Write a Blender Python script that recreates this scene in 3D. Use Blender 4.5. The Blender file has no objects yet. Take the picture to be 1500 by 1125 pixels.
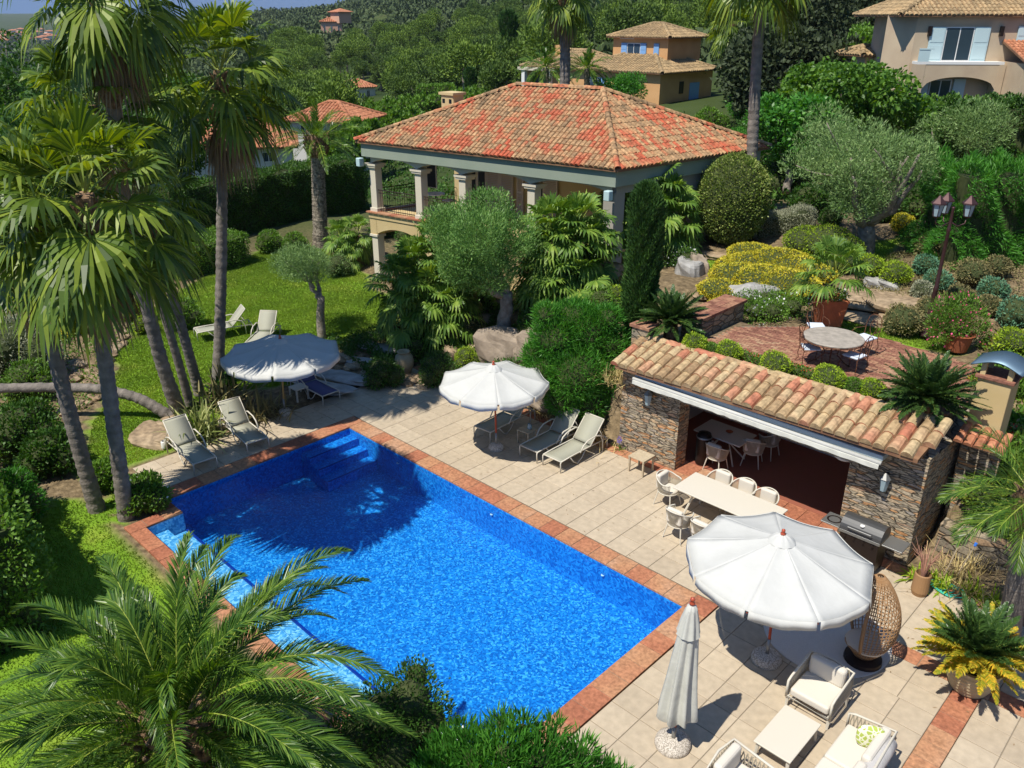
import bpy, math, random
import numpy as np
from mathutils import Vector
C = bpy.context.scene.collection
PI = math.pi
random.seed(7)
rng = np.random.default_rng(11)
A = lambda *v: np.array(v, float)

# ---------------------------------------------------------------- survey: the camera station and how a sight line meets the land
FL, HY, CX, CY, EYE = 1210., 24., 750., 562.5, 11.0
_p = math.atan((CY-HY)/FL); _fa = PI-math.radians(45.8)
CF = A(math.cos(_fa)*math.cos(_p), math.sin(_fa)*math.cos(_p), -math.sin(_p))
CR = A(math.sin(_fa), -math.cos(_fa), 0); CU = np.cross(CR, CF)
def G(x, y, z=0):
    d = CF+CR*(x-CX)/FL-CU*(y-CY)/FL
    t = (z-EYE)/d[2]; return A(d[0]*t, d[1]*t, z)
def BD(x, y, dep):
    return A(0, 0, EYE)+(CF+CR*(x-CX)/FL-CU*(y-CY)/FL)*dep
def depth(q): return float((A(*q)-A(0, 0, EYE))@CF)
def norm(v): return v/np.maximum(np.linalg.norm(v, axis=-1, keepdims=True), 1e-9)

# ---------------------------------------------------------------- materials
def mat(name, col, rough=.7, metal=0, noise=None, bump=0, bscale=30, spec=.3, trans=0, emit=None, coords='Object'):
    m = bpy.data.materials.new(name); m.use_nodes = True; nt = m.node_tree; b = nt.nodes['Principled BSDF']
    b.inputs['Base Color'].default_value = (*col, 1); b.inputs['Roughness'].default_value = rough
    b.inputs['Metallic'].default_value = metal; b.inputs['Specular IOR Level'].default_value = spec
    if noise or bump:
        tc = nt.nodes.new('ShaderNodeTexCoord')
    if noise:
        sc, col2, lo, hi = noise
        n = nt.nodes.new('ShaderNodeTexNoise'); n.inputs['Scale'].default_value = sc; n.inputs['Detail'].default_value = 6
        nt.links.new(tc.outputs[coords], n.inputs['Vector'])
        r = nt.nodes.new('ShaderNodeValToRGB'); r.color_ramp.elements[0].position = lo; r.color_ramp.elements[1].position = hi
        r.color_ramp.elements[0].color = (*col, 1); r.color_ramp.elements[1].color = (*col2, 1)
        nt.links.new(n.outputs['Fac'], r.inputs['Fac']); nt.links.new(r.outputs['Color'], b.inputs['Base Color'])
    if bump:
        n2 = nt.nodes.new('ShaderNodeTexNoise'); n2.inputs['Scale'].default_value = bscale; n2.inputs['Detail'].default_value = 5
        nt.links.new(tc.outputs[coords], n2.inputs['Vector'])
        bp = nt.nodes.new('ShaderNodeBump'); bp.inputs['Strength'].default_value = bump; bp.inputs['Distance'].default_value = .03
        nt.links.new(n2.outputs['Fac'], bp.inputs['Height']); nt.links.new(bp.outputs['Normal'], b.inputs['Normal'])
    if trans: b.inputs['Transmission Weight'].default_value = trans
    return m
def ramp(nt, stops, interp='LINEAR'):
    r = nt.nodes.new('ShaderNodeValToRGB'); cr = r.color_ramp; cr.interpolation = interp
    while len(cr.elements) < len(stops): cr.elements.new(.5)
    for e, (p, c) in zip(cr.elements, stops): e.position = p; e.color = (*c, 1)
    return r
LEAF = 1.4
def leafmat(name, stops, trans=.3, rough=.55, clump=0.5, cscale=1.2):
    """leaf colour differs per leaf and per clump; thin leaves let some light through"""
    m = bpy.data.materials.new(name); m.use_nodes = True; nt = m.node_tree; nt.nodes.clear()
    out = nt.nodes.new('ShaderNodeOutputMaterial'); g = nt.nodes.new('ShaderNodeNewGeometry')
    tc = nt.nodes.new('ShaderNodeTexCoord'); n = nt.nodes.new('ShaderNodeTexNoise'); n.inputs['Scale'].default_value = cscale; n.inputs['Detail'].default_value = 3
    nt.links.new(tc.outputs['Object'], n.inputs['Vector'])
    mr = nt.nodes.new('ShaderNodeMapRange'); mr.inputs[1].default_value = .3; mr.inputs[2].default_value = .7
    nt.links.new(n.outputs['Fac'], mr.inputs[0])
    mx = nt.nodes.new('ShaderNodeMix'); mx.data_type = 'FLOAT'; mx.inputs[0].default_value = clump
    nt.links.new(g.outputs['Random Per Island'], mx.inputs[2]); nt.links.new(mr.outputs[0], mx.inputs[3])
    r = ramp(nt, [(p_, tuple(min(.9,x_*LEAF) for x_ in c_)) for p_,c_ in stops]); nt.links.new(mx.outputs[0], r.inputs['Fac'])
    b = nt.nodes.new('ShaderNodeBsdfPrincipled'); b.inputs['Roughness'].default_value = rough; b.inputs['Specular IOR Level'].default_value = .35
    t = nt.nodes.new('ShaderNodeBsdfTranslucent'); hs = nt.nodes.new('ShaderNodeHueSaturation'); hs.inputs['Value'].default_value = 1.5; hs.inputs['Saturation'].default_value = 1.15; hs.inputs['Hue'].default_value = .485
    nt.links.new(r.outputs['Color'], b.inputs['Base Color']); nt.links.new(r.outputs['Color'], hs.inputs['Color']); nt.links.new(hs.outputs['Color'], t.inputs['Color'])
    ms = nt.nodes.new('ShaderNodeMixShader'); ms.inputs[0].default_value = trans
    nt.links.new(b.outputs[0], ms.inputs[1]); nt.links.new(t.outputs[0], ms.inputs[2]); nt.links.new(ms.outputs[0], out.inputs['Surface'])
    return m
def islandmat(name, stops, rough=.8, noise_mix=.3, nscale=.6, bump=.3, bscale=25, fine=.35):
    """every tile, stone or slab of one mesh takes its own tone; weathering drifts across them"""
    m = bpy.data.materials.new(name); m.use_nodes = True; nt = m.node_tree; b = nt.nodes['Principled BSDF']; b.inputs['Roughness'].default_value = rough
    b.inputs['Specular IOR Level'].default_value = .2
    g = nt.nodes.new('ShaderNodeNewGeometry'); tc = nt.nodes.new('ShaderNodeTexCoord')
    n = nt.nodes.new('ShaderNodeTexNoise'); n.inputs['Scale'].default_value = nscale; n.inputs['Detail'].default_value = 3
    nt.links.new(tc.outputs['Object'], n.inputs['Vector'])
    mr = nt.nodes.new('ShaderNodeMapRange'); mr.inputs[1].default_value = .32; mr.inputs[2].default_value = .68; nt.links.new(n.outputs['Fac'], mr.inputs[0])
    mx = nt.nodes.new('ShaderNodeMix'); mx.data_type = 'FLOAT'; mx.inputs[0].default_value = noise_mix
    nt.links.new(g.outputs['Random Per Island'], mx.inputs[2]); nt.links.new(mr.outputs[0], mx.inputs[3])
    r = ramp(nt, stops); nt.links.new(mx.outputs[0], r.inputs['Fac'])
    n2 = nt.nodes.new('ShaderNodeTexNoise'); n2.inputs['Scale'].default_value = bscale; n2.inputs['Detail'].default_value = 6; nt.links.new(tc.outputs['Object'], n2.inputs['Vector'])
    m2 = nt.nodes.new('ShaderNodeMapRange'); m2.inputs[1].default_value = .3; m2.inputs[2].default_value = .75; m2.inputs[3].default_value = 1-fine; m2.inputs[4].default_value = 1.0+fine*.4
    nt.links.new(n2.outputs['Fac'], m2.inputs[0])
    mc = nt.nodes.new('ShaderNodeMix'); mc.data_type = 'RGBA'; mc.blend_type = 'MULTIPLY'; mc.inputs[0].default_value = 1
    nt.links.new(r.outputs['Color'], mc.inputs[6]); nt.links.new(m2.outputs[0], mc.inputs[7]); nt.links.new(mc.outputs[2], b.inputs['Base Color'])
    if bump:
        bp = nt.nodes.new('ShaderNodeBump'); bp.inputs['Strength'].default_value = bump; bp.inputs['Distance'].default_value = .02
        nt.links.new(n2.outputs['Fac'], bp.inputs['Height']); nt.links.new(bp.outputs['Normal'], b.inputs['Normal'])
    return m
def stonewall(name, cols, sx=2.2, sz=8., joint=(.10, .085, .06)):
    """irregular thin bedded rubble: stretched cells with dark joints"""
    m = bpy.data.materials.new(name); m.use_nodes = True; nt = m.node_tree; b = nt.nodes['Principled BSDF']; b.inputs['Roughness'].default_value = .85
    tc = nt.nodes.new('ShaderNodeTexCoord'); mp = nt.nodes.new('ShaderNodeMapping'); mp.inputs['Scale'].default_value = (sx, sx, sz)
    nz = nt.nodes.new('ShaderNodeTexNoise'); nz.inputs['Scale'].default_value = 3; nt.links.new(tc.outputs['Object'], nz.inputs['Vector'])
    ad = nt.nodes.new('ShaderNodeMix'); ad.data_type = 'RGBA'; ad.blend_type = 'ADD'; ad.inputs[0].default_value = .09
    nt.links.new(tc.outputs['Object'], ad.inputs[6]); nt.links.new(nz.outputs['Color'], ad.inputs[7]); nt.links.new(ad.outputs[2], mp.inputs['Vector'])
    v = nt.nodes.new('ShaderNodeTexVoronoi'); v.inputs['Scale'].default_value = 1.6; nt.links.new(mp.outputs[0], v.inputs['Vector'])
    e = nt.nodes.new('ShaderNodeTexVoronoi'); e.feature = 'DISTANCE_TO_EDGE'; e.inputs['Scale'].default_value = 1.6; nt.links.new(mp.outputs[0], e.inputs['Vector'])
    sp = nt.nodes.new('ShaderNodeSeparateColor'); nt.links.new(v.outputs['Color'], sp.inputs[0])
    r = ramp(nt, cols, 'LINEAR'); nt.links.new(sp.outputs[0], r.inputs['Fac'])
    n2 = nt.nodes.new('ShaderNodeTexNoise'); n2.inputs['Scale'].default_value = 18; n2.inputs['Detail'].default_value = 6; nt.links.new(tc.outputs['Object'], n2.inputs['Vector'])
    mr2 = nt.nodes.new('ShaderNodeMapRange'); mr2.inputs[1].default_value = .3; mr2.inputs[2].default_value = .7; mr2.inputs[3].default_value = .6; mr2.inputs[4].default_value = 1.15; nt.links.new(n2.outputs['Fac'], mr2.inputs[0])
    mm = nt.nodes.new('ShaderNodeMix'); mm.data_type = 'RGBA'; mm.blend_type = 'MULTIPLY'; mm.inputs[0].default_value = 1
    nt.links.new(r.outputs['Color'], mm.inputs[6]); nt.links.new(mr2.outputs[0], mm.inputs[7])
    mr = nt.nodes.new('ShaderNodeMapRange'); mr.inputs[1].default_value = .01; mr.inputs[2].default_value = .09; nt.links.new(e.outputs['Distance'], mr.inputs[0])
    mx = nt.nodes.new('ShaderNodeMix'); mx.data_type = 'RGBA'; mx.inputs[6].default_value = (*joint, 1)
    nt.links.new(mr.outputs[0], mx.inputs[0]); nt.links.new(mm.outputs[2], mx.inputs[7]); nt.links.new(mx.outputs[2], b.inputs['Base Color'])
    ma = nt.nodes.new('ShaderNodeMath'); ma.operation = 'MULTIPLY_ADD'; ma.inputs[1].default_value = .35; nt.links.new(n2.outputs['Fac'], ma.inputs[0]); nt.links.new(mr.outputs[0], ma.inputs[2])
    bp = nt.nodes.new('ShaderNodeBump'); bp.inputs['Strength'].default_value = .9; bp.inputs['Distance'].default_value = .04
    nt.links.new(ma.outputs[0], bp.inputs['Height']); nt.links.new(bp.outputs['Normal'], b.inputs['Normal'])
    return m

# ---------------------------------------------------------------- mesh builder
class MB:
    def __init__(s): s.V = []; s.F3 = []; s.F4 = []; s.M3 = []; s.M4 = []; s.n = 0
    def add(s, V, F, mi=0):
        V = np.asarray(V, float).reshape(-1, 3); F = np.asarray(F, int)
        if F.size == 0: return s
        if F.shape[1] == 3: s.F3.append(F+s.n); s.M3.append(np.full(len(F), mi))
        else: s.F4.append(F+s.n); s.M4.append(np.full(len(F), mi))
        s.V.append(V); s.n += len(V); return s
    def box(s, lo, hi, mi=0):
        x0, y0, z0 = lo; x1, y1, z1 = hi
        V = [(x0,y0,z0),(x1,y0,z0),(x1,y1,z0),(x0,y1,z0),(x0,y0,z1),(x1,y0,z1),(x1,y1,z1),(x0,y1,z1)]
        return s.add(V, [(0,3,2,1),(4,5,6,7),(0,1,5,4),(1,2,6,5),(2,3,7,6),(3,0,4,7)], mi)
    def obox(s, c, ax, ay, hx, hy, z0, z1, mi=0):
        """box turned in plan: centre c, unit axes ax, ay, half sizes"""
        c = A(*c[:2], 0); ax = A(*ax[:2], 0); ay = A(*ay[:2], 0); V = []
        for z in (z0, z1):
            for a, b in ((-1,-1),(1,-1),(1,1),(-1,1)): V.append(c+ax*hx*a+ay*hy*b+A(0,0,z))
        return s.add(V, [(0,3,2,1),(4,5,6,7),(0,1,5,4),(1,2,6,5),(2,3,7,6),(3,0,4,7)], mi)
    def tube(s, pts, rad, n=8, mi=0, cap=True, closed=False):
        P = np.asarray(pts, float); k = len(P); rad = np.broadcast_to(np.asarray(rad, float), (k,))
        T = np.gradient(P, axis=0)
        if closed: T = np.roll(P,-1,0)-np.roll(P,1,0)
        T = norm(T); ref = A(0,0,1) if abs(T[0][2]) < .9 else A(1,0,0)
        V = []; a = norm(np.cross(T[0], ref))
        ang = np.arange(n)*2*PI/n
        for i in range(k):
            a = norm(a-T[i]*(a@T[i])); b = np.cross(T[i], a)
            V.append(P[i]+rad[i]*(np.cos(ang)[:,None]*a+np.sin(ang)[:,None]*b))
        V = np.concatenate(V); F = []
        for i in range(k if closed else k-1):
            for j in range(n):
                q = (i+1) % k; F.append((i*n+j, i*n+(j+1)%n, q*n+(j+1)%n, q*n+j))
        m = len(V)
        if cap and not closed:
            V = np.concatenate([V, P[:1], P[-1:]]); s.add(V, F, mi)
            s.F3.append(np.array([(m, (j+1)%n, j) for j in range(n)]+[(m+1, (k-1)*n+j, (k-1)*n+(j+1)%n) for j in range(n)])+s.n-len(V)); s.M3.append(np.full(2*n, mi))
        else: s.add(V, F, mi)
        return s
    def lathe(s, prof, c=(0,0,0), n=24, mi=0):
        V = []; F = []; k = len(prof)
        for r, z in prof:
            for j in range(n): V.append((c[0]+r*math.cos(j*2*PI/n), c[1]+r*math.sin(j*2*PI/n), c[2]+z))
        for i in range(k-1):
            for j in range(n): F.append((i*n+j, i*n+(j+1)%n, (i+1)*n+(j+1)%n, (i+1)*n+j))
        return s.add(V, F, mi)
    def prism(s, poly, z0, z1, mi=0):
        """plan polygon (convex or fan-safe) extruded up"""
        k = len(poly); V = [(p[0], p[1], z0) for p in poly]+[(p[0], p[1], z1) for p in poly]
        s.add(V, [(i, (i+1)%k, (i+1)%k+k, i+k) for i in range(k)], mi)
        c = np.mean(np.array(poly)[:, :2], axis=0); T = [(p[0], p[1], z1) for p in poly]+[(c[0], c[1], z1)]
        s.add(T, [(i, (i+1)%k, k) for i in range(k)], mi); return s
    def build(s, name, mats, parent=None, world=False, smooth=False, bevel=0):
        me = bpy.data.meshes.new(name)
        V = np.concatenate(s.V) if s.V else np.zeros((0,3))
        if world and parent is not None: V = V-np.array(parent.location)
        f3 = np.concatenate(s.F3) if s.F3 else np.zeros((0,3), int); f4 = np.concatenate(s.F4) if s.F4 else np.zeros((0,4), int)
        me.vertices.add(len(V)); me.vertices.foreach_set('co', V.astype(np.float32).ravel())
        nl = f3.size+f4.size; me.loops.add(nl); me.loops.foreach_set('vertex_index', np.concatenate([f3.ravel(), f4.ravel()]).astype(np.int32))
        me.polygons.add(len(f3)+len(f4))
        me.polygons.foreach_set('loop_start', np.concatenate([np.arange(len(f3))*3, f3.size+np.arange(len(f4))*4]).astype(np.int32))
        mi = np.concatenate([np.concatenate(s.M3) if s.M3 else np.zeros(0), np.concatenate(s.M4) if s.M4 else np.zeros(0)]).astype(np.int32)
        me.polygons.foreach_set('material_index', mi)
        me.polygons.foreach_set('use_smooth', np.full(len(mi), smooth))
        me.update(calc_edges=True); me.validate()
        for m in (mats if isinstance(mats, (list, tuple)) else [mats]): me.materials.append(m)
        o = bpy.data.objects.new(name, me); C.objects.link(o)
        if parent is not None: o.parent = parent
        if bevel:
            b = o.modifiers.new('edge', 'BEVEL'); b.width = bevel; b.segments = 3; b.limit_method = 'ANGLE'
        return o
def tag(o, label=None, cat=None, group=None, kind=None):
    if label: o['label'] = label
    if cat: o['category'] = cat
    if group: o['group'] = group
    if kind: o['kind'] = kind
    return o
def thing(name, label, cat, loc=(0,0,0), rz=0, group=None):
    o = bpy.data.objects.new(name, None); C.objects.link(o); o.location = tuple(loc); o.rotation_euler = (0,0,rz); o.empty_display_size = .2
    return tag(o, label, cat, group)
def dup(root, loc, rz=0, label=None, scale=None, group=None):
    def cp(o, par):
        c = o.copy(); C.objects.link(c)
        if par is not None: c.parent = par
        for ch in o.children: cp(ch, c)
        return c
    r = cp(root, None); r.location = tuple(loc); r.rotation_euler = (0,0,rz)
    if label: r['label'] = label
    if group: r['group'] = group
    if scale: r.scale = scale if isinstance(scale, tuple) else (scale,)*3
    return r

# ---------------------------------------------------------------- foliage geometry (numpy)
def rdir(n, r=None):
    v = (r or rng).normal(size=(n,3)); return norm(v)
def leafquads(P, D, S, L, W, tipdrop=0):
    n = len(P); L = np.broadcast_to(L, (n,))[:,None]; W = np.broadcast_to(W, (n,))[:,None]
    V = np.empty((n,4,3)); V[:,0] = P; V[:,1] = P+D*L*.45+S*W*.5; V[:,2] = P+D*L-A(0,0,1)*L*tipdrop; V[:,3] = P+D*L*.45-S*W*.5
    return V.reshape(-1,3), np.arange(4*n).reshape(n,4)
def cloud(mb, blobs, n, L, W, up=.3, shell=.6, outw=1., jit=.8, mi=0, drop=0, zmin=None):
    B = np.asarray(blobs, float); rad = B[:,3:6]
    w = (rad.prod(axis=1))**(2/3); w /= w.sum(); i = rng.choice(len(B), n, p=w)
    u = rdir(n); r = shell+(1-shell)*np.sqrt(rng.random(n)); r = r+(rng.random(n) < .06)*rng.random(n)*(.10 if shell > .85 else .32); P = B[i,:3]+u*r[:,None]*rad[i]
    D = norm(u*outw+rdir(n)*jit+A(0,0,up)); S = norm(np.cross(D, rdir(n)))
    Ls = L*rng.uniform(.65,1.3,n); Ws = W*rng.uniform(.7,1.25,n)
    if zmin is not None:
        k = P[:,2] > zmin; P, D, S, Ls, Ws = P[k], D[k], S[k], Ls[k], Ws[k]
    V, F = leafquads(P, D, S, Ls, Ws, drop); mb.add(V, F, mi); return mb
def blobs_in(c, R, k, rb, lo=.3, hi=.85, flat=None):
    R = A(*R); out = []
    for _ in range(k):
        u = rdir(1)[0]
        if flat is not None: u[2] = abs(u[2])*flat[0]+flat[1]
        p = A(*c)+u*R*random.uniform(lo, hi); s = rb*random.uniform(.65, 1.3)
        out.append((*p, s, s, s*.85))
    return out
def sphere_pts(mb, c, R, n=(14,9), mi=0, noise=.06):
    V = []; F = []; a, b = n
    for i in range(b+1):
        t = PI*i/b
        for j in range(a):
            q = 2*PI*j/a; k = 1+random.uniform(-noise, noise)
            V.append((c[0]+R[0]*k*math.sin(t)*math.cos(q), c[1]+R[1]*k*math.sin(t)*math.sin(q), c[2]+R[2]*k*math.cos(t)))
    for i in range(b):
        for j in range(a): F.append((i*a+j, i*a+(j+1)%a, (i+1)*a+(j+1)%a, (i+1)*a+j))
    return mb.add(V, F, mi)
def curve(p0, p1, p2=None, n=8, wob=0):
    p0, p1 = A(*p0), A(*p1); t = np.linspace(0,1,n)[:,None]
    P = p0*(1-t)+p1*t if p2 is None else p0*(1-t)**2+2*A(*p2)*t*(1-t)+p1*t*t
    if wob:
        w = rng.normal(size=(n,3))*wob; w[0] = w[-1] = 0; P = P+w
    return P
# fan palm leaf: folded pointed segments on a stalk, tips drooping
def fan_leaf(mb, base, az, el, pet, R, nseg=26, spread=2.3, droop=.5, sag=.3, mi=0, pr=.014, tip=.35):
    d = A(math.cos(az)*math.cos(el), math.sin(az)*math.cos(el), math.sin(el))
    t = np.linspace(0,1,5)[:,None]; P = A(*base)+d*pet*t+A(0,0,-1)*sag*pet*t*t
    w = np.array([1.5,1.2,1,.9,.8])*pr; side = norm(np.cross(d, A(0,0,1.001))+1e-6)
    V = []; F = []
    for i in range(5): V += [P[i]-side*w[i], P[i]+side*w[i]]
    for i in range(4): F.append((2*i,2*i+1,2*i+3,2*i+2))
    mb.add(V, F, 1)
    h = P[-1]; f = norm(P[-1]-P[-2]); nr = norm(np.cross(side, f))
    tiltax = random.uniform(-.35,.35); side2 = norm(side*math.cos(tiltax)+nr*math.sin(tiltax)); nr = norm(np.cross(side2, f))
    al = np.linspace(-spread, spread, nseg)+rng.normal(size=nseg)*.015; dal = 2*spread/nseg
    lens = R*(1-.22*(np.abs(al)/spread)**2)*rng.uniform(.9,1.06,nseg)
    rows = (.02,.33,.62,.84,1.0); wid = (.3,1.12,1.12,.6,.05)
    V = np.zeros((nseg,5,2,3)); cup = .22
    for i, (r, wd) in enumerate(zip(rows, wid)):
        rr = lens*r; hw = (dal*.5*np.minimum(rr, R*.62))*wd
        c = h+f*(np.cos(al)*rr)[:,None]+side2*(np.sin(al)*rr)[:,None]+nr*(np.abs(np.sin(al))*rr*cup)[:,None]
        dz = droop*rr**2/R+(tip*R*max(0,(r-.55)/.45)**2)*rng.uniform(.3,1.4,nseg)
        c = c-A(0,0,1)*dz[:,None]
        tang = -f*np.sin(al)[:,None]+side2*np.cos(al)[:,None]
        zig = nr*((np.arange(nseg)%2*2-1)*.25*hw)[:,None]
        V[:,i,0] = c-tang*hw[:,None]-zig; V[:,i,1] = c+tang*hw[:,None]+zig
    F = []; base_i = np.arange(nseg)*10
    for i in range(4):
        F.append(np.stack([base_i+2*i, base_i+2*i+1, base_i+2*i+3, base_i+2*i+2], 1))
    mb.add(V.reshape(-1,3), np.concatenate(F), mi)
def fan_crown(c, n=42, pet=.95, R=.95, mats=None, dead=14, lo=-1.1, hi=1.35, seg=26, young=6):
    mb = MB(); c = A(*c)
    for i in range(n):
        f = i/n; el = hi-(hi-lo)*f**1.15+random.uniform(-.12,.12); az = i*2.39996+random.uniform(-.3,.3)
        k = random.uniform(.85,1.12); b = c+A(math.cos(az),math.sin(az),0)*.1+A(0,0,.35-.5*f)
        fan_leaf(mb, b, az, el, pet*k*(1 if f > .15 else .7), R*random.uniform(.85,1.1), seg, 1.35+.75*min(1,f*2.2), .04+.26*f, .08+.22*f, 0, .02, .18+.3*f)
    for i in range(dead):
        az = i*2.39996+1; el = random.uniform(-1.5,-1.15)
        fan_leaf(mb, c+A(math.cos(az),math.sin(az),0)*.16+A(0,0,-.25-random.random()*.7), az, el, .55*pet, .75*R, 14, 1.1, .9, .1, 2, .015, .5)
    return mb
# feather frond: arching midrib with paired leaflets
def frond(mb, base, az, el, L, npair=45, grav=.9, leafL=.45, leafW=.03, roll=0, mi=0, rw=.02, vee=.5, ang=.75, stalk=.12, twist=0):
    d0 = A(math.cos(az)*math.cos(el), math.sin(az)*math.cos(el), math.sin(el)); m = 14
    t = np.linspace(0,1,m); T = d0+np.outer(t**1.3, A(0,0,-1))*grav
    az2 = az+twist*t; T[:,0] = np.cos(az2)*math.cos(el); T[:,1] = np.sin(az2)*math.cos(el); T = norm(T)
    P = A(*base)+np.concatenate([np.zeros((1,3)), np.cumsum((T[1:]+T[:-1])*.5, 0)])*L/(m-1)
    side = norm(np.cross(T, A(0,0,1.0001))); nr = norm(np.cross(side, T))
    cr, sr = math.cos(roll), math.sin(roll); side, nr = side*cr+nr*sr, nr*cr-side*sr
    w = rw*(1.05-t)[:,None]; V = np.stack([P-side*w, P+nr*w*.8, P+side*w], 1).reshape(-1,3); i = np.arange(m-1)*3
    mb.add(V, np.concatenate([np.stack([i,i+1,i+4,i+3],1), np.stack([i+1,i+2,i+5,i+4],1)]), 1)
    s = np.linspace(stalk,.995,npair); X = lambda Q: np.stack([np.interp(s, t, Q[:,k]) for k in range(3)], 1)
    p, tt, ss, nn = X(P), norm(X(T)), norm(X(side)), norm(X(nr))
    ll = leafL*(np.sin(PI*np.clip((s-stalk)/(1-stalk),0,1)**.75*.88+.25))**.8
    for sg in (-1,1):
        a = ang*rng.uniform(.85,1.15,npair)*(1-.35*s); v = vee+rng.normal(size=npair)*.18
        D = norm(tt*np.cos(a)[:,None]+ss*sg*(np.sin(a)*np.cos(v))[:,None]+nn*(np.sin(a)*np.sin(v))[:,None])
        W = norm(np.cross(D, nn)+rng.normal(size=(npair,3))*.25); l = (ll*rng.uniform(.85,1.1,npair))[:,None]; hw = leafW*.5
        q = np.empty((npair,6,3)); q[:,0] = p-W*hw*.5; q[:,1] = p+W*hw*.5; md = p+D*l*.5; q[:,2] = md-W*hw; q[:,3] = md+W*hw
        tp = p+D*l-A(0,0,1)*l*.16; q[:,4] = tp-W*hw*.15; q[:,5] = tp+W*hw*.15
        k = np.arange(npair)*6; mb.add(q.reshape(-1,3), np.concatenate([np.stack([k,k+1,k+3,k+2],1), np.stack([k+2,k+3,k+5,k+4],1)]), mi)
def feather_crown(c, n=50, L=2.6, lo=-.5, hi=1.45, npair=45, leafL=.45, leafW=.03, grav=.9, mi_y=None, yfrac=0, vee=.5, rw=.02, ang=.75):
    mb = MB()
    for i in range(n):
        f = i/n; az = i*2.39996+random.uniform(-.2,.2); el = hi-(hi-lo)*f**.8+random.uniform(-.1,.1)
        mi = mi_y if (mi_y is not None and f > 1-yfrac) else 0
        frond(mb, A(*c)+A(math.cos(az),math.sin(az),0)*.08*L/2.6, az, el, L*random.uniform(.85,1.08)*(.75 if f < .1 else 1), npair, grav*random.uniform(.75,1.2), leafL, leafW, random.uniform(-.5,.5), mi, rw, vee, ang, twist=random.uniform(-.35,.35))
    return mb
def trunk_tube(pts, r, n=12, rings=0, mi=0, flare=1.3):
    P = np.asarray(pts, float); t = np.linspace(0,1,len(P))
    k = max(int(len(P)*22), 110); tt = np.linspace(0,1,k); Q = np.stack([np.interp(tt, t, P[:,i]) for i in range(3)], 1)
    for _ in range(60): Q[1:-1] = (Q[:-2]+2*Q[1:-1]+Q[2:])/4
    rad = np.interp(tt, [0,.06,.2,1], [r*flare, r*1.12, r, r*.82])*(1+rng.normal(size=k)*.015)
    if rings: rad = rad*(1+.045*np.sign(np.sin(tt*rings*1.6)))
    return MB().tube(Q, rad, n, mi)

# ================================================================ MATERIALS
M = {}
M['fan'] = leafmat('fan_palm_green', [(0,(.025,.05,.010)),(.5,(.08,.135,.018)),(1,(.21,.26,.03))], .3, .42, .15)
M['petiole'] = mat('petiole', (.22,.27,.05), .5)
M['thatch'] = leafmat('dry_thatch', [(0,(.10,.065,.035)),(1,(.27,.19,.11))], .1, .8)
M['phoenix'] = leafmat('feather_palm_green', [(0,(.016,.045,.009)),(.5,(.05,.11,.016)),(1,(.15,.23,.028))], .3, .34, .2)
M['rachis'] = mat('rachis', (.30,.36,.06), .5)
M['cycad'] = leafmat('cycad_green', [(0,(.018,.045,.012)),(1,(.05,.10,.02))], .15, .38, .2)
M['cycad_y'] = leafmat('cycad_yellowing', [(0,(.10,.15,.015)),(.45,(.25,.25,.02)),(1,(.62,.36,.03))], .25, .45, .25)
M['oleander'] = leafmat('oleander_green', [(0,(.02,.085,.01)),(.6,(.05,.17,.02)),(1,(.11,.27,.035))], .28, .45, .35)
M['olive'] = leafmat('olive_leaf', [(0,(.05,.10,.03)),(.5,(.12,.20,.06)),(1,(.26,.36,.13))], .2, .5, .4)
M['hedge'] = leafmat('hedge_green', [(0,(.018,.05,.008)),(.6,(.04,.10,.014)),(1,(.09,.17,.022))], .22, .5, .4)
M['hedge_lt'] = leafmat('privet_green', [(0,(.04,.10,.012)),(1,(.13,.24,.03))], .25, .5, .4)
M['ball'] = leafmat('variegated_leaf', [(0,(.04,.08,.012)),(.55,(.11,.16,.025)),(1,(.33,.36,.11))], .2, .5, .2)
M['lime'] = leafmat('lime_shrub', [(0,(.10,.17,.012)),(.6,(.22,.32,.02)),(1,(.36,.43,.03))], .25, .55, .3, 3)
M['gold'] = leafmat('golden_shrub', [(0,(.22,.24,.02)),(.5,(.40,.37,.03)),(1,(.55,.42,.04))], .2, .55, .3, 2)
M['grey'] = leafmat('grey_shrub', [(0,(.13,.14,.09)),(1,(.33,.34,.23))], .12, .7, .4, 3)
M['teal'] = leafmat('blue_green_shrub', [(0,(.04,.12,.07)),(1,(.12,.24,.13))], .15, .6, .4, 3)
M['brownish'] = leafmat('heather_shrub', [(0,(.10,.09,.04)),(.6,(.17,.15,.06)),(1,(.25,.22,.09))], .12, .7, .4, 3)
M['cypress'] = leafmat('cypress_green', [(0,(.015,.045,.010)),(.6,(.035,.085,.015)),(1,(.07,.14,.02))], .1, .6, .4, 2)
M['fig'] = leafmat('fig_green', [(0,(.025,.07,.01)),(.6,(.07,.155,.02)),(1,(.15,.26,.035))], .3, .45, .3)
M['pine'] = leafmat('pine_green', [(0,(.018,.04,.010)),(.5,(.055,.10,.015)),(1,(.12,.18,.022))], .12, .7, .6, .35)
M['pine_lt'] = leafmat('light_pine', [(0,(.035,.07,.010)),(.5,(.09,.15,.018)),(1,(.17,.24,.03))], .12, .7, .6, .35)
M['oak'] = leafmat('holm_oak', [(0,(.012,.022,.010)),(1,(.05,.07,.025))], .1, .7, .5, .5)
M['scrub'] = leafmat('hill_scrub', [(0,(.025,.045,.016)),(.5,(.05,.075,.025)),(1,(.09,.115,.045))], .05, .8, .7, .03)
M['flax'] = leafmat('flax_leaf', [(0,(.05,.07,.02)),(.6,(.13,.16,.04)),(1,(.42,.42,.18))], .2, .4, .1)
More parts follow.
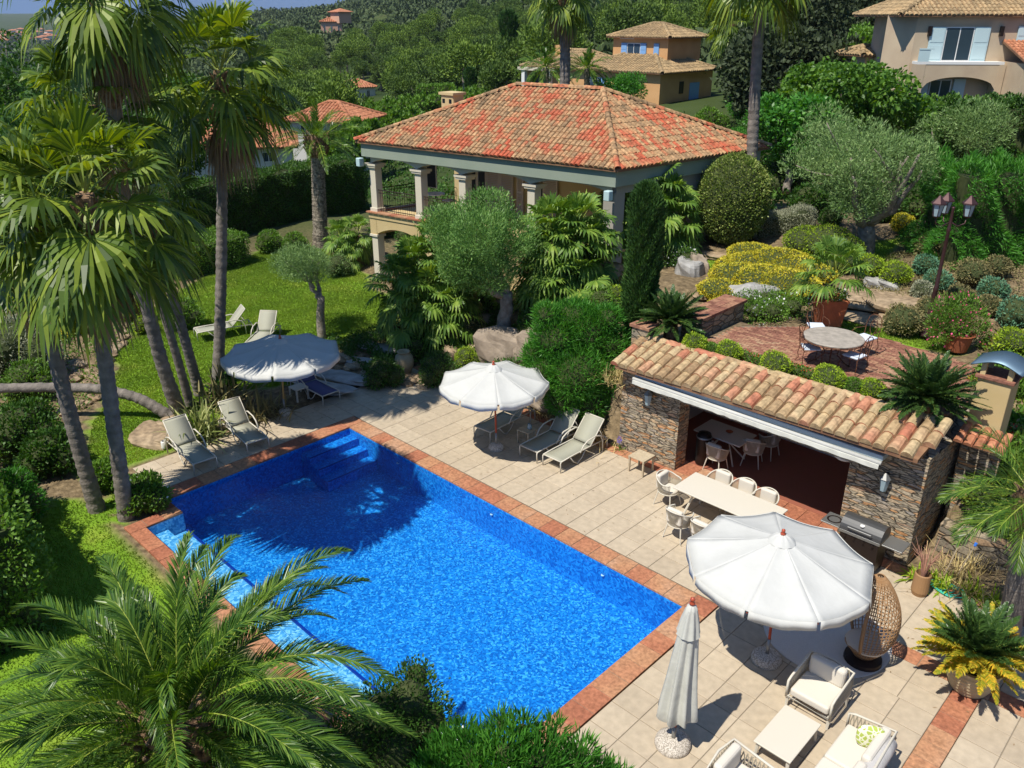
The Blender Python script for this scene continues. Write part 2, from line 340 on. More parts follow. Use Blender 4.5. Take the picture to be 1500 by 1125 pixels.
M['grassblade'] = leafmat('grass_blade', [(0,(.07,.125,.012)),(.6,(.125,.19,.02)),(1,(.24,.28,.05))], .3, .6, .6, .5)
M['straw'] = leafmat('straw_blade', [(0,(.25,.20,.08)),(1,(.50,.40,.18))], .15, .7, .3)
M['white_fl'] = mat('white_petal', (.85,.85,.82), .6)
M['pink_fl'] = mat('pink_petal', (.75,.12,.25), .6)
M['red_fl'] = mat('red_petal', (.65,.03,.02), .6)
M['violet_fl'] = mat('violet_petal', (.16,.12,.5), .6)
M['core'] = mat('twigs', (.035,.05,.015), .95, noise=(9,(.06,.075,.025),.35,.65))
M['bark'] = mat('grey_bark', (.17,.14,.11), .9, noise=(7,(.33,.29,.24),.35,.65), bump=.8, bscale=14)
M['palmbark'] = mat('palm_bark', (.13,.115,.10), .9, noise=(5,(.27,.235,.20),.3,.7), bump=.7, bscale=20)
M['boots'] = mat('palm_boots', (.10,.06,.035), .9, noise=(9,(.30,.19,.11),.35,.6), bump=.9, bscale=16)
M['datebark'] = mat('date_bark', (.12,.10,.075), .9, noise=(9,(.34,.29,.22),.4,.62), bump=.9, bscale=22)
M['tile_patio'] = islandmat('patio_slab', [(0,(.44,.36,.26)),(.5,(.49,.405,.295)),(1,(.54,.45,.33))], .75, .45, .45, .12, 7, .15)
M['grout'] = mat('grout', (.24,.20,.15), .9)
M['tile_red'] = islandmat('terracotta_slab', [(0,(.34,.12,.07)),(.35,(.45,.18,.10)),(.7,(.50,.26,.14)),(1,(.54,.35,.24))], .7, .3, .9, .25, 16, .4)
M['brick'] = islandmat('terrace_brick', [(0,(.19,.08,.055)),(.4,(.31,.14,.095)),(.75,(.42,.23,.14)),(1,(.47,.32,.20))], .8, .35, .6, .3, 14, .45)
M['roof_main'] = islandmat('old_roof_tile', [(0,(.20,.14,.08)),(.25,(.38,.24,.13)),(.46,(.53,.33,.17)),(.58,(.52,.24,.12)),(.70,(.52,.16,.085)),(1,(.55,.12,.06))], .85, .5, .9, .3, 9, .6)
M['roof_pool'] = islandmat('pool_house_tile', [(0,(.34,.22,.12)),(.35,(.52,.37,.20)),(.65,(.55,.42,.24)),(.8,(.55,.27,.16)),(1,(.50,.17,.10))], .85, .12, 1.2, .3, 9, .45)
M['roof_ochre'] = islandmat('ochre_roof_tile', [(0,(.25,.18,.10)),(.5,(.42,.30,.16)),(1,(.52,.35,.18))], .85, .4, .4, .2, 6, .5)
M['roof_far'] = islandmat('far_roof_tile', [(0,(.42,.16,.08)),(1,(.60,.27,.15))], .85, .4, .4, .2, 6, .5)
M['underlay'] = mat('tile_channel', (.17,.085,.05), .9, noise=(4,(.27,.15,.08),.35,.65))
M['stone'] = stonewall('rubble_wall', [(0,(.22,.19,.15)),(.3,(.40,.33,.23)),(.55,(.50,.41,.28)),(.74,(.56,.27,.10)),(.88,(.38,.34,.29)),(1,(.60,.42,.24))], 2.3, 11.)
M['stone2'] = stonewall('dry_stone', [(0,(.2,.17,.13)),(.5,(.36,.30,.21)),(1,(.42,.26,.14))], 1.5, 4.)
M['rock'] = mat('rock', (.20,.16,.12), .9, noise=(1.6,(.42,.34,.26),.3,.7), bump=1, bscale=5)
M['rock_grey'] = mat('grey_rock', (.24,.23,.215), .9, noise=(3,(.42,.41,.39),.3,.7), bump=1, bscale=6)
M['slab'] = islandmat('garden_flagstone', [(0,(.26,.18,.11)),(.5,(.37,.27,.17)),(1,(.45,.36,.25))], .85, .3, .7, .9, 6, .5)
M['stucco'] = mat('ochre_stucco', (.52,.39,.19), .9, noise=(1.2,(.58,.45,.24),.3,.7), bump=.15, bscale=60)
M['stucco_h2'] = mat('orange_stucco', (.56,.31,.135), .9, noise=(.8,(.64,.37,.17),.3,.7))
M['stucco_h3'] = mat('pink_ochre_stucco', (.47,.36,.25), .9, noise=(.9,(.56,.45,.31),.3,.7))
M['olive_g'] = leafmat('green_olive_leaf', [(0,(.04,.10,.02)),(.5,(.09,.19,.04)),(1,(.22,.34,.10))], .2, .5, .4)
M['stucco_pink'] = mat('pink_stucco', (.62,.36,.24), .9)
M['stucco_grey_and_shade'] = mat('grey_render_and_shade', (.33,.31,.27), .9, noise=(1.2,(.40,.37,.32),.3,.7))  # plain grey on the lintel beam; painted-in shade on the villa side wall
M['fascia'] = mat('eave_shade_fascia', (.25,.30,.235), .8, noise=(1,(.29,.33,.26),.3,.7))  # teal-grey shadow of the eave is mixed into this base colour
M['trim'] = mat('cream_trim', (.62,.56,.44), .8)
M['white'] = mat('white_paint', (.76,.75,.72), .5)
M['bluesh'] = mat('blue_shutter', (.20,.38,.66), .6)
M['paleblue'] = mat('pale_blue_shutter', (.50,.64,.66), .6)
M['shutter'] = mat('weathered_shutter', (.52,.45,.40), .8)
M['dark'] = mat('dark_opening', (.012,.012,.014), .3)
M['glass'] = mat('window_glass', (.03,.05,.07), .08, spec=.6)
M['iron'] = mat('dark_iron', (.035,.025,.022), .45, .6)
M['rust'] = mat('rusty_iron', (.20,.085,.045), .7, .3, noise=(20,(.09,.04,.025),.4,.6))
M['canvas'] = mat('white_canvas', (.56,.56,.53), .85, bump=.3, bscale=5, noise=(2.5,(.50,.50,.47),.3,.75))
M['canvas_closed'] = mat('weathered_canvas', (.56,.56,.505), .85, bump=.2, bscale=9, noise=(4,(.47,.47,.425),.3,.7))
M['cushion'] = mat('cream_cushion', (.64,.59,.505), .9, bump=.15, bscale=8)
M['cushion_grey'] = mat('greige_cushion', (.52,.47,.40), .9, bump=.15, bscale=8)
M['cushion_stripe'] = mat('silver_cushion', (.48,.46,.44), .8, bump=.4, bscale=12)
M['rope'] = mat('rope_weave', (.40,.355,.27), .85)
M['frame_w'] = mat('cream_metal', (.60,.56,.47), .5)
M['tabletop'] = mat('cream_tabletop', (.61,.565,.475), .55)
M['woodred'] = mat('red_wood', (.42,.075,.035), .4, spec=.5)
M['woodpole'] = mat('yellow_wood', (.42,.30,.12), .5)
M['granite'] = mat('speckled_granite', (.30,.26,.21), .85, noise=(45,(.62,.56,.48),.42,.58), bump=.3, bscale=50)
M['sling'] = mat('green_grey_sling', (.36,.355,.28), .8, bump=.1, bscale=50)
M['sling_blue'] = mat('navy_sling', (.10,.10,.22), .8)
M['terracotta'] = mat('terracotta_pot', (.42,.13,.055), .8, noise=(4,(.28,.09,.04),.35,.7), bump=.3, bscale=10)
M['jar'] = mat('old_jar', (.34,.27,.16), .85, noise=(5,(.46,.38,.24),.3,.7), bump=.3, bscale=12)
M['steel'] = mat('brushed_steel', (.28,.28,.27), .45, .7)
M['lid'] = mat('dark_lid', (.10,.10,.10), .4, .5)
M['creep'] = leafmat('creeper_leaf', [(0,(.03,.08,.01)),(.55,(.10,.17,.02)),(.8,(.22,.24,.03)),(.92,(.30,.20,.03)),(1,(.35,.12,.04))], .25, .5, .35, .8)
M['zinc'] = mat('zinc_cowl', (.15,.23,.30), .45, .6)
M['wicker'] = mat('brown_wicker', (.33,.19,.09), .7)
M['lampglass'] = mat('lantern_glass', (.30,.40,.44), .15, spec=.6)
M['lampiron'] = mat('plum_iron', (.07,.035,.035), .4, .4)
M['rug'] = mat('pale_round_rug', (.66,.62,.57), .95, noise=(60,(.56,.52,.47),.3,.7), bump=.3, bscale=80)
M['teak'] = mat('grey_teak', (.42,.34,.23), .8, noise=(14,(.52,.43,.30),.3,.7))
M['plaster'] = mat('white_plaster', (.62,.60,.56), .85)
M['floor_in'] = mat('terracotta_floor', (.30,.10,.065), .7, noise=(3,(.28,.10,.06),.3,.7))
M['bluecush'] = mat('blue_white_cushion', (.60,.66,.74), .9)
M['limegeo'] = mat('lime_pattern_fabric', (.36,.45,.08), .9)
def _geo():
    m = M['limegeo']; nt = m.node_tree; b = nt.nodes['Principled BSDF']; tc = nt.nodes.new('ShaderNodeTexCoord'); v = nt.nodes.new('ShaderNodeTexVoronoi'); v.feature = 'DISTANCE_TO_EDGE'; v.inputs['Scale'].default_value = 14
    r = ramp(nt, [(0,(.75,.75,.6)),(.08,(.75,.75,.6)),(.12,(.42,.50,.10)),(1,(.36,.45,.08))]); nt.links.new(tc.outputs['Object'], v.inputs['Vector']); nt.links.new(v.outputs['Distance'], r.inputs['Fac']); nt.links.new(r.outputs['Color'], b.inputs['Base Color'])
_geo()
def mosaic(name, c, scale=13):
    m = bpy.data.materials.new(name); m.use_nodes = True; nt = m.node_tree; b = nt.nodes['Principled BSDF']; b.inputs['Roughness'].default_value = .4
    tc = nt.nodes.new('ShaderNodeTexCoord'); v = nt.nodes.new('ShaderNodeTexVoronoi'); v.inputs['Scale'].default_value = scale; v.inputs['Randomness'].default_value = .9
    nz = nt.nodes.new('ShaderNodeTexNoise'); nz.inputs['Scale'].default_value = 4; nt.links.new(tc.outputs['Object'], nz.inputs['Vector'])
    ad = nt.nodes.new('ShaderNodeMix'); ad.data_type = 'RGBA'; ad.blend_type = 'ADD'; ad.inputs[0].default_value = .18
    nt.links.new(tc.outputs['Object'], ad.inputs[6]); nt.links.new(nz.outputs['Color'], ad.inputs[7]); nt.links.new(ad.outputs[2], v.inputs['Vector'])
    sp = nt.nodes.new('ShaderNodeSeparateColor'); nt.links.new(v.outputs['Color'], sp.inputs[0])
    r = ramp(nt, c, 'LINEAR'); nt.links.new(sp.outputs[0], r.inputs['Fac']); nt.links.new(r.outputs['Color'], b.inputs['Base Color']); return m
M['mosaic'] = mosaic('pool_mosaic', [(0,(.003,.10,.38)),(.4,(.007,.17,.54)),(.75,(.015,.26,.66)),(1,(.09,.46,.82))], 26)
M['mosaic_lt'] = mosaic('ledge_mosaic', [(0,(.05,.25,.52)),(.5,(.15,.42,.70)),(1,(.42,.66,.82))], 20)
M['mosaic_wall'] = mosaic('pool_wall_mosaic', [(0,(.003,.10,.42)),(.5,(.008,.20,.60)),(1,(.03,.34,.78))], 22)
def water():
    m = bpy.data.materials.new('pool_water'); m.use_nodes = True; nt = m.node_tree; nt.nodes.clear()
    out = nt.nodes.new('ShaderNodeOutputMaterial'); fr = nt.nodes.new('ShaderNodeFresnel'); fr.inputs[0].default_value = 1.33
    t = nt.nodes.new('ShaderNodeBsdfTransparent'); t.inputs[0].default_value = (.72,.93,1,1); g = nt.nodes.new('ShaderNodeBsdfGlossy'); g.inputs['Roughness'].default_value = .04
    tc = nt.nodes.new('ShaderNodeTexCoord'); n = nt.nodes.new('ShaderNodeTexNoise'); n.inputs['Scale'].default_value = 5; n.inputs['Detail'].default_value = 4
    nt.links.new(tc.outputs['Object'], n.inputs['Vector']); bp = nt.nodes.new('ShaderNodeBump'); bp.inputs['Strength'].default_value = .35; bp.inputs['Distance'].default_value = .05
    nt.links.new(n.outputs['Fac'], bp.inputs['Height']); nt.links.new(bp.outputs['Normal'], g.inputs['Normal']); nt.links.new(bp.outputs['Normal'], fr.inputs['Normal'])
    mx = nt.nodes.new('ShaderNodeMixShader'); nt.links.new(fr.outputs[0], mx.inputs[0]); nt.links.new(t.outputs[0], mx.inputs[1]); nt.links.new(g.outputs[0], mx.inputs[2]); nt.links.new(mx.outputs[0], out.inputs[0])
    return m
M['water'] = water()

# ================================================================ TERRAIN
ctl = []   # (px, py, z): where the sight line meets the ground
for t in [(360,400,.35),(420,440,.25),(540,430,.3),(560,470,.3),(500,500,.15),(430,350,.5),(300,450,.2),(330,540,.05),(130,620,0),(30,750,0),(200,830,0),(0,560,0),(60,450,0),(280,360,.3),
          (545,405,.5),(468,365,.5),(440,345,.4),(590,482,.35),(640,475,.9),(700,440,1.5),(740,492,1.2),(800,450,2.0),(870,430,2.6),(900,400,2.9),(600,400,.8),(650,395,1.3),(560,370,.9),(680,520,.5),(770,520,1.3),
          (930,500,2.95),(1000,420,2.9),(1062,360,3.2),(1110,420,3.0),(1150,345,3.5),(1240,470,2.95),(1355,490,2.95),(1400,515,2.9),(1270,380,3.5),(1300,430,3.2),(1350,420,3.4),(1450,450,3.5),(1450,380,4.0),(1380,330,4.2),(1250,330,4.0),(1480,500,3.2),(1340,385,3.7),(1180,320,3.8),(1000,350,3.2),
          (1500,560,2.9),(1495,640,2.4)]:
    ctl.append(G(*t))
ctl += [A(*v) for v in [(-30,0,0),(-14,0,0),(-12,-6,0),(-20,-4,0),(-40,8,-.5),(-50,20,-1.2),(-20,15.5,0),(-18.5,16.9,.1),(-16.5,17.1,.1),(-14.5,17.3,.1),(-13,17.2,.1),(-15,19.3,1.8),(-13.3,18.6,2.6),(-21.5,16,.1),
      (0,15.5,0),(0,17.2,.1),(-3.2,17.3,.2),(-2,18.4,1.2),(2,18.5,1.2),(-3.6,21,2.9),(2,21,2.9),(8,12,0),(8,22,3),(-4,30,3.9),(4,34,4.2),(-6,44,4.6),(-20,44,3.3),(-30,34,1.5),(-26,30,2.5),(-22,33,3.2),(-40,32,0),(-46,46,-2),(-60,36,-3.5)]]
# known flat ground under the paving
ctl += [A(x,y,0) for x,y in [(-12,14),(-16,14.5),(-8,14.5),(-5,15),(-4,10),(-3,12),(-20,10),(-20,7),(-12,4.5),(-16,4.5),(-8,4.5),(-5,6),(0,8),(0,12)]]
CT = np.array(ctl)
def near_z(X, Y):
    X = np.atleast_1d(X).astype(float); Y = np.atleast_1d(Y).astype(float); num = np.zeros(X.shape); den = np.zeros(X.shape)
    for c in CT:
        w = 1/(((X-c[0])**2+(Y-c[1])**2)+.35)**1.9; num += w*c[2]; den += w
    return num/den
HC = np.array([-900,100,250,400,485,530,620,700,800,900,1200,2400.])
HR = np.log(np.array([50,100,170,250,400,600,1000,1600,3000,6000.]))
HZ = np.array([[-2,-5,-9,-14,-20,-28,-36,-38,-30,25],[-2,-5,-9,-14,-20,-28,-36,-38,-30,25],[-1.5,-4,-8,-12,-16,-20,-20,-20,-20,15],
      [-1,-3,-7,-10,-4,1,7,10.5,5,-5],[-1,-3,-7,-10.5,0,4,11,16,12,0],[-.5,-3,-8,-11,-1,7,20,31,25,20],[.5,-1,-6,-7,5,15,36,62,60,50],[1,0,-4,-3,8,21,52,105,100,80],
      [2,2,0,1,13,32,75,150,160,120],[3,3.5,3,6,19,45,95,180,200,160],[3.5,4,7,12,30,62,120,220,260,200],[4,5,9,15,33,65,130,230,260,200.]])
def far_z(X, Y):
    r = np.maximum(np.hypot(X,Y), 50); a = (Y*(-CF[0])+X*CF[1]); # side component
    fw = X*math.cos(_fa)+Y*math.sin(_fa); sd = X*CR[0]+Y*CR[1]; az = np.arctan2(sd, fw); c = CX+np.tan(np.clip(az,-1.2,1.2))*1324
    lr = np.log(r); ci = np.interp(c, HC, np.arange(len(HC))); ri = np.interp(lr, HR, np.arange(len(HR)))
    c0 = np.clip(ci.astype(int),0,len(HC)-2); r0 = np.clip(ri.astype(int),0,len(HR)-2); u = ci-c0; v = ri-r0; u = u*u*(3-2*u)
    return HZ[c0,r0]*(1-u)*(1-v)+HZ[c0+1,r0]*u*(1-v)+HZ[c0,r0+1]*(1-u)*v+HZ[c0+1,r0+1]*u*v
BX0, BX1, BY0, BY1 = -12.05, -4.2, 16.65, 20.6
def T(X, Y):
    X = np.atleast_1d(X).astype(float); Y = np.atleast_1d(Y).astype(float); r = np.hypot(X,Y); k = np.clip((r-46)/30,0,1); k = k*k*(3-2*k)
    z = near_z(X,Y)*(1-k)+far_z(X,Y)*k
    bump = .10*np.sin(X*1.1+2*np.sin(Y*.7))*np.cos(Y*1.3+X*.3)*np.clip(z/1.5,0,1)*np.clip((60-r)/20,0,1)
    hb = np.clip((r-250)/400,0,1)*(3.5*np.sin(X*.021+Y*.013)*np.cos(Y*.024-X*.008)+2*np.sin(X*.05-Y*.041))
    z = z+bump+hb
    flat = (Y < 16.9) & (Y > 3.5) & (X > -21.2) & (X < 4)           # cut and filled for the pool terrace
    z = np.where(flat, np.minimum(z, 0), z)
    flat2 = (X > -12.3) & (X < -3.9) & (Y >= 16.9) & (Y < 21.9)
    flat3 = (X > -13) & (X < -5.5) & (Y >= 20) & (Y < 24)
    z = np.where(flat3, np.minimum(z, 2.88), z)
    z = np.where((X > BX0+.05)&(X < BX1-.02)&(Y > 15)&(Y < BY1-.2), -.06, z)
    return z
def Tz(x, y): return float(T(x, y)[0])
def TG(px, py, zoff=0):
    """the point where the sight line through (px,py) meets the land"""
    d = CF+CR*(px-CX)/FL-CU*(py-CY)/FL; t = np.geomspace(6, 3000, 6000); P = A(0,0,EYE)+d*t[:,None]
    z = T(P[:,0], P[:,1]); i = np.argmax(P[:,2] < z) or len(t)-1
    p = P[i]; return A(p[0], p[1], z[i]+zoff)
def axis(lo, hi, step, far_lo, far_hi, extra):
    a = list(np.arange(lo, hi, step)); s = step; x = lo
    L = []
    while x > far_lo: s *= 1.09; x -= s; L.append(x)
    s = step; x = hi; H2 = [hi]
    while x < far_hi: s *= 1.09; x += s; H2.append(x)
    v = np.array(sorted(L+a+H2+extra)); keep = np.ones(len(v), bool)
    ex = np.array(extra)
    for i, q in enumerate(v):
        if q not in extra and np.min(np.abs(ex-q)) < step*.35: keep[i] = False
    return v[keep]
PX0, PX1, PY0, PY1 = -18.45, -6.95, 6.65, 12.15
LX0, LX1, LY0 = -17.6, -8.5, 5.75
BX0, BX1, BY0, BY1 = -12.05, -4.2, 16.65, 20.6
gx = axis(-48, 6, .3, -6500, 3500, [-18.75,-6.65,-17.85,-8.2,BX0+.1,BX1-.1]); gy = axis(-4, 46, .3, -60, 6500, [5.45,6.4,12.45,BY0+.25,BY1-.1])
XX, YY = np.meshgrid(gx, gy, indexing='ij'); ZZ = T(XX.ravel(), YY.ravel()).reshape(XX.shape)-.03
nx, ny = XX.shape; idx = np.arange(nx*ny).reshape(nx,ny)
cxm = (gx[1:]+gx[:-1])/2; cym = (gy[1:]+gy[:-1])/2; mx_, my_ = np.meshgrid(cxm, cym, indexing='ij')
hole = ((mx_ > -18.75)&(mx_ < -6.65)&(my_ > 6.4)&(my_ < 12.45))|((mx_ > -17.85)&(mx_ < -8.2)&(my_ > 5.45)&(my_ < 6.5))|((mx_ > BX0+.1)&(mx_ < BX1-.1)&(my_ > BY0+.25)&(my_ < BY1-.1))
Fq = np.stack([idx[:-1,:-1], idx[1:,:-1], idx[1:,1:], idx[:-1,1:]], -1)[~hole]
mbt = MB(); mbt.add(np.stack([XX,YY,ZZ],-1), Fq)
def inpoly(x, y, poly):
    x = np.asarray(x); y = np.asarray(y); c = np.zeros(x.shape, bool); j = len(poly)-1
    for i in range(len(poly)):
        xi, yi = poly[i][:2]; xj, yj = poly[j][:2]
        c ^= ((yi > y) != (yj > y)) & (x < (xj-xi)*(y-yi)/(yj-yi+1e-12)+xi); j = i
    return c
lawnA = [TG(*p)[:2] for p in [(195,772),(120,690),(140,600),(170,520),(210,455),(300,405),(372,372),(420,352),(470,362),(540,405),(575,445),(568,478),(500,498),(450,520),(440,560),(330,575),(300,640),(215,690)]]
lawnB = [(-17.7,5.2),(-19.4,5.8),(-20.5,4.6),(-18,2.0),(-10,0),(-4,2),(-5,5.2)]
lawnC = [TG(*p)[:2] for p in [(1010,375),(1150,365),(1330,345),(1300,385),(1190,380),(1060,395),(1020,400)]]
lawnD = [TG(*p)[:2] for p in [(1215,485),(1230,462),(1330,470),(1420,500),(1400,520),(1300,497)]]
def lawnmask(x, y):
    x = np.asarray(x); y = np.asarray(y); wob = .25*np.sin(x*2.1+y)*np.cos(y*1.7)
    xx = x+wob; yy = y+wob*.7
    m = inpoly(xx,yy,lawnA)|inpoly(xx,yy,lawnB)|inpoly(xx,yy,lawnC)|inpoly(xx,yy,lawnD)
    return m & ~((x > -20.95)&(x < -6.4)&(y > 6.2)&(y < 16.5)) & ~((x > -18.2)&(x < 2)&(y > 5.2)&(y < 16.5))
ground = mbt.build('ground', [], smooth=True); tag(ground, kind='structure')
lm = lawnmask(XX.ravel(), YY.ravel()).astype(np.float32); rr_ = np.hypot(XX.ravel(), YY.ravel())
at = ground.data.attributes.new('cover', 'FLOAT_COLOR', 'POINT'); far_ = np.clip((rr_-36)/14,0,1)
at.data.foreach_set('color', np.stack([lm, far_, np.zeros_like(lm), np.ones_like(lm)], 1).astype(np.float32).ravel())
def groundmat():
    m = bpy.data.materials.new('garden_ground'); m.use_nodes = True; nt = m.node_tree; b = nt.nodes['Principled BSDF']; b.inputs['Roughness'].default_value = .95; b.inputs['Specular IOR Level'].default_value = .1
    a = nt.nodes.new('ShaderNodeAttribute'); a.attribute_name = 'cover'; sp = nt.nodes.new('ShaderNodeSeparateColor'); nt.links.new(a.outputs['Color'], sp.inputs[0])
    tc = nt.nodes.new('ShaderNodeTexCoord')
    def nz(s, d=6):
        n = nt.nodes.new('ShaderNodeTexNoise'); n.inputs['Scale'].default_value = s; n.inputs['Detail'].default_value = d; nt.links.new(tc.outputs['Object'], n.inputs['Vector']); return n
    n1, n2, n3 = nz(.8), nz(6), nz(.06)
    soil = ramp(nt, [(.3,(.10,.075,.045)),(.55,(.21,.155,.09)),(.75,(.33,.25,.15))]); nt.links.new(n2.outputs['Fac'], soil.inputs['Fac'])
    gr = ramp(nt, [(.28,(.12,.24,.02)),(.55,(.18,.31,.025)),(.74,(.28,.34,.05)),(.85,(.36,.33,.10))]); nt.links.new(n1.outputs['Fac'], gr.inputs['Fac'])
    wd = ramp(nt, [(.3,(.025,.045,.014)),(.6,(.06,.085,.025)),(.8,(.12,.115,.06))]); nt.links.new(n3.outputs['Fac'], wd.inputs['Fac'])
    x1 = nt.nodes.new('ShaderNodeMix'); x1.data_type = 'RGBA'; nt.links.new(sp.outputs[0], x1.inputs[0]); nt.links.new(soil.outputs[0], x1.inputs[6]); nt.links.new(gr.outputs[0], x1.inputs[7])
    x2 = nt.nodes.new('ShaderNodeMix'); x2.data_type = 'RGBA'; nt.links.new(sp.outputs[1], x2.inputs[0]); nt.links.new(x1.outputs[2], x2.inputs[6]); nt.links.new(wd.outputs[0], x2.inputs[7])
    nt.links.new(x2.outputs[2], b.inputs['Base Color'])
    bp = nt.nodes.new('ShaderNodeBump'); bp.inputs['Strength'].default_value = .7; bp.inputs['Distance'].default_value = .06; n4 = nz(22); nt.links.new(n4.outputs['Fac'], bp.inputs['Height']); nt.links.new(bp.outputs[0], b.inputs['Normal'])
    return m
ground.data.materials.append(groundmat())
# distant town is part of the view: a scatter of pale house blocks is built with the far things
def blades(name, polys, n, h, label, mt, cat='grass', w=.012, zfun=T, mask=None):
    P = []
    for poly, share in polys:
        q = np.array([p[:2] for p in poly]); lo = q.min(0); hi = q.max(0); k = int(n*share*3)
        x = rng.uniform(lo[0],hi[0],k); y = rng.uniform(lo[1],hi[1],k); ok = inpoly(x,y,poly)
        if mask: ok &= mask(x,y)
        P.append(np.stack([x[ok],y[ok]],1)[:int(n*share)])
    P = np.concatenate(P); z = zfun(P[:,0],P[:,1])-.03; k = len(P); B = np.column_stack([P,z])
    D = norm(rdir(k)*A(.6,.6,.15)+A(0,0,1)); S = norm(np.cross(D, rdir(k))); L = h*rng.uniform(.5,1.3,k)
    V = np.empty((k,3,3)); V[:,0] = B-S*w; V[:,1] = B+S*w; V[:,2] = B+D*L[:,None]
    o = MB().add(V.reshape(-1,3), np.arange(3*k).reshape(k,3)).build(name, mt); return tag(o, label, cat, kind='stuff')
blades('lawn_grass', [(lawnA,.8),(lawnB,.14),(lawnC,.04),(lawnD,.02)], 260000, .055, 'short bright green grass of the garden lawn', M['grassblade'], mask=lawnmask, w=.013)

# ================================================================ POOL
pool = thing('swimming_pool', 'long rectangular swimming pool lined in blue mosaic with terracotta edging', 'swimming pool', (-12.7, 9.4, 0))
b = MB(); zb, zt = -.92, -.02
def wall(mb, x0, y0, x1, y1, z0, z1, mi=0): mb.add([(x0,y0,z0),(x1,y1,z0) if 0 else (x1,y1,z0),(x1,y1,z1),(x0,y0,z1)], [(0,1,2,3)], mi)
b.add([(PX0,PY0,zb),(PX1,PY0,zb),(PX1,PY1,zb),(PX0,PY1,zb)], [(0,1,2,3)], 0)
for q in [(PX0,PY1,PX1,PY1),(PX1,PY0,PX1,PY1),(PX0,PY0,PX0,PY1),(PX0,PY0,LX0,PY0),(LX1,PY0,PX1,PY0)]: wall(b, *q, zb, zt, 1)
wall(b, LX0, PY0, LX1, PY0, zb, -.52, 1)
b.build('basin', [M['mosaic'], M['mosaic_wall']], pool, world=True)
l = MB().add([(LX0,6.22,-.50),(LX1,6.22,-.50),(LX1,PY0+.003,-.50),(LX0,PY0+.003,-.50)], [(0,1,2,3)])
l.add([(LX0,LY0,-.27),(LX1,LY0,-.27),(LX1,6.22,-.27),(LX0,6.22,-.27)], [(0,1,2,3)])
wall(l, LX0,6.22,LX1,6.22,-.50,-.27)
for q in [(LX0,LY0,LX1,LY0),(LX0,LY0,LX0,PY0),(LX1,LY0,LX1,PY0)]: wall(l, *q, -.52, zt)
l.build('bench_ledge', M['mosaic_lt'], pool, world=True)
l = MB().box((LX0,PY0-.02,-.50),(LX1,PY0+.035,-.46)); l.build('dark_tile_line', mat('navy_tile',(.004,.03,.25),.4), pool, world=True)
for i in range(3):
    x1 = PX0+.42*(i+1); o = MB().box((PX0+.002+.004*i,10.5-.012*i,zb+.002*(3-i)),(x1,PY1-.003-.004*i,-.22-.2*i)).build('step', M['mosaic_wall'], pool, world=True)
    MB().box((x1-.05,10.505,-.22-.2*i),(x1+.004,PY1-.01,-.215-.2*i)).build('step_edge', bpy.data.materials['navy_tile'], pool, world=True)
MB().lathe([(0,.02),(.11,.02),(.12,0)], (-9.6,7.5,zb), 20).build('main_drain', mat('drain_grey',(.02,.06,.25),.5), pool, world=True)
MB().lathe([(0,.02),(.09,.02),(.10,0)], (-15.0,6.0,-.27), 20).build('ledge_jet', mat('jet_grey',(.12,.17,.2),.5), pool, world=True)
for x in (-16.2,-12.5,-9): MB().lathe([(0,0),(.04,0),(.045,.02)], (x,PY1-.02,-.3), 12).build('inlet', M['white'], pool, world=True)
def slabs(mb, x0, y0, x1, y1, sx, sy, z0, z1, gap=.008, jit=.0, skew=0):
    nx_ = max(1,round((x1-x0)/sx)); ny_ = max(1,round((y1-y0)/sy))
    ex = np.linspace(x0,x1,nx_+1); ey = np.linspace(y0,y1,ny_+1)
    for i in range(nx_):
        for j in range(ny_):
            g = gap/2; dz = random.uniform(-jit,jit)
            a0,a1,c0,c1 = ex[i]+g,ex[i+1]-g,ey[j]+g,ey[j+1]-g; e = .006
            V = [(a0,c0,z0),(a1,c0,z0),(a1,c1,z0),(a0,c1,z0),(a0,c0,z1-e+dz),(a1,c0,z1-e+dz),(a1,c1,z1-e+dz),(a0,c1,z1-e+dz),(a0+e,c0+e,z1+dz),(a1-e,c0+e,z1+dz),(a1-e,c1-e,z1+dz),(a0+e,c1-e,z1+dz)]
            mb.add(V, [(0,1,5,4),(1,2,6,5),(2,3,7,6),(3,0,4,7),(4,5,9,8),(5,6,10,9),(6,7,11,10),(7,4,8,11),(8,9,10,11)])
    return mb
cp = MB()
for q in [(-18.97,12.15,-6.43,12.67),(-18.97,6.15,-18.45,12.15),(-18.45,6.15,-17.98,6.65),(-17.98,5.37,-17.6,6.65),(-17.6,5.37,-8.5,5.75),(-8.5,5.37,-8.0,6.65),(-8.0,6.15,-6.95,6.65),(-6.95,6.15,-6.43,12.15)]:
    slabs(cp, *q, .5, .5, -.09, .025, .012, .003)
cp.build('coping', M['tile_red'], pool, world=True)
mb = MB()
for q in [(-18.96,12.16,-6.44,12.66),(-18.96,6.16,-18.46,12.14),(-18.44,6.16,-17.62,6.64),(-17.97,5.38,-17.62,6.14),(-17.58,5.38,-8.02,5.74),(-8.48,5.76,-8.02,6.64),(-7.98,6.16,-6.96,6.64),(-6.94,6.16,-6.44,12.14)]:
    mb.box((q[0],q[1],-.6),(q[2],q[3],.012))
mb.build('coping_bed', M['grout'], pool, world=True)
w = MB().add([(PX0,PY0,-.07),(PX1,PY0,-.07),(PX1,PY1,-.07),(PX0,PY1,-.07)], [(0,1,2,3)]).add([(LX0,LY0,-.07),(LX1,LY0,-.07),(LX1,PY0,-.07),(LX0,PY0,-.07)], [(0,1,2,3)])
tag(w.build('water', M['water']), kind='structure')

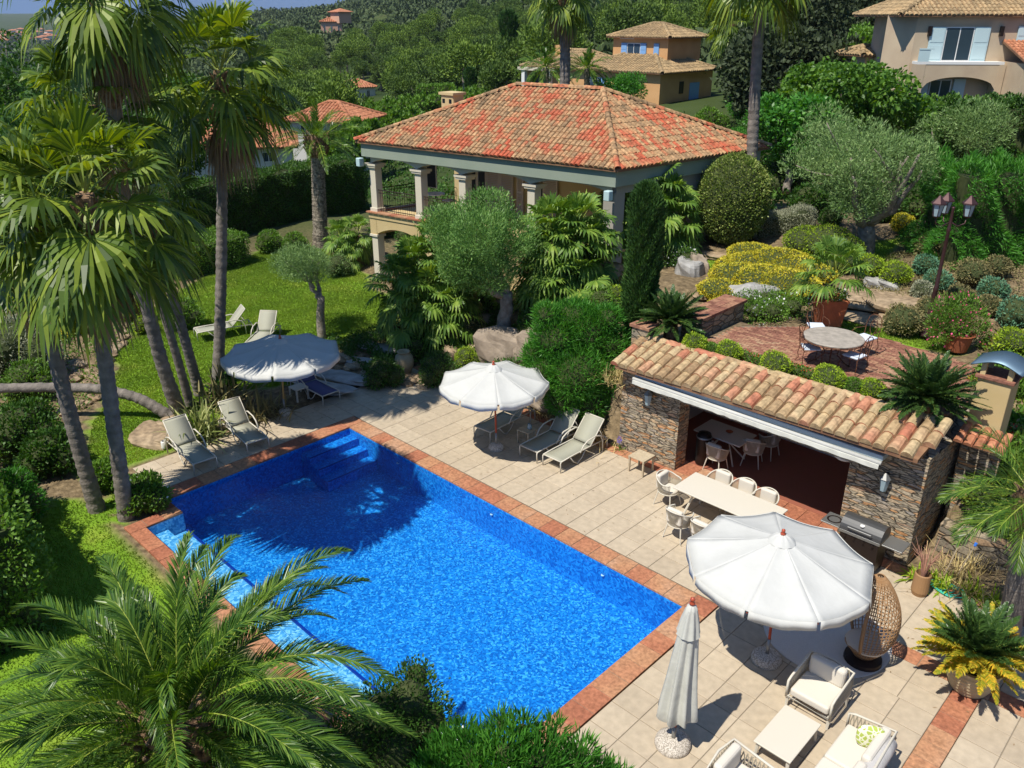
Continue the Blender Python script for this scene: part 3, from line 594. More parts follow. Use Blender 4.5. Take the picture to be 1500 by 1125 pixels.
# ================================================================ PAVING
pv = MB(); bed = MB()
def pav(x0,y0,x1,y1,sx=.6,sy=.6):
    slabs(pv, x0,y0,x1,y1,sx,sy,-.04,.02,.013,.0015); bed.box((x0+.001,y0+.001,-.35),(x1-.001,y1-.001,.006))
pav(-20.6,12.7,-3.5,16.3); pav(-20.6,6.7,-18.99,12.7)
pav(-6.41,3.7,-2.21,12.7); pav(-3.5,12.7,-2.21,13.72); pav(-3.5,14.12,-2.21,16.3); pav(-2.21,14.12,2.6,16.3)
pav(-1.77,3.7,2.6,13.72)
pav(-18.99,12.68,-6.4,12.7,20,1) if 0 else None
tag(pv.build('patio', M['tile_patio']), kind='structure'); tag(bed.build('patio_bed', M['grout']), kind='structure')
rs = MB(); slabs(rs,-3.5,13.72,2.6,14.12,.6,.4,-.04,.022,.012,.002); slabs(rs,-2.21,3.7,-1.77,13.72,.44,.42,-.04,.022,.012,.002); slabs(rs,-20.6,16.3,2.6,16.66,.6,.36,-.04,.022,.012,.002)
slabs(rs,-10.2,16.66,-5.8,17.3,.5,.5,-.04,.024,.01,.002)
tag(rs.build('terracotta_paving_band', M['tile_red']), kind='structure')
MB2 = MB().box((-3.49,13.73,-.3),(2.6,14.11,.01)).box((-2.2,3.71,-.3),(-1.78,13.71,.01)).box((-20.59,16.31,-.3),(2.6,16.65,.01))
tag(MB2.build('paving_band_bed', M['grout']), kind='structure')

# ================================================================ ROOF TILES
def tiles(mb, poly, sp, cl, h=.055, nseg=4, mi=0, jit=.006, trim=0.0):
    P = [A(*p) for p in poly]; u = norm(P[1]-P[0]); nr = norm(np.cross(u, P[2]-P[1]))
    if nr[2] < 0: nr = -nr
    v = np.cross(nr, u)
    if (np.mean(P,0)-P[0])@v < 0: v = -v
    uv = [((p-P[0])@u, (p-P[0])@v) for p in P]; um = max(q[0] for q in uv); u0 = min(q[0] for q in uv); vm = max(q[1] for q in uv)
    for i in range(int((um-u0)/sp)+1):
        a = u0+(i+.5)*sp; cs = [(j+.5)*cl for j in range(int(vm/cl)+1)]
        for c in cs:
            if not inpoly(np.array([a]), np.array([c]), uv)[0]: continue
            aa = a+random.uniform(-jit,jit); c0 = c-cl*.5-.03+random.uniform(-jit,jit)*1.5; c1 = c+cl*.56; r0 = sp*.47*random.uniform(.95,1.04); r1 = r0*.84; lift = random.uniform(.012,.022); sk = random.uniform(-jit,jit)
            V = []; F = []
            for (cc, r, hh) in ((c0, r0, h+lift), (c1, r1, h*.86)):
                for k in range(nseg+1):
                    t = PI*k/nseg; V.append(P[0]+u*(aa+math.cos(t)*r+(sk if cc > c else 0))+v*cc+nr*(math.sin(t)*hh*1.15-.005))
            for k in range(nseg): F.append((k, k+1, nseg+2+k, nseg+1+k))
            mb.add(V, F, mi); mb.add(V[:nseg+1]+[P[0]+u*aa+v*c0-nr*.005], [(k+1, k, nseg+1) for k in range(nseg)], mi)
    return mb
def caps(mb, a, b, w=.13, h=.1, cl=.4, mi=0):
    a, b = A(*a), A(*b); d = norm(b-a); L = np.linalg.norm(b-a); s = norm(np.cross(d, A(0,0,1))); up = np.cross(s, d); n = max(1,int(L/cl))
    for i in range(n):
        p0 = a+d*(L*i/n-.03); p1 = a+d*(L*(i+1)/n+.03); V = []; F = []
        for p, r, hh in ((p0,w,h+.02),(p1,w*.85,h)):
            for k in range(6): t = PI*k/5; V.append(p+s*math.cos(t)*r+up*math.sin(t)*hh)
        for k in range(5): F.append((k,k+1,7+k,6+k))
        mb.add(V, F, mi)
def flatpoly(mb, poly, th=.08, mi=0):
    P = [A(*p) for p in poly]; k = len(P); B = [p-A(0,0,th) for p in P]; V = P+B
    if k == 4: mb.add(V, [(0,1,2,3),(7,6,5,4)], mi)
    else: mb.add(V, [(0,1,2),(5,4,3)], mi)
    mb.add(V, [(i,(i+1)%k,(i+1)%k+k,i+k) for i in range(k)], mi)
def hip_roof(par, O, u, w, s0, s1, t0, t1, z, rise, run, mt, sp=.21, cl=.36, name='roof', skip=(), th=.1):
    """hipped roof: plan frame (O,u,w); ridge runs along u when run > 0"""
    H = lambda s,t,zz: A(O[0]+u[0]*s+w[0]*t, O[1]+u[1]*s+w[1]*t, zz)
    tm = (t0+t1)/2; r = run; a,b,c,d = H(s0,t0,z),H(s1,t0,z),H(s1,t1,z),H(s0,t1,z); e,f = H(s0+r,tm,z+rise),H(s1-r,tm,z+rise)
    pl = [(a,b,f,e),(b,c,f),(c,d,e,f),(d,a,e)]; base = MB(); tl = MB()
    for i,q in enumerate(pl):
        flatpoly(base, q, th); 
        if i not in skip: tiles(tl, q, sp, cl, h=.27*sp)
    ro = base.build(name, M['underlay'], par, world=True)
    for q in ((a,e),(b,f),(c,f),(d,e),(e,f)): caps(tl, q[0]+A(0,0,.03), q[1]+A(0,0,.03), sp*.62, sp*.5, cl)
    tl.build('roof_tiles', mt, par, world=True); return ro
def fr_box(mb, O, u, w, s0, s1, t0, t1, z0, z1, mi=0):
    H = lambda s,t,z: (O[0]+u[0]*s+w[0]*t, O[1]+u[1]*s+w[1]*t, z)
    V = [H(s0,t0,z0),H(s1,t0,z0),H(s1,t1,z0),H(s0,t1,z0),H(s0,t0,z1),H(s1,t0,z1),H(s1,t1,z1),H(s0,t1,z1)]
    return mb.add(V, [(0,3,2,1),(4,5,6,7),(0,1,5,4),(1,2,6,5),(2,3,7,6),(3,0,4,7)], mi)

# ================================================================ POOL HOUSE
ph = thing('pool_house', 'low stone pool house with open front, built into the bank beside the pool', 'pool house', (-8.1, 17, 0))
for q_ in (((BX0,BY0,0),(-10.2,17.15,2.56)),((-5.78,BY0,0),(BX1,17.15,2.68))): MB().box(*q_).build('stone_pillar', M['stone'], ph, world=True, bevel=.015)
for q_ in (((BX0+.003,17.151,0),(-11.7,BY1,2.6)),((-4.55,17.151,0),(BX1-.003,BY1,2.6))): MB().box(*q_).build('side_wall', M['stone'], ph, world=True)
w = MB().box((BX0,17.16,2.61),(BX0+.4,17.9,3.05))
w.build('stone_wall', M['stone'], ph, world=True, bevel=.015)
l = MB()
for i in range(74):
    x = -10.2+i*.06; l.box((x+.003,16.66-random.uniform(0,.012),2.02),(x+.057,17.12,2.02+random.uniform(.40,.43)))
l.build('lintel', islandmat('lintel_stone',[(0,(.24,.21,.17)),(1,(.42,.37,.29))],.85,.3,1,.5,12,.4), ph, world=True)
MB().box((-10.2,16.68,2.44),(-5.78,17.1,2.56)).build('lintel_beam', M['stucco_grey_and_shade'], ph, world=True)
i_ = MB().box((-11.69,20.3,0),(-4.56,20.55,2.58)).box((-11.69,17.16,0),(-11.6,20.3,2.58)).box((-4.65,17.16,0),(-4.56,20.3,2.58)).build('interior_wall', M['plaster'], ph, world=True)
MB().box((-11.6,17.31,-.2),(-4.65,20.3,.016)).build('floor', M['floor_in'], ph, world=True)
MB().box((-11.68,17.12,2.585),(-4.58,20.54,2.62)).build('ceiling', M['plaster'], ph, world=True)
rp = [(-11.95,16.15,2.68),(-4.3,16.15,2.84),(-4.22,17.4,3.2),(-12.1,17.4,3.10)]
b = MB(); flatpoly(b, rp, .09); b.build('roof', M['underlay'], ph, world=True)
t = MB(); tiles(t, [A(*p)+A(0,0,.012) for p in rp], .275, .46, .10, 6, jit=.012); t.build('roof_tiles', M['roof_pool'], ph, world=True)
t = MB(); caps(t, (-12.1,17.47,3.12),(-4.2,17.47,3.2),.13,.07,.42); t.build('ridge_mortar', M['roof_pool'], ph, world=True)
aw = thing('rolled_awning', 'long rolled white awning mounted under the pool house eave', 'awning', (-8.2,16.4,2.4))
MB().box((-11.4,16.28,2.47),(-5.0,16.6,2.60)).build('cassette', mat('shade_tinted_cassette',(.42,.50,.53),.5), aw, world=True, bevel=.02)  # white cassette; the blue-grey is shade put into its colour
b = MB(); n = 40; V = []
for i in range(n+1):
    x = -11.38+i*(6.36/n); dz = random.uniform(-.012,.012); V += [(x,16.29,2.47),(x,16.16,2.42),(x,16.14+random.uniform(-.01,.01),2.33+dz)]
b.add(V, [(3*i,3*i+1,3*i+4,3*i+3) for i in range(n)]+[(3*i+1,3*i+2,3*i+5,3*i+4) for i in range(n)]); o = b.build('valance', M['canvas_closed'], aw, world=True); m_ = o.modifiers.new('t','SOLIDIFY'); m_.thickness = .008
MB().tube([(-11.4,16.22,2.45),(-5,16.22,2.45)],.045,10).build('roller', M['canvas'], aw, world=True, smooth=True)
# terrace above
ts = MB().box((BX0+.42,17.52,2.63),(-4.52,BY1+.25,2.90)); tag(ts.build('terrace_slab', mat('planter_soil',(.12,.085,.05),.95,noise=(8,(.2,.15,.09),.4,.6),bump=.8)), kind='structure')
tpoly = [G(1030,500,2.98)[:2], G(1086,478,2.98)[:2], G(1180,478,2.98)[:2], G(1300,497,2.98)[:2], G(1425,535,2.98)[:2], (-4.4,19.0),(-4.6,18.35),(-11.5,18.35)]
tb = MB(); xs = np.arange(-12.5,-3,.21); ys = np.arange(17.5,24,.105)
for j,y in enumerate(ys):
    for i,x in enumerate(xs):
        xx = x+(j%2)*.105
        if inpoly(np.array([xx]),np.array([y]),tpoly)[0]:
            dz = random.uniform(-.003,.003); tb.box((xx-.1,y-.048,2.93),(xx+.1,y+.048,2.985+dz))
tag(tb.build('brick_terrace', M['brick']), kind='structure')
tb = MB().prism([p for p in tpoly],2.86,2.972); tag(tb.build('terrace_bed', M['grout']), kind='structure')
# low walls beside the terrace and the building
def wallthing(label, parts, cap=None, name='stone_wall', cat='wall', mt='stone', capm='tile_red'):
    c = np.mean([[(p[0][0]+p[1][0])/2,(p[0][1]+p[1][1])/2] for p in parts],0); t = thing(name, label, cat, (c[0],c[1],min(p[0][2] for p in parts)))
    m = MB()
    for lo,hi in parts: m.box(lo,hi)
    m.build('masonry', M[mt], t, world=True, bevel=.02)
    if cap:
        m = MB()
        for lo,hi in cap: slabs(m, lo[0],lo[1],hi[0],hi[1],.3,.3,lo[2],hi[2],.008,.003)
        m.build('capping', M[capm], t, world=True)
    return t
q0 = G(1062,498,2.98); q1 = G(1092,470,2.98)
wl = thing('bench_wall', 'low stone wall with red brick top at the left edge of the brick terrace', 'wall', (q0[0]-.2,(q0[1]+q1[1])/2,2.95))
MB().box((-11.75,q0[1]-.2,2.7),(-11.1,q1[1]+.3,3.42)).build('masonry', M['stone2'], wl, world=True, bevel=.02)
m = MB(); slabs(m,-11.8,q0[1]-.25,-11.05,q1[1]+.35,.25,.22,3.42,3.5,.008,.003); m.build('capping', M['brick'], wl, world=True)
wallthing('stone wall in shade right of the pool house, below the chimney', [((-4.1,18.3,0),(-3.3,18.39,2.5))], name='retaining_wall')
wallthing('low stone garden wall behind the spiky yellow-green plants at the right', [((-3.9,17.35,0),(-.4,17.7,.95))], name='garden_wall', mt='stone2')
wallthing('short brick stack at the left end of the pool house roof by the slim cypress', [((-12.35,17.35,2.4),(-11.8,17.8,3.35))], [((-12.4,17.3,3.35),(-11.75,17.85,3.43))], name='brick_pier', mt='stone2', capm='brick')
ck = thing('chimney', 'ochre rendered barbecue chimney with a curved zinc cowl on the right of the terrace', 'chimney', (-3.6,18.75,2.6))
MB().box((-4.12,18.4,2.5),(-3.46,19.05,4.02)).build('shaft', M['stucco'], ck, world=True, bevel=.02)
MB().box((-4.17,18.35,4.02),(-3.41,19.1,4.09)).build('cap_course', M['brick'], ck, world=True, bevel=.01)
for x,y in ((-4.05,18.47),(-3.53,18.47),(-3.53,18.98),(-4.05,18.98)): MB().box((x-.05,y-.05,4.09),(x+.05,y+.05,4.36)).build('cap_post', M['stucco'], ck, world=True)
b = MB(); V = []; n = 14
for i in range(n+1):
    q = -.5+1.0*i/n; z = 4.36+.11*math.cos(q*4.2); V += [(-3.79+q,18.3,z),(-3.79+q,19.15,z)]
b.add(V, [(2*i,2*i+2,2*i+3,2*i+1) for i in range(n)]); o = b.build('cowl', M['zinc'], ck, world=True, smooth=True); mm = o.modifiers.new('t','SOLIDIFY'); mm.thickness = .025
b = MB(); tiles(b,[(-4.15,17.75,2.75),(-3.1,17.75,2.75),(-3.1,18.36,2.98),(-4.15,18.36,2.98)],.2,.3,.06); b.build('tile_ledge', M['roof_far'], ck, world=True)

# ================================================================ MAIN VILLA
EZ = 6.38
ha = G(520,203,6.45); hc = G(905,245,6.45); hd = G(1128,212,6.45)
hu = norm((hc-ha)); hw = norm((hd-hc)); HS = float(np.linalg.norm(hc-ha)); HT = float(np.linalg.norm(hd-hc))
def HP(s,t,z): q = ha+hu*s+hw*t; return A(q[0],q[1],z)
def hpx(px, py, t):
    o = HP(0,t,0); nn = A(-hu[1],hu[0],0); d = CF+CR*(px-CX)/FL-CU*(py-CY)/FL; k = ((o-A(0,0,EYE))@nn)/(d@nn); q = A(0,0,EYE)+d*k
    z = q[2]; q = q-HP(0,t,0); return float(q@hu), float(z)
vl = thing('villa', 'ochre villa with mottled red and tan tiled roof and a columned veranda', 'villa', HP(6,4,3))
hip_roof(vl, ha, hu, hw, 0, HS, 0, HT, EZ, 2.1, 4.1, M['roof_main'], .19, .34)
# rear wing roof and walls
hip_roof(vl, ha, hu, hw, -1.6, 4.6, 5.6, 10.2, EZ-.25, 1.25, 2.3, M['roof_main'], .19, .34, name='wing_roof')
b = MB(); fr_box(b, ha,hu,hw,-1.2,4.2,6.0,9.8,.2,EZ-.36); b.build('wing_wall', M['stucco'], vl, world=True)
b = MB(); fr_box(b, ha,hu,hw,2.9,HS-.45,3.0,HT-.5,.2,EZ-.13); b.build('wall', M['stucco'], vl, world=True)
b = MB(); fr_box(b, ha,hu,hw,HS-.8,HS-.4,.5,3.0,5.45,EZ-.12); fr_box(b, ha,hu,hw,HS-.85,HS-.42,.45,.95,2.0,5.5); fr_box(b, ha,hu,hw,HS-.44,HS-.36,3.0,HT-.5,1.8,EZ-.12); b.build('side_wall', M['stucco_grey_and_shade'], vl, world=True)  # ochre wall turned away from the sun, its shadow given as grey colour
b = MB(); fr_box(b, ha,hu,hw,.15,HS-.15,.12,.30,EZ-.62,EZ-.11); fr_box(b, ha,hu,hw,HS-.33,HS-.15,.3,HT-.3,EZ-.62,EZ-.11); fr_box(b, ha,hu,hw,.15,.33,.3,HT-.3,EZ-.72,EZ-.11); b.build('fascia', M['fascia'], vl, world=True)
b = MB(); fr_box(b, ha,hu,hw,.2,HS-.4,.31,3.1,EZ-.2,EZ-.14); b.build('veranda_ceiling', M['trim'], vl, world=True)
cols = [.35,2.85,5.1,8.3,HS-.45]
for s in cols[:4]:
    b = MB(); fr_box(b,ha,hu,hw,s-.16,s+.16,.4,.72,3.4,5.28); c_ = b.build('column', M['trim'], vl, world=True, bevel=.015)
    b = MB(); fr_box(b,ha,hu,hw,s-.25,s+.25,.33,.79,5.28,5.36); fr_box(b,ha,hu,hw,s-.3,s+.3,.3,.83,5.36,5.46); b.build('capital', M['trim'], vl, world=True, bevel=.01); b = MB(); fr_box(b,ha,hu,hw,s-.2,s+.2,.36,.76,3.4,3.62); b.build('column_foot', M['trim'], vl, world=True, bevel=.01)
for s0,s1 in zip(cols[:-1],cols[1:]):
    b = MB(); n = 16; V = []
    for i in range(n+1):
        q = i/n; s = s0+(s1-s0)*q; z = 5.46+.24*(1-abs(2*q-1)**2.6)
        for t in (.36,.74): V += [tuple(HP(s,t,z)), tuple(HP(s,t,EZ-.15))]
    F = []
    for i in range(n): k = 4*i; F += [(k,k+4,k+5,k+1),(k+2,k+3,k+7,k+6),(k,k+2,k+6,k+4)]
    b.add(V,F); b.build('arch', M['trim'], vl, world=True)
b = MB(); fr_box(b,ha,hu,hw,.1,HS-.5,.3,3.0,3.2,3.42); b.build('veranda_floor', M['stucco'], vl, world=True)
b = MB()
for i in range(16): fr_box(b,ha,hu,hw,.05+i*.32,.05+i*.32+.31,.22,.6,3.421,3.475)
for i in range(8): fr_box(b,ha,hu,hw,.02,.35,.61+i*.3,.61+i*.3+.29,3.421,3.475)
b.build('tile_edging', M['tile_red'], vl, world=True)
b = MB(); n = 14; V = []
for i in range(n+1):
    q = i/n; s = .45+2.5*q; z = 2.5+.42*math.sin(PI*min(1,q*.62+.0)) if q < .9 else 2.3
    z = 2.52+.32*(1-abs(2*q-1)**2.2) if q < 1 else 2.5
    V += [tuple(HP(s,.34,z)), tuple(HP(s,.34,3.21)), tuple(HP(s,.7,z)), tuple(HP(s,.7,3.21))]
F = []
for i in range(n): k = 4*i; F += [(k,k+4,k+5,k+1),(k+2,k+3,k+7,k+6),(k,k+2,k+6,k+4)]
b.add(V,F); fr_box(b,ha,hu,hw,2.95,HS-.5,.34,.7,1.0,3.21); fr_box(b,ha,hu,hw,.1,.5,.34,.7,2.5,3.21); fr_box(b,ha,hu,hw,.1,.4,.7,3.,2.5,3.21)
b.build('balcony_wall', M['stucco'], vl, world=True)
b = MB(); fr_box(b,ha,hu,hw,.14,.46,.36,.68,.1,2.5); fr_box(b,ha,hu,hw,.08,.52,.3,.74,2.4,2.5); b.build('lower_column', M['trim'], vl, world=True, bevel=.01)
b = MB(); fr_box(b,ha,hu,hw,2.85,3.15,.34,3.1,.2,3.2); b.build('lower_wall', M['stucco'], vl, world=True)
# openings in the rear veranda wall, placed where the sight lines meet that wall
tw = 2.98
def opening(px0,px1,zb_,zt_,kind):
    s0 = hpx(px0,290,tw)[0]; s1 = hpx(px1,290,tw)[0]; b = MB()
    if kind == 'door':
        fr_box(b,ha,hu,hw,s0-.06,s1+.06,tw-.03,tw,zb_,zt_+.06); d = b.build('french_door', M['trim'], vl, world=True)
        g = MB(); fr_box(g,ha,hu,hw,s0,s1,tw-.04,tw-.031,zb_+.03,zt_); g.build('pane', M['dark'], d); 
        g = d.children[0]; g.data.transform(__import__('mathutils').Matrix.Translation(-Vector(vl.location)))
    else:
        fr_box(b,ha,hu,hw,s0,s0+.05,tw-.12,tw-.07,zb_,zt_); fr_box(b,ha,hu,hw,s1-.05,s1,tw-.12,tw-.07,zb_,zt_); n = int((zt_-zb_)/.07)
        for i in range(n): fr_box(b,ha,hu,hw,s0+.05,s1-.05,tw-.11,tw-.08,zb_+i*.07,zb_+i*.07+.045)
        for zz in (zb_,(zb_+zt_)/2,zt_-.08): fr_box(b,ha,hu,hw,s0+.04,s1-.04,tw-.121,tw-.069,zz,zz+.08)
        b.build('shutter', M['shutter'], vl, world=True)
for q in [(685,698,3.5,5.55,'door'),(702,713,3.5,5.55,'door'),(714,734,3.5,5.5,'s'),(735,754,3.5,5.5,'s'),(760,769,3.5,5.5,'s'),(785,797,3.5,5.5,'door'),(798,819,3.5,5.5,'s'),(628,640,4.2,5.3,'door')]: opening(*q)
# railing
rl = MB()
def rail(p, q, z0=3.48, z1=4.38, n=None):
    p, q = A(*p), A(*q); L = np.linalg.norm(q-p); n = n or int(L/.12)
    for zz in (z0+.08,z1,z1-.12): rl.tube([p+A(0,0,zz),q+A(0,0,zz)],.014 if zz != z1 else .02,5)
    for i in range(n+1): c = p+(q-p)*i/n; rl.tube([c+A(0,0,z0),c+A(0,0,z1)],.008,4)
z0_ = lambda s,t: HP(s,t,0)
rail(z0_(.5,.5),z0_(2.7,.5)); rail(z0_(3.0,.5),z0_(4.95,.5)); rail(z0_(.2,.8),z0_(.2,2.9)); rl.build('railing', M['iron'], vl, world=True)
def ltn(p):
    l = MB().box((p[0]-.12,p[1]-.12,p[2]),(p[0]+.12,p[1]+.12,p[2]+.34)); return l.build('soffit_lamp', mat('pale_blue_lamp',(.45,.60,.62),.5), vl, world=True, bevel=.03)
ltn(HP(.12,.05,5.35)); ltn(HP(HS-.35,.05,5.3))
cp_ = HP(2.1,2.9,0); b = MB().box((cp_[0]-.38,cp_[1]-.3,6.6),(cp_[0]+.38,cp_[1]+.3,8.15)); ch = b.build('chimney', M['stucco'], vl, world=True, bevel=.06)
m = MB().box((cp_[0]-.44,cp_[1]-.36,8.1),(cp_[0]+.44,cp_[1]+.36,8.2)).build('chimney_cap', M['stucco'], ch); m.location = -Vector(vl.location)
m = MB().box((cp_[0]-.28,cp_[1]-.304,7.78),(cp_[0]-.12,cp_[1]-.28,7.95)).box((cp_[0]+.12,cp_[1]-.304,7.78),(cp_[0]+.28,cp_[1]-.28,7.95)).build('vent_hole', M['dark'], ch); m.location = -Vector(vl.location)
b = MB().prism([(cp_[0]-.35,cp_[1]-.62),(cp_[0]+.05,cp_[1]-.62),(cp_[0]+.05,cp_[1]-.31),(cp_[0]-.35,cp_[1]-.31)],6.9,7.45); b.build('flashing', M['white'], vl, world=True, bevel=.04)
b = MB(); q = HP(HS-.37,4.4,4.2); fr_box(b,ha,hu,hw,HS-.36,HS-.3,4.3,4.75,4.3,4.75); b.build('wall_box', M['white'], vl, world=True)

# ================================================================ OTHER HOUSES
def window(par, O, u, w, s0, s1, z0, z1, fm='white', sh=None, sw=.45, t=-.02, arch=False):
    b = MB(); fr_box(b,O,u,w,s0,s1,t-.03,t+.1,z0,z1); wd = b.build('window', M[fm], par, world=True)
    g = MB(); m = (s0+s1)/2; fr_box(g,O,u,w,s0+.06,m-.03,t-.04,t-.025,z0+.06,z1-.06); fr_box(g,O,u,w,m+.03,s1-.06,t-.04,t-.025,z0+.06,z1-.06)
    p = g.build('pane', M['glass'], wd); p.location = -Vector(par.location)
    if sh:
        for a0,a1 in ((s0-sw-.02,s0-.02),(s1+.02,s1+sw+.02)):
            h = MB(); fr_box(h,O,u,w,a0,a1,t-.07,t-.02,z0,z1)
            for k in range(2): fr_box(h,O,u,w,a0+.06,a1-.06,t-.085,t-.065,z0+.1+k*(z1-z0)/2,z0+(k+1)*(z1-z0)/2-.06)
            h.build('shutter', M[sh], par, world=True)
X_, Y_ = A(1,0,0), A(0,1,0)
q2 = G(965,152,3.5); O2 = A(q2[0]-10, q2[1], 0)
h2 = thing('neighbour_house', 'two storey orange house with blue shutters behind the villa', 'house', (q2[0]-4,q2[1]+4,3.5))
b = MB(); fr_box(b,O2,X_,Y_,0,10,0,9,2.5,6.2); fr_box(b,O2,X_,Y_,-8.5,0,1.5,8.5,2.0,6.1) ; fr_box(b,O2,X_,Y_,1.6,8.2,3.5,9.2,5.5,9.15); b.build('wall', M['stucco_h2'], h2, world=True)
hip_roof(h2, O2,X_,Y_,-.5,10.5,-.5,9.5,6.2,1.75,4.6,M['roof_ochre'],.33,.6); hip_roof(h2, O2,X_,Y_,-9,1.,1.0,9,6.1,1.6,3.6,M['roof_ochre'],.33,.6)
hip_roof(h2, O2,X_,Y_,1.1,8.7,3.0,9.7,9.15,1.2,3.2,M['roof_ochre'],.33,.6)
window(h2,A(O2[0],O2[1]+3.5,0),X_,Y_,3.4,5.0,7.2,8.6,'white','bluesh',.7); b = MB(); fr_box(b,A(O2[0],O2[1]+3.5,0),X_,Y_,6.6,7.2,-.08,.0,7.3,8.6); b.build('shutter', M['bluesh'], h2, world=True)
b = MB(); fr_box(b,A(O2[0],O2[1],0),X_,Y_,2.5,4.2,3.38,3.46,8.95,9.02); b.build('awning_rail', M['white'], h2, world=True)
window(h2,O2,X_,Y_,1.6,3.0,4.4,5.5,'white','bluesh',.5); window(h2,O2,X_,Y_,5.2,6.4,4.3,5.4,'white','bluesh',.5)
Ox = A(O2[0]+10,O2[1],0); b = MB(); fr_box(b,Ox,Y_,-X_,5.0,6.6,-.09,.0,2.9,5.1); b.build('shutter', M['bluesh'], h2, world=True)
b = MB(); fr_box(b,Ox,Y_,-X_,3.2,3.9,-.05,.02,4.2,5.3); b.build('window', M['dark'], h2, world=True)
b = MB(); fr_box(b,O2,X_,Y_,-7.6,-5.0,1.42,1.52,2.5,5.2); b.build('porch_opening', M['dark'], h2, world=True)
for s in (-8.4,-4.8): b = MB(); fr_box(b,O2,X_,Y_,s,s+.45,.6,1.05,2.3,5.9); b.build('porch_column', M['white'], h2, world=True)
b = MB(); fr_box(b,O2,X_,Y_,-8.9,-4.0,.5,1.5,5.75,6.05); b.build('porch_beam', M['trim'], h2, world=True)
b = MB(); fr_box(b,O2,X_,Y_,-6.2,-5.4,3.5,4.2,6.5,8.2); b.build('chimney', M['stucco_h2'], h2, world=True)
# house at the right edge
D3 = 50.; ux = norm(CR*1.0+A(CF[0],CF[1],0)*-.10); ux = norm(A(ux[0],ux[1],0)); wy = A(-ux[1],ux[0],0)
if wy@CF < 0: wy = -wy
g3 = BD(1322,150,D3); O3 = A(g3[0],g3[1],0); zg = g3[2]
h3 = thing('balcony_house', 'pinkish ochre house with pale blue shutters and arched ground floor at the right', 'house', (g3[0]+2,g3[1]+3,zg))
PXM = 1/24.2
def S3(px): return (px-1322)*PXM
def Z3(py): return zg+(150-py)*PXM*.915
b = MB(); b2 = fr_box(b,O3,ux,wy,0,11,.0,8,zg-3,Z3(22)); 
Lw = norm(ux*-.45+wy*.9); V = []
p0 = O3; p1 = O3-ux*1.2+wy*1.6; p2 = p1+wy*6+ux*2
b.add([(p0[0],p0[1],zg-3),(p1[0],p1[1],zg-3),(p1[0],p1[1],Z3(22)),(p0[0],p0[1],Z3(22))],[(0,1,2,3)]); b.add([(p1[0],p1[1],zg-3),(p2[0],p2[1],zg-3),(p2[0],p2[1],Z3(22)),(p1[0],p1[1],Z3(22))],[(0,1,2,3)])
b.build('wall', M['stucco_h3'], h3, world=True)
hip_roof(h3,O3,ux,wy,-1.15,14,-.35,9,Z3(22),2.0,4.2,M['roof_ochre'],.26,.45)
window(h3,O3,ux,wy,S3(1363),S3(1402),Z3(88),Z3(39),'white','paleblue',.85,-.03); window(h3,O3,ux,wy,S3(1480),S3(1512),Z3(70),Z3(38),'white','paleblue',.8,-.03)
b = MB(); fr_box(b,O3,ux,wy,S3(1325),S3(1443),-.9,0,Z3(92),Z3(88)); b.build('balcony', M['white'], h3, world=True)
b = MB(); fr_box(b,O3,ux,wy,S3(1325),S3(1340),-.9,-.86,Z3(88),Z3(70)); fr_box(b,O3,ux,wy,S3(1325),S3(1345),-.92,-.84,Z3(71),Z3(69)); b.build('balcony_screen', M['paleblue'], h3, world=True)
b = MB(); n = 16; V = []
for i in range(n+1):
    q = i/n; s = S3(1337)+(S3(1437)-S3(1337))*q; z = Z3(128)+(Z3(110)-Z3(128))*math.sqrt(max(0,1-(2*q-1)**2)); V += [tuple(O3+ux*s-wy*.88+A(0,0,z)), tuple(O3+ux*s-wy*.88+A(0,0,Z3(92)))]
b.add(V,[(2*i,2*i+2,2*i+3,2*i+1) for i in range(n)]); fr_box(b,O3,ux,wy,S3(1325),S3(1337),-.9,0,zg-3,Z3(92)); fr_box(b,O3,ux,wy,S3(1437),S3(1446),-.9,0,zg-3,Z3(92)); b.build('arcade', M['stucco_h3'], h3, world=True)
window(h3,O3,ux,wy,S3(1355),S3(1385),Z3(158),Z3(115),'white',None,0,-.03)
for s0,s1 in ((1338,1353),(1388,1404)): b = MB(); fr_box(b,O3,ux,wy,S3(s0),S3(s1),-.1,-.02,Z3(158),Z3(114)); b.build('shutter', M['paleblue'], h3, world=True)
for x in (1341,1438): b = MB(); fr_box(b,O3,ux,wy,S3(x)-.09,S3(x)+.09,-.2,0,Z3(52),Z3(38)); b.build('wall_lamp', M['iron'], h3, world=True)
b = MB(); fr_box(b,O3,ux,wy,S3(1447),S3(1600),-3.0,0,zg-3,Z3(88)); b.build('annex_wall', M['stucco_h3'], h3, world=True)
rp = [O3+ux*S3(1443)-wy*3.6+A(0,0,Z3(86)), O3+ux*S3(1600)-wy*3.6+A(0,0,Z3(86)), O3+ux*S3(1600)+A(0,0,Z3(58)), O3+ux*S3(1443)+A(0,0,Z3(58))]
b = MB(); flatpoly(b,rp,.12); b.build('annex_roof', M['underlay'], h3, world=True); b = MB(); tiles(b,rp,.24,.42,.07); b.build('annex_roof_tiles', M['roof_far'], h3, world=True)
b = MB(); fr_box(b,O3,ux,wy,S3(1484),S3(1508),-3.1,-3.0,Z3(160),Z3(118)); b.build('shutter', M['paleblue'], h3, world=True)
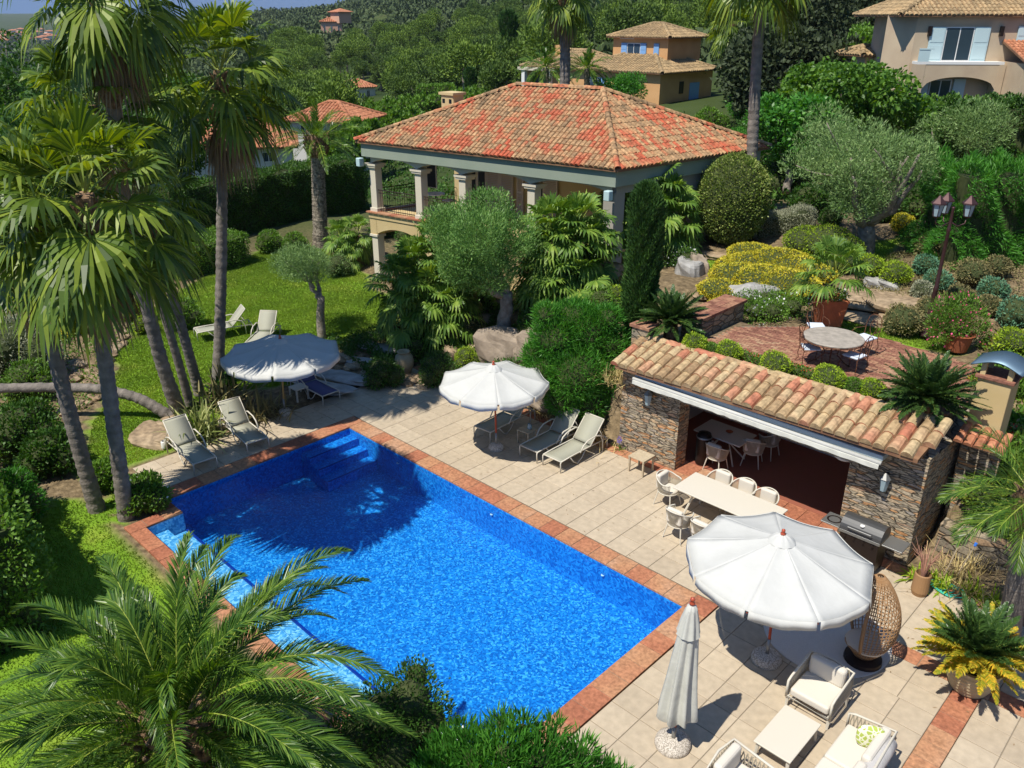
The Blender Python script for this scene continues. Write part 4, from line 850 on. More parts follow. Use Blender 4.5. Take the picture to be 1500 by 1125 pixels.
def small_house(name, label, px, py, dep, wid, dpt, h, rise, wm, rm, rot=0, wins=2, sp=.5, chim=True):
    c = BD(px,py,dep); f = norm(A(CF[0],CF[1],0)); r_ = CR; u = norm(r_*math.cos(rot)+f*math.sin(rot)); w = A(-u[1],u[0],0)
    if w@f < 0: w = -w
    O = A(c[0],c[1],0)-u*wid/2; z = c[2]; t = thing(name, label, 'house', (c[0],c[1],z))
    b = MB(); fr_box(b,O,u,w,0,wid,0,dpt,z-4,z+h); b.build('wall', M[wm], t, world=True)
    hip_roof(t,O,u,w,-.5,wid+.5,-.5,dpt+.5,z+h,rise,min(wid,dpt)*.5,M[rm],sp,sp*1.8)
    for i in range(wins): s = wid*(i+.5)/wins; window(t,O,u,w,s-.45,s+.45,z+h*.35,z+h*.8,'white',None)
    if chim: b = MB(); fr_box(b,O,u,w,wid*.3,wid*.3+.7,dpt*.4,dpt*.4+.7,z+h,z+h+rise+.9); b.build('chimney', M[wm], t, world=True)
    return t
small_house('small_house','small pale house with orange roof among the pines beyond the vineyard hedge',530,150,235,8.5,8,4.0,1.8,'plaster','roof_far',.5,2,.7)
ph_ = small_house('hill_villa','pink villa with two stepped tiled roofs on the far ridge at the left',487,57,400,10,9,7.5,1.6,'stucco_pink','roof_far',.2,3,1.)
c = ph_.location; b = MB(); b.box((c[0]-3,c[1]+2,c[2]+7),(c[0]+4,c[1]+9,c[2]+12)); b.build('tower_wall', M['stucco_pink'], ph_, world=True); b = MB(); flatpoly(b,[(c[0]-4,c[1]+1,c[2]+12),(c[0]+5,c[1]+1,c[2]+12),(c[0]+.5,c[1]+5.5,c[2]+13.6)],.2); flatpoly(b,[(c[0]+5,c[1]+1,c[2]+12),(c[0]+5,c[1]+10,c[2]+12),(c[0]+.5,c[1]+5.5,c[2]+13.6)],.2); flatpoly(b,[(c[0]+5,c[1]+10,c[2]+12),(c[0]-4,c[1]+10,c[2]+12),(c[0]+.5,c[1]+5.5,c[2]+13.6)],.2); b.build('tower_roof', M['roof_far'], ph_, world=True)
small_house('hillside_house','small white house high on the wooded hill above the pines',640,20,560,12,8,3.5,1.4,'plaster','roof_far',.1,3,1.,False)
small_house('hedge_house','low house with orange roof showing between the palm trunks beyond the dark hedge',325,252,62,10.5,7,1.7,1.6,'plaster','roof_far',.25,3,.3,False)
small_house('valley_house','orange roofed house half hidden behind the feather palm',470,205,75,6,6,1.6,1.4,'plaster','roof_far',-.3,2,.34,False)
small_house('garden_pavilion','low tan roof tip left of the pinkish house, among shrubs',1282,106,56,1.8,2.4,1.1,.5,'stucco_h3','roof_ochre',.2,1,.3,False)
# distant town
for i in range(46):
    px = random.uniform(-30,75); dd = random.uniform(1500,2300); az = (px-CX)/1324; f = A(CF[0],CF[1],0)/np.hypot(CF[0],CF[1]); p = (f+CR*az)*dd
    s = random.uniform(5,11); h = random.uniform(6,14); z = Tz(p[0],p[1])
    b = MB().box((p[0]-s,p[1]-s,z-6),(p[0]+s,p[1]+s,z+h)).build('wall', M['stucco_h3' if i%3 else 'plaster'], None); b.location = (0,0,0)
    t = thing('distant_house','pale house block of the far town on the left slope','house',(p[0],p[1],z),group='houses of the far town'); b.parent = t; b.data.transform(__import__('mathutils').Matrix.Translation(-Vector((p[0],p[1],z))))
    r = MB(); c = (0,0,h+3); q = [(-s-1,-s-1,h),(s+1,-s-1,h),(s+1,s+1,h),(-s-1,s+1,h)]
    for k in range(4): flatpoly(r,[q[k],q[(k+1)%4],c],.3)
    r.build('roof', M['roof_far'], t)

# ================================================================ PLANTS
_fh = A(math.cos(_fa), math.sin(_fa), 0)
def BV(px, py, base, df=0):
    """point on the sight line standing as far out as base does"""
    d = CF+CR*(px-CX)/FL-CU*(py-CY)/FL; t = (A(*base)@_fh+df)/(d@_fh); return A(0,0,EYE)+d*t
def ppm(q): return FL/depth(q)
def fan_palm(label, base, mid, top, r=.19, n=42, R=.95, pet=1.0, dead=14, seg=26, boots=1.6, group=None, lo=-1.1, name='fan_palm', skirt=0):
    t = thing(name, label, 'palm tree', base, group=group); o = A(*base)
    P = [A(0,0,-.15), (A(*mid)-o), (A(*top)-o)]; pts = [P[0], *[P[0]*(1-k)**2+2*(2*P[1]-.5*(P[0]+P[2]))*k*(1-k)+P[2]*k*k for k in (.2,.4,.6,.8)], P[2]]
    trunk_tube(pts, r, 14, 160).build('trunk', M['palmbark'], t, smooth=True)
    tp = pts[-1]; dd = norm(pts[-1]-pts[-2]); bt = MB(); bt.tube([tp-dd*boots, tp-dd*boots*.5, tp+dd*.15], [r*.95, r*1.25, r*1.0], 12)
    for i in range(int(boots*36)):
        a = i*2.4; h = -boots+boots*i/(boots*36); c = tp+dd*h; q = A(math.cos(a),math.sin(a),.8)
        bt.tube([c+A(q[0],q[1],0)*r*.8, c+q*r*1.5], [.05,.02], 4)
    bt.build('boots', M['boots'], t)
    fan_crown(tp, n, pet, R, None, dead, lo, seg=seg).build('crown', [M['fan'], M['petiole'], M['thatch']], t); return t
b1 = G(185,757); fan_palm('leaning fan palm with trunk base right beside the pool corner coping', b1, BV(156,545,b1,-.4), BV(126,296,b1,-1.1), .17, 40, .95, 1.2, 6, lo=-1.0)
b1 = G(142,745); fan_palm('fan palm leaning left, second trunk nearest the bottom left lawn', b1, BV(80,520,b1,-.3), BV(43,326,b1,-.7), .17, 36, .92, 1.15, 5, lo=-1.0)
b1 = TG(262,602); fan_palm('tallest fan palm of the left group, its crown cut by the top of the picture', b1, BV(198,370,b1,-1.2), BV(148,-45,b1,-2.5), .19, 38, .92, 1.2, 12, boots=3.0, lo=-1.15)
b1 = TG(279,592); fan_palm('slim fan palm behind the other leaning trunks left of the flax clump', b1, BV(222,400,b1,-1), BV(140,165,b1,-2.4), .12, 32, .9, 1.1, 4, lo=-.7)
b1 = TG(293,577); fan_palm('fan palm with a short leaning trunk rising out of the flax clump', b1, BV(258,450,b1,-.8), BV(216,300,b1,-1.8), .15, 28, .82, 1.0, 6, lo=-.8)
b1 = TG(318,562); fan_palm('upright fan palm with brown hanging skirt standing left of the white and blue shaded parasol', b1, BV(325,340,b1), BV(322,112,b1,-.3), .17, 38, 1.0, 1.2, 9, boots=2.4, lo=-.85)
b1 = TG(252,612)
t = thing('fallen_palm', 'grey palm trunk bowing almost level across the lawn behind the leaning trunks', 'palm tree', b1)
pts = [A(0,0,0)]+[BV(x,y,b1)-b1 for x,y in ((205,583),(150,569),(60,567),(-40,570),(-150,560),(-230,520))]
trunk_tube(pts, .15, 12, 120, flare=1.1).build('trunk', M['palmbark'], t, smooth=True)
fan_crown(pts[-1], 30, .9, .9, None, 6, seg=20).build('crown', [M['fan'], M['petiole'], M['thatch']], t)
b1 = A(*(BV(1099,330,TG(1075,350),1.0)[:2]),3.2); fan_palm('very tall fan palm with bare grey trunk in front of the villa roof corner', b1, BV(1104,170,b1), BV(1118,-62,b1), .22, 34, .95, 1.25, 0, lo=-1.0)
b1 = TG(1082,152); fan_palm('fan palm between the orange house and the dark oaks', b1, BV(1079,105,b1), BV(1074,38,b1), .2, 40, 1.1, 1.2, 14, seg=20)
b1 = A(*(BD(829,128,46)[:2]),3.0); fan_palm('tall dark fan palm trunk in front of the orange house, crown at the top edge', b1, BV(828,70,b1), BV(827,-26,b1), .3, 36, 1.0, 1.35, 6, seg=20, lo=-1.1)
def feather_palm(label, base, top, r, n, L, bark='datebark', lo=-.5, npair=40, leafL=.42, leafW=.03, grav=.9, vee=.5, name='feather_palm', cat='palm tree', boots=.8):
    t = thing(name, label, cat, base); o = A(*base); tp = A(*top)-o
    trunk_tube([A(0,0,-.1), tp*.5, tp], r, 14, 200, flare=1.35).build('trunk', M[bark], t, smooth=True)
    if boots:
        d = norm(tp); b = MB(); b.tube([tp-d*boots, tp-d*boots*.4, tp+d*.2], [r*.9,r*1.5,r*1.1], 14)
        for i in range(60): a = i*2.4; c = tp-d*boots*(1-i/60); q = A(math.cos(a),math.sin(a),.7); b.tube([c+A(q[0],q[1],0)*r, c+q*r*1.7],[.06,.03],4)
        b.build('boots', M['boots'], t)
    feather_crown(tp, n, L, lo, 1.45, npair, leafL, leafW, grav, vee=vee).build('crown', [M['phoenix'], M['rachis']], t); return t
b1 = TG(470,362); feather_palm('date palm with a stout trunk on the lawn before the dark hedge', b1, BV(464,205,b1), .36, 46, 2.5, npair=34, lo=-.35)
b1 = A(*(BD(800,128,58)[:2]),3); feather_palm('small date palm left of the tall palm trunk at the orange house', b1, BV(800,98,b1), .25, 34, 2.2, npair=26, leafL=.5, leafW=.05, boots=0)
b1 = A(*(BD(862,128,60)[:2]),3); feather_palm('small date palm right of the tall palm trunk at the orange house', b1, BV(860,100,b1), .25, 30, 1.9, npair=26, leafL=.5, leafW=.05, boots=0)
b1 = G(1474,940); feather_palm('palm with thick grey trunk cut by the right edge, fronds over the small agaves', b1, BV(1515,730,b1), .2, 26, 1.5, 'palmbark', npair=46, leafL=.5, leafW=.016, grav=1.2)
c = G(258,1060,2.85); tz = Tz(c[0],c[1]); feather_palm('big date palm in the bottom left foreground with arching bright green fronds', (c[0],c[1],tz), c, .38, 92, 3.05, npair=112, leafL=.42, leafW=.019, grav=1.2, lo=-.55, boots=.7, vee=.6)
# cycads
def cycad(label, base, h, n, L, mats=('cycad','rachis'), yf=0, name='cycad', vee=.35, lo=-.15):
    t = thing(name, label, 'cycad', base); MB().tube([(0,0,-.05),(0,0,h)],[.2,.17],12).build('trunk', M['boots'], t)
    mm = [M[mats[0]], M['petiole'], M['cycad_y']]
    feather_crown((0,0,h), int(n*1.25), L*.90, lo, 1.42, 62, .17, .026, .38, mi_y=2 if yf else None, yfrac=yf, vee=vee, rw=.012, ang=1.0).build('crown', mm, t); return t
cycad('dark green sago cycad at the left roof end beside the slim cypress', G(982,492,3.0), .45, 62, 1.12, lo=-.1)
cycad('dark green sago cycad at the right roof end near the chimney', G(1352,612,2.95), .5, 72, 1.25, lo=-.15)
pc = G(1417,1008); t = thing('planter', 'round grooved clay planter holding the yellowing cycad', 'planter', pc)
prof = [(.0,0),(.26,0),(.30,.04)]+[(.30+.14*math.sin(PI*.5*k/12)+(.006 if k%2 else -.006), .04+.5*k/12) for k in range(13)]+[(.47,.56),(.47,.62),(.41,.62),(.40,.52),(0,.52)]
MB().lathe(prof, n=32).build('pot', M['jar'], t, smooth=False); MB().lathe([(.395,.53),(0,.54)], n=24).build('soil', M['core'], t)
t = cycad('cycad with yellow lower fronds in the round clay planter', pc+A(0,0,.52), .28, 70, 1.08, ('cycad','rachis'), .55, lo=-.05)
t.children[1].data.materials[0] = leafmat('cycad_bright', [(0,(.06,.12,.012)),(1,(.17,.25,.02))], .25, .4, .2)
# palmettos (clumps of small fan palms)
def palmetto(label, base, crowns, R=.5, pet=.6, n=26, seg=18, mt='fan', dead=6):
    t = thing('palmetto', label, 'palm', base); tr = MB(); cr = MB(); o = A(*base)
    for c in crowns:
        c = A(*c)-o; tr.tube(curve((c[0]*.25,c[1]*.25,-.1), c, (c[0]*.2,c[1]*.2,c[2]*.6), 7), .1, 8)
        m = fan_crown(c, n, pet, R, None, dead, -1.0, seg=seg)
        for V in m.V: pass
        cr.V += m.V; off = cr.n; cr.F4 += [f+off for f in m.F4]; cr.M4 += m.M4; cr.n += m.n
    tr.build('trunk', M['boots'], t); cr.build('crown', [M[mt], M['petiole'], M['thatch']], t); return t
M['palmetto'] = leafmat('palmetto_green', [(0,(.045,.10,.015)),(.6,(.10,.18,.025)),(1,(.21,.29,.05))], .25, .5, .15)
def pal(label, bx, by, cs, **k):
    b = TG(bx,by); palmetto(label, b, [BV(x,y,b,d) for x,y,d in cs], mt='palmetto', **k)
pal('bushy dwarf fan palm left of the round olive tree, below the balcony column', 640, 478, [(610,395,0),(640,370,.3),(668,385,0),(590,420,-.3),(632,432,-.5),(665,425,-.3),(600,455,-.4),(655,460,-.6)], R=.62, pet=.7, n=30)
pal('spreading dwarf fan palm right of the round olive tree against the villa', 835, 440, [(810,345,0),(845,340,0),(828,372,-.2),(862,372,.2),(800,385,-.2),(840,415,-.5),(812,425,-.5)], R=.68, pet=.75, n=30)
pal('dwarf fan palm behind the slim cypress at the villa corner', 955, 375, [(925,285,.3),(955,275,.3),(975,305,0),(905,320,0),(950,325,-.2),(985,335,0)], R=.65, pet=.7, n=28)
pal('low dwarf fan palm at the foot of the balcony column', 515, 385, [(500,350,0),(525,345,0),(515,368,-.2)], R=.45, pet=.45, n=22)
# shrubs and trees
def bush(name, label, cat, base, C_, n, L, W, mt, core=None, group=None, up=.3, flowers=None, shell=.6, jit=.8, drop=0, zmin=None, extra=None, stems=True):
    """C_: list of (centre, radii) in world units"""
    t = thing(name, label, cat, base, group=group); o = A(*base); B = [(*(A(*c)-o), *r) for c,r in C_]
    m = MB(); cloud(m, B, n, L, W, up, shell, 1., jit, 0, drop, zmin)
    mm = [M[mt]]
    if flowers: k, fm, fs = flowers; cloud(m, [(b[0],b[1],b[2],b[3]*1.04,b[4]*1.04,b[5]*1.04) for b in B], k, fs, fs*.9, .6, .97, 1., .5, 1); mm.append(M[fm])
    m.build('foliage', mm, t)
    m = MB()
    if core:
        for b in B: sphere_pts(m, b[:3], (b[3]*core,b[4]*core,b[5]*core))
    if stems:
        for b in B[:8]: m.tube([(b[0]*.3,b[1]*.3,-.1),(b[0],b[1],b[2])],[.035,.015],5)
    if m.V: m.build('stems', M['core'], t)
    return t
def ball(label, px, py, r, mt, n=900, L=.07, W=.04, name='round_shrub', group=None, sq=.85, gz=None, lump=.12, flowers=None):
    b = TG(px, py+r*.75) if gz is None else G(px, py+r*.75, gz); s = r/ppm(b)
    C_ = [((b[0],b[1],b[2]+s*sq*.85),(s*.94,s*.94,s*sq*.94))]+[((b[0]+s*.45*math.cos(a),b[1]+s*.45*math.sin(a),b[2]+s*sq*(.85+.3*math.sin(a*3))),(s*.6,s*.6,s*sq*.6)) for a in (0,1.3,2.6,3.9,5.2)]
    return bush(name, label, 'shrub', b, C_, n, L, W, mt, .86, group, flowers=flowers, shell=.86, stems=False)
t = bush('oleander', 'big dense bright green oleander bush between the white parasol and the pool house', 'bush', TG(848,612), [(BV(x,y,TG(848,612),d),(r,r,r*.9)) for x,y,r,d in [(800,462,.35,0),(890,468,.4,0),(918,520,.35,0),(780,560,.4,-.2),(915,590,.4,-.2),(815,495,.72,0),(860,485,.8,.2),(893,505,.6,0),(800,540,.6,-.2),(845,545,.9,-.4),(893,555,.65,-.3),(825,585,.5,-.5),(865,590,.55,-.5),(905,590,.4,-.2),(840,468,.6,.2),(787,520,.4,0)]], 34000, .18, .028, 'oleander', .72, up=.6, shell=.62)
b0 = A(-6.2,4.75,0); bush('oleander', 'loose oleander bush at the bottom centre hiding the near pool corner', 'bush', b0, [(G(x,y,z),(r,r,r*1.2)) for x,y,z,r in [(735,1062,2.3,.17),(808,1075,2.2,.2),(765,1070,2.35,.2),(680,1078,2.2,.2),(850,1105,2.0,.22),(655,1095,2.1,.2),(740,1110,2.2,.4),(695,1115,2.1,.38),(790,1120,2.1,.4),(830,1135,1.9,.35),(650,1130,1.9,.38),(720,1160,1.8,.5),(780,1170,1.7,.5),(640,1180,1.6,.5),(875,1140,1.6,.28),(900,1150,1.4,.25)]], 14000, .17, .024, 'oleander', .4, up=1.2, flowers=(30,'white_fl',.04), shell=.25)
b0 = A(-8.3,4.4,0); bush('dark_shrub', 'fine leaved dark shrub between the foreground palm and the pool edge', 'bush', b0, [(G(x,y,z),(r,r,r*1.1)) for x,y,z,r in [(600,1030,2.3,.5),(560,1050,2.2,.5),(625,1060,2,.45),(530,1080,2,.5),(580,1100,1.8,.6),(500,1110,1.7,.5),(610,990,2.4,.25)]], 11000, .06, .03, 'hedge', .6, up=.6, shell=.4)
# hedges
def hedge(name, label, p, q, thick, h, mt, n, L=.09, W=.05, group=None, wob=.12, topm=None):
    p, q = A(*p), A(*q); u = q-p; Ln = math.hypot(u[0],u[1]); u = A(u[0],u[1],0)/Ln; w = A(-u[1],u[0],0)
    if w@_fh < 0: w = -w
    t = thing(name, label, 'hedge', p, group=group); m = MB()
    s = rng.random(n)*Ln; area = np.array([Ln*thick, Ln*h, Ln*h*.4, thick*h, thick*h]); f = rng.choice(5, n, p=area/area.sum())
    a = rng.random(n); P = np.zeros((n,3)); N = np.zeros((n,3))
    def put(k, sv, tv, zv, nv): P[k] = u*sv[:,None]+w*tv[:,None]+A(0,0,1)*zv[:,None]; N[k] = nv
    k = f==0; put(k, s[k], a[k]*thick, np.full(k.sum(),h), A(0,0,1)); k = f==1; put(k, s[k], np.zeros(k.sum()), a[k]*h, -w); k = f==2; put(k, s[k], np.full(k.sum(),thick), a[k]*h, w)
    k = f==3; put(k, np.zeros(k.sum()), a[k]*thick, rng.random(k.sum())*h, -u); k = f==4; put(k, np.full(k.sum(),Ln), a[k]*thick, rng.random(k.sum())*h, u)
    lumpy = wob*(np.sin(P[:,0]*2.3+P[:,2]*3)*np.cos(P[:,1]*2.1)+np.sin((P[:,0]+P[:,1])*5+P[:,2]*4)*.5); P = P+N*(lumpy+rng.normal(size=n)*.04)[:,None]
    sl = (q[2]-p[2])/Ln; P[:,2] += (P@u)*sl
    D = norm(N+rdir(n)*.9+A(0,0,.3)); V, F = leafquads(P, D, norm(np.cross(D, rdir(n))), L*rng.uniform(.7,1.3,n), W*rng.uniform(.7,1.3,n)); m.add(V,F); m.build('foliage', M[mt], t)
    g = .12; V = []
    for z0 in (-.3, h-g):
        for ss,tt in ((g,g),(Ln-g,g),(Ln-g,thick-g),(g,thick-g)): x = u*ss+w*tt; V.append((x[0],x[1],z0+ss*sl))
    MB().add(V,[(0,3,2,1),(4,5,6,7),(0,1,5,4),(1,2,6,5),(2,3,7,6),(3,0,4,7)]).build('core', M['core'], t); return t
hedge('tall_hedge','tall dark clipped hedge along the far side of the lawn', TG(262,372), TG(540,306), 1.9, 3.1, 'hedge', 42000, .11, .06)
hedge('box_hedge','low flat topped clipped hedge by the lawn behind the upright palm', TG(268,412), TG(368,385), 2.6, 1.35, 'hedge_lt', 15000, .07, .045, wob=.05)
hp0 = G(-30,1010,0); hp1 = G(30,720,0)
hedge('garden_hedge','tall leafy hedge along the left edge in the foreground', A(-15.3,1.2,0), A(-21.5,1.4,0), 1.7, 2.6, 'hedge_lt', 30000, .10, .06, wob=.2)
hedge('silver_hedge','low silvery hedge between the egg shaped shrub and the large olive', TG(1108,352), TG(1190,338), .9, .75, 'grey', 9000, .06, .025, wob=.08)
hedge('dark_hedge','dark tall hedge below the pinkish house at the right edge', TG(1365,300), A(*BV(1530,300,TG(1450,295))), 2.4, 4.0, 'hedge', 22000, .14, .09, wob=.3)
hedge('bamboo_hedge','bright green bamboo like hedge behind the street lamp', TG(1385,392), A(*BV(1540,400,TG(1385,392))), 2.2, 2.9, 'oleander', 26000, .22, .03, wob=.4)
hedge('flower_hedge','hedge with small white flowers in front of the orange house', A(*(BD(1000,175,50)[:2]),3.0), A(*(BD(1100,185,46)[:2]),3.1), 1.5, 1.7, 'oleander', 9000, .16, .06, wob=.2)
for i,(a,b_,lb) in enumerate([((425,178,95),(715,138,100),'upper row of the green hedgerows beyond the villa roof'),((440,200,80),(620,170,84),'lower row of the green hedgerows beyond the villa roof'),((500,215,66),(560,190,68),'short hedgerow just left of the villa roof')]):
    p = BD(*a); q = BD(*b_); hedge('vineyard_hedge', lb, p-A(0,0,2.2), q-A(0,0,2.2), 3.5, 2.4, 'hedge_lt', 12000, .4, .22, wob=.5)
p = BD(1270,178,45)-A(0,0,1.5); q = BD(1530,178,45)-A(0,0,1.5); hedge('green_hedge','mid green hedge at the foot of the pinkish house', p, q, 2.0, 2.3, 'hedge_lt', 12000, .16, .09, wob=.3)
p = BD(612,133,120); hedge('clipped_hedge','long flat topped hedge near the pines above the chimney', p-A(0,0,2.2), BD(662,131,120)-A(0,0,2.2), 4, 2.6, 'hedge_lt', 4000, .35, .2, wob=.1)
def tree(name, label, base, crownpx, R, k, rb, n, L, W, mt, tr=.15, forks=5, bark='bark', cat='tree', up=.3, shell=.35, df=0, flat=None, drop=0, mid=None, group=None, core=0):
    base = A(*base); c = BV(*crownpx, base, df)-base; t = thing(name, label, cat, base, group=group)
    B = blobs_in(c, R, k, rb, .35, .9, flat); m = MB(); cloud(m, B, n, L, W, up, shell, .8, .9, 0, drop); m.build('crown', M[mt], t)
    m = MB(); f0 = A(c[0]*.25,c[1]*.25,c[2]*.38) if mid is None else BV(*mid,base)-base
    m.tube(curve((0,0,-.15), f0, (0,0,f0[2]*.5) , 7, .03), np.linspace(tr*1.35,tr,7), 9)
    for i in range(forks):
        b = B[i*len(B)//forks]; m.tube(curve(f0*.93, b[:3], (f0+A(b[0]-f0[0],b[1]-f0[1],0)*.7+A(0,0,(b[2]-f0[2])*.3)), 8, .05), np.linspace(tr*.72,tr*.12,8), 7)
        for j in range(2):
            b2 = B[(i*3+j*5+1)%len(B)]; m.tube(curve(A(*b[:3])*.6+f0*.4, b2[:3], None, 6, .06), np.linspace(tr*.3,tr*.07,6), 5)
    m.build('trunk', M[bark], t, smooth=True); return t
tree('olive_tree','large spreading old olive tree behind the golden bushes', TG(1266,374), (1262,232), (3.2,3.0,1.45), 34, .72, 26000, .13, .028, 'olive', .26, 6, up=.7, mid=(1268,325), flat=None)
tree('olive_tree','olive tree in front of the dark hedge below the pinkish house', TG(1392,300), (1425,190), (2.1,1.8,.9), 22, .7, 14000, .15, .033, 'olive', .14, 4, up=.6)
tree('olive_tree','dense round olive tree in front of the villa columns', TG(738,500), (704,357), (2.05,1.8,1.35), 40, .72, 48000, .12, .028, 'olive_g', .2, 7, up=.9, mid=(742,428), shell=.5)
tree('olive_tree','small olive tree with forked trunk on the lawn beside the shaded parasol', TG(472,494), (452,388), (1.45,1.3,.5), 18, .5, 13000, .10, .022, 'olive', .13, 4, up=.7, mid=(470,435))
tree('fig_tree','broad leaved bright green fig tree below the pinkish house', TG(1235,205) if 0 else A(*(BD(1240,215,42)[:2]),3.8), (1235,150), (4.3,3.2,1.7), 46, 1.0, 26000, .23, .17, 'fig', .25, 6, up=.1, drop=.15, shell=.6)
tree('fig_tree','bright green leafy tree at the left flank of the fig, near the tall palm trunk', A(*(BD(1160,225,38)[:2]),3.6), (1165,190), (1.8,1.6,1.7), 20, .8, 8000, .22, .13, 'oleander', .15, 4, up=.1, shell=.6)
for i,(x,y,d,R,lb) in enumerate([(1165,60,70,(5,4.5,5.5),'dark holm oak right of the fan palm by the orange house'),(1235,35,74,(6,5,6),'tall dark holm oak left of the pinkish house'),(1200,110,62,(4.5,3.5,3),'dark rounded oak above the fig tree'),(1290,20,80,(5,5,5.5),'dark oak behind the roof of the pinkish house'),(1130,100,60,(2.6,2.5,3),'dark bushy oak beside the tall bare trunk')]):
    c = BD(x,y,d); tree('holm_oak', lb, (c[0],c[1],4.0), (x,y), R, 34, 1.7, 12000, .38, .26, 'oak', .35, 4, shell=.6)
c = BD(1270,68,60); tree('lime_tree','pale green shrub tree behind the low roof tip beside the pinkish house', (c[0],c[1],4.5), (1268,68), (2.3,2,1.5), 16, .8, 5000, .28, .14, 'hedge_lt', .12, 3)
c = BD(918,132,60); tree('garden_tree','small rounded tree with pale trunk in front of the orange house', (c[0],c[1],3.3), (915,130), (2.0,1.6,.7), 14, .6, 5000, .2, .08, 'oleander', .1, 3)
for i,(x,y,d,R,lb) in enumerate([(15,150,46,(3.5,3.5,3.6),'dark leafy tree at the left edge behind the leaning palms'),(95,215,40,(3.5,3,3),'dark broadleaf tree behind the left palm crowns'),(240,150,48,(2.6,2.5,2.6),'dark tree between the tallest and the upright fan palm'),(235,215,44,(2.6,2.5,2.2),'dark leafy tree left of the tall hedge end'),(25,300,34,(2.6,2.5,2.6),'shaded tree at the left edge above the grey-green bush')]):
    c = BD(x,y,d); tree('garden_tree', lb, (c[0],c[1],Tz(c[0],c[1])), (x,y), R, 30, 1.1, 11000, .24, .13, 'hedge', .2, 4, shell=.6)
# cypresses
def cypress(label, base, top, r, n, L=.1, W=.03):
    base = A(*base); h = top-base[2]; t = thing('cypress', label, 'cypress', base); z = rng.random(n)**.9; a = rng.random(n)*2*PI
    prof = r*np.minimum(1,(.55+z*2.2))*np.clip((1.0-z)*9,0,1)**.45; lump = 1+.12*np.sin(a*3+z*9)+.09*np.sin(a*7-z*31); rr = prof*lump*(1-.3*rng.random(n)**2)
    P = np.stack([np.cos(a)*rr, np.sin(a)*rr, z*h],1); D = norm(np.stack([np.cos(a)*.5,np.sin(a)*.5,np.full(n,1.)],1)+rdir(n)*.45); V,F = leafquads(P,D,norm(np.cross(D,rdir(n))),L*rng.uniform(.6,1.4,n),W)
    MB().add(V,F).build('foliage', M['cypress'], t); m = MB(); m.lathe([(.05,-.2),(r*.45,.1),(r*.8,h*.2),(r*.8,h*.85),(.02,h*.97)], n=12); m.build('trunk', M['core'], t); return t
b1 = A(*G(935,487,2.8)[:2],2.3); zt_ = float(BV(935,270,b1)[2]); cypress('slim dark column cypress between the oleander bush and the cycad', b1, zt_, .43, 26000, .13, .035)
c = BD(745,92,140); cypress('tall thin cypress on the slope left of the orange house', A(c[0],c[1],c[2]-1), float(BD(745,18,140)[2]), 1.35, 5000, .6, .2)
c = BD(690,145,110); cypress('small thin cypress above the villa chimney', A(c[0],c[1],c[2]-1), float(BD(690,100,110)[2]), .7, 2500, .4, .15)
b1 = TG(570,345); cypress('slim cypress seen between the balcony columns', A(*(HP(1.8,4.6,0)[:2]),.5), 6.1, .42, 5000, .1, .03)
# egg shrub
b1 = TG(1067,356); s = 1/ppm(b1); bush('egg_shrub','large egg shaped clipped shrub with light edged leaves at the villa corner','shrub', b1, [((b1[0],b1[1],b1[2]+1.62),(1.30,1.30,1.62))], 15000, .085, .05, 'ball', .94, shell=.93, stems=False)
# golden groundcover and shrubs round the terrace
g0 = TG(1120,440); bush('golden_shrub','broad golden yellow clipped shrub mass above the brick terrace','shrub', g0, [((q[0],q[1],q[2]+.25),(r*1.4,r*1.4,r*.46)) for q,r in [(TG(x,y),r_) for x,y,r_ in [(1060,435,.6),(1085,415,.75),(1110,400,.85),(1140,395,.85),(1165,405,.8),(1185,410,.6),(1120,425,.8),(1150,425,.75),(1075,440,.5),(1100,380,.6),(1090,400,.7)]]], 42000, .06, .045, 'gold', .93, shell=.92, stems=False)
bush('golden_shrub','dark topped golden shrub in the shade of the large olive','shrub', TG(1200,372), [((q[0],q[1],q[2]+.3),(r,r,r*.7)) for q,r in [(TG(x,y),r_) for x,y,r_ in [(1180,368,.8),(1210,370,.9),(1232,378,.7),(1225,395,.6),(1245,395,.5)]]], 9000, .06, .04, 'lime', .93, shell=.92, stems=False)
for x,y,r,mt,lb in [(1273,390,20,'lime','lime shrub nearest the large olive trunk'),(1310,400,21,'lime','lime round shrub beside the pale rocks'),(1354,388,17,'teal','blue-green ball shrub left of the lamp post, upper one'),(1371,411,20,'teal','blue-green ball shrub touching the lamp post'),(1422,399,23,'brownish','brownish ball shrub right of the lamp post'),(1459,390,18,'brownish','brownish ball shrub near the bamboo hedge at the right'),
    (1452,423,20,'teal','blue-green ball shrub below the two brownish balls'),(1404,432,18,'brownish','dry brown shrub above the pink oleander'),(1447,447,17,'brownish','small brown shrub right of the pink oleander top'),(1488,458,28,'teal','large blue-green shrub at the right edge'),(1320,468,28,'brownish','olive-brown cushion shrub left of the lamp post foot'),(1362,455,24,'brownish','olive-brown shrub just behind the lamp post foot'),
    (1350,425,16,'grey','greyish cushion shrub on the large flat rocks'),(1321,326,16,'gold','pale clipped dome shrub in front of the dark trees'),(1360,360,20,'brownish','brown ball shrub behind the lamp post'),(1480,500,24,'lime','yellow-green shrub behind the chimney'),(1048,451,15,'gold','small golden ball by the bench wall'),(1215,318,16,'hedge','dark shrub under the large olive on its left'),(1345,340,20,'hedge_lt','green shrub behind the clipped dome'),(1470,360,20,'hedge_lt','green shrub in front of the bamboo hedge')]:
    ball(lb, x, y, r, mt, 2200, .075, .035)
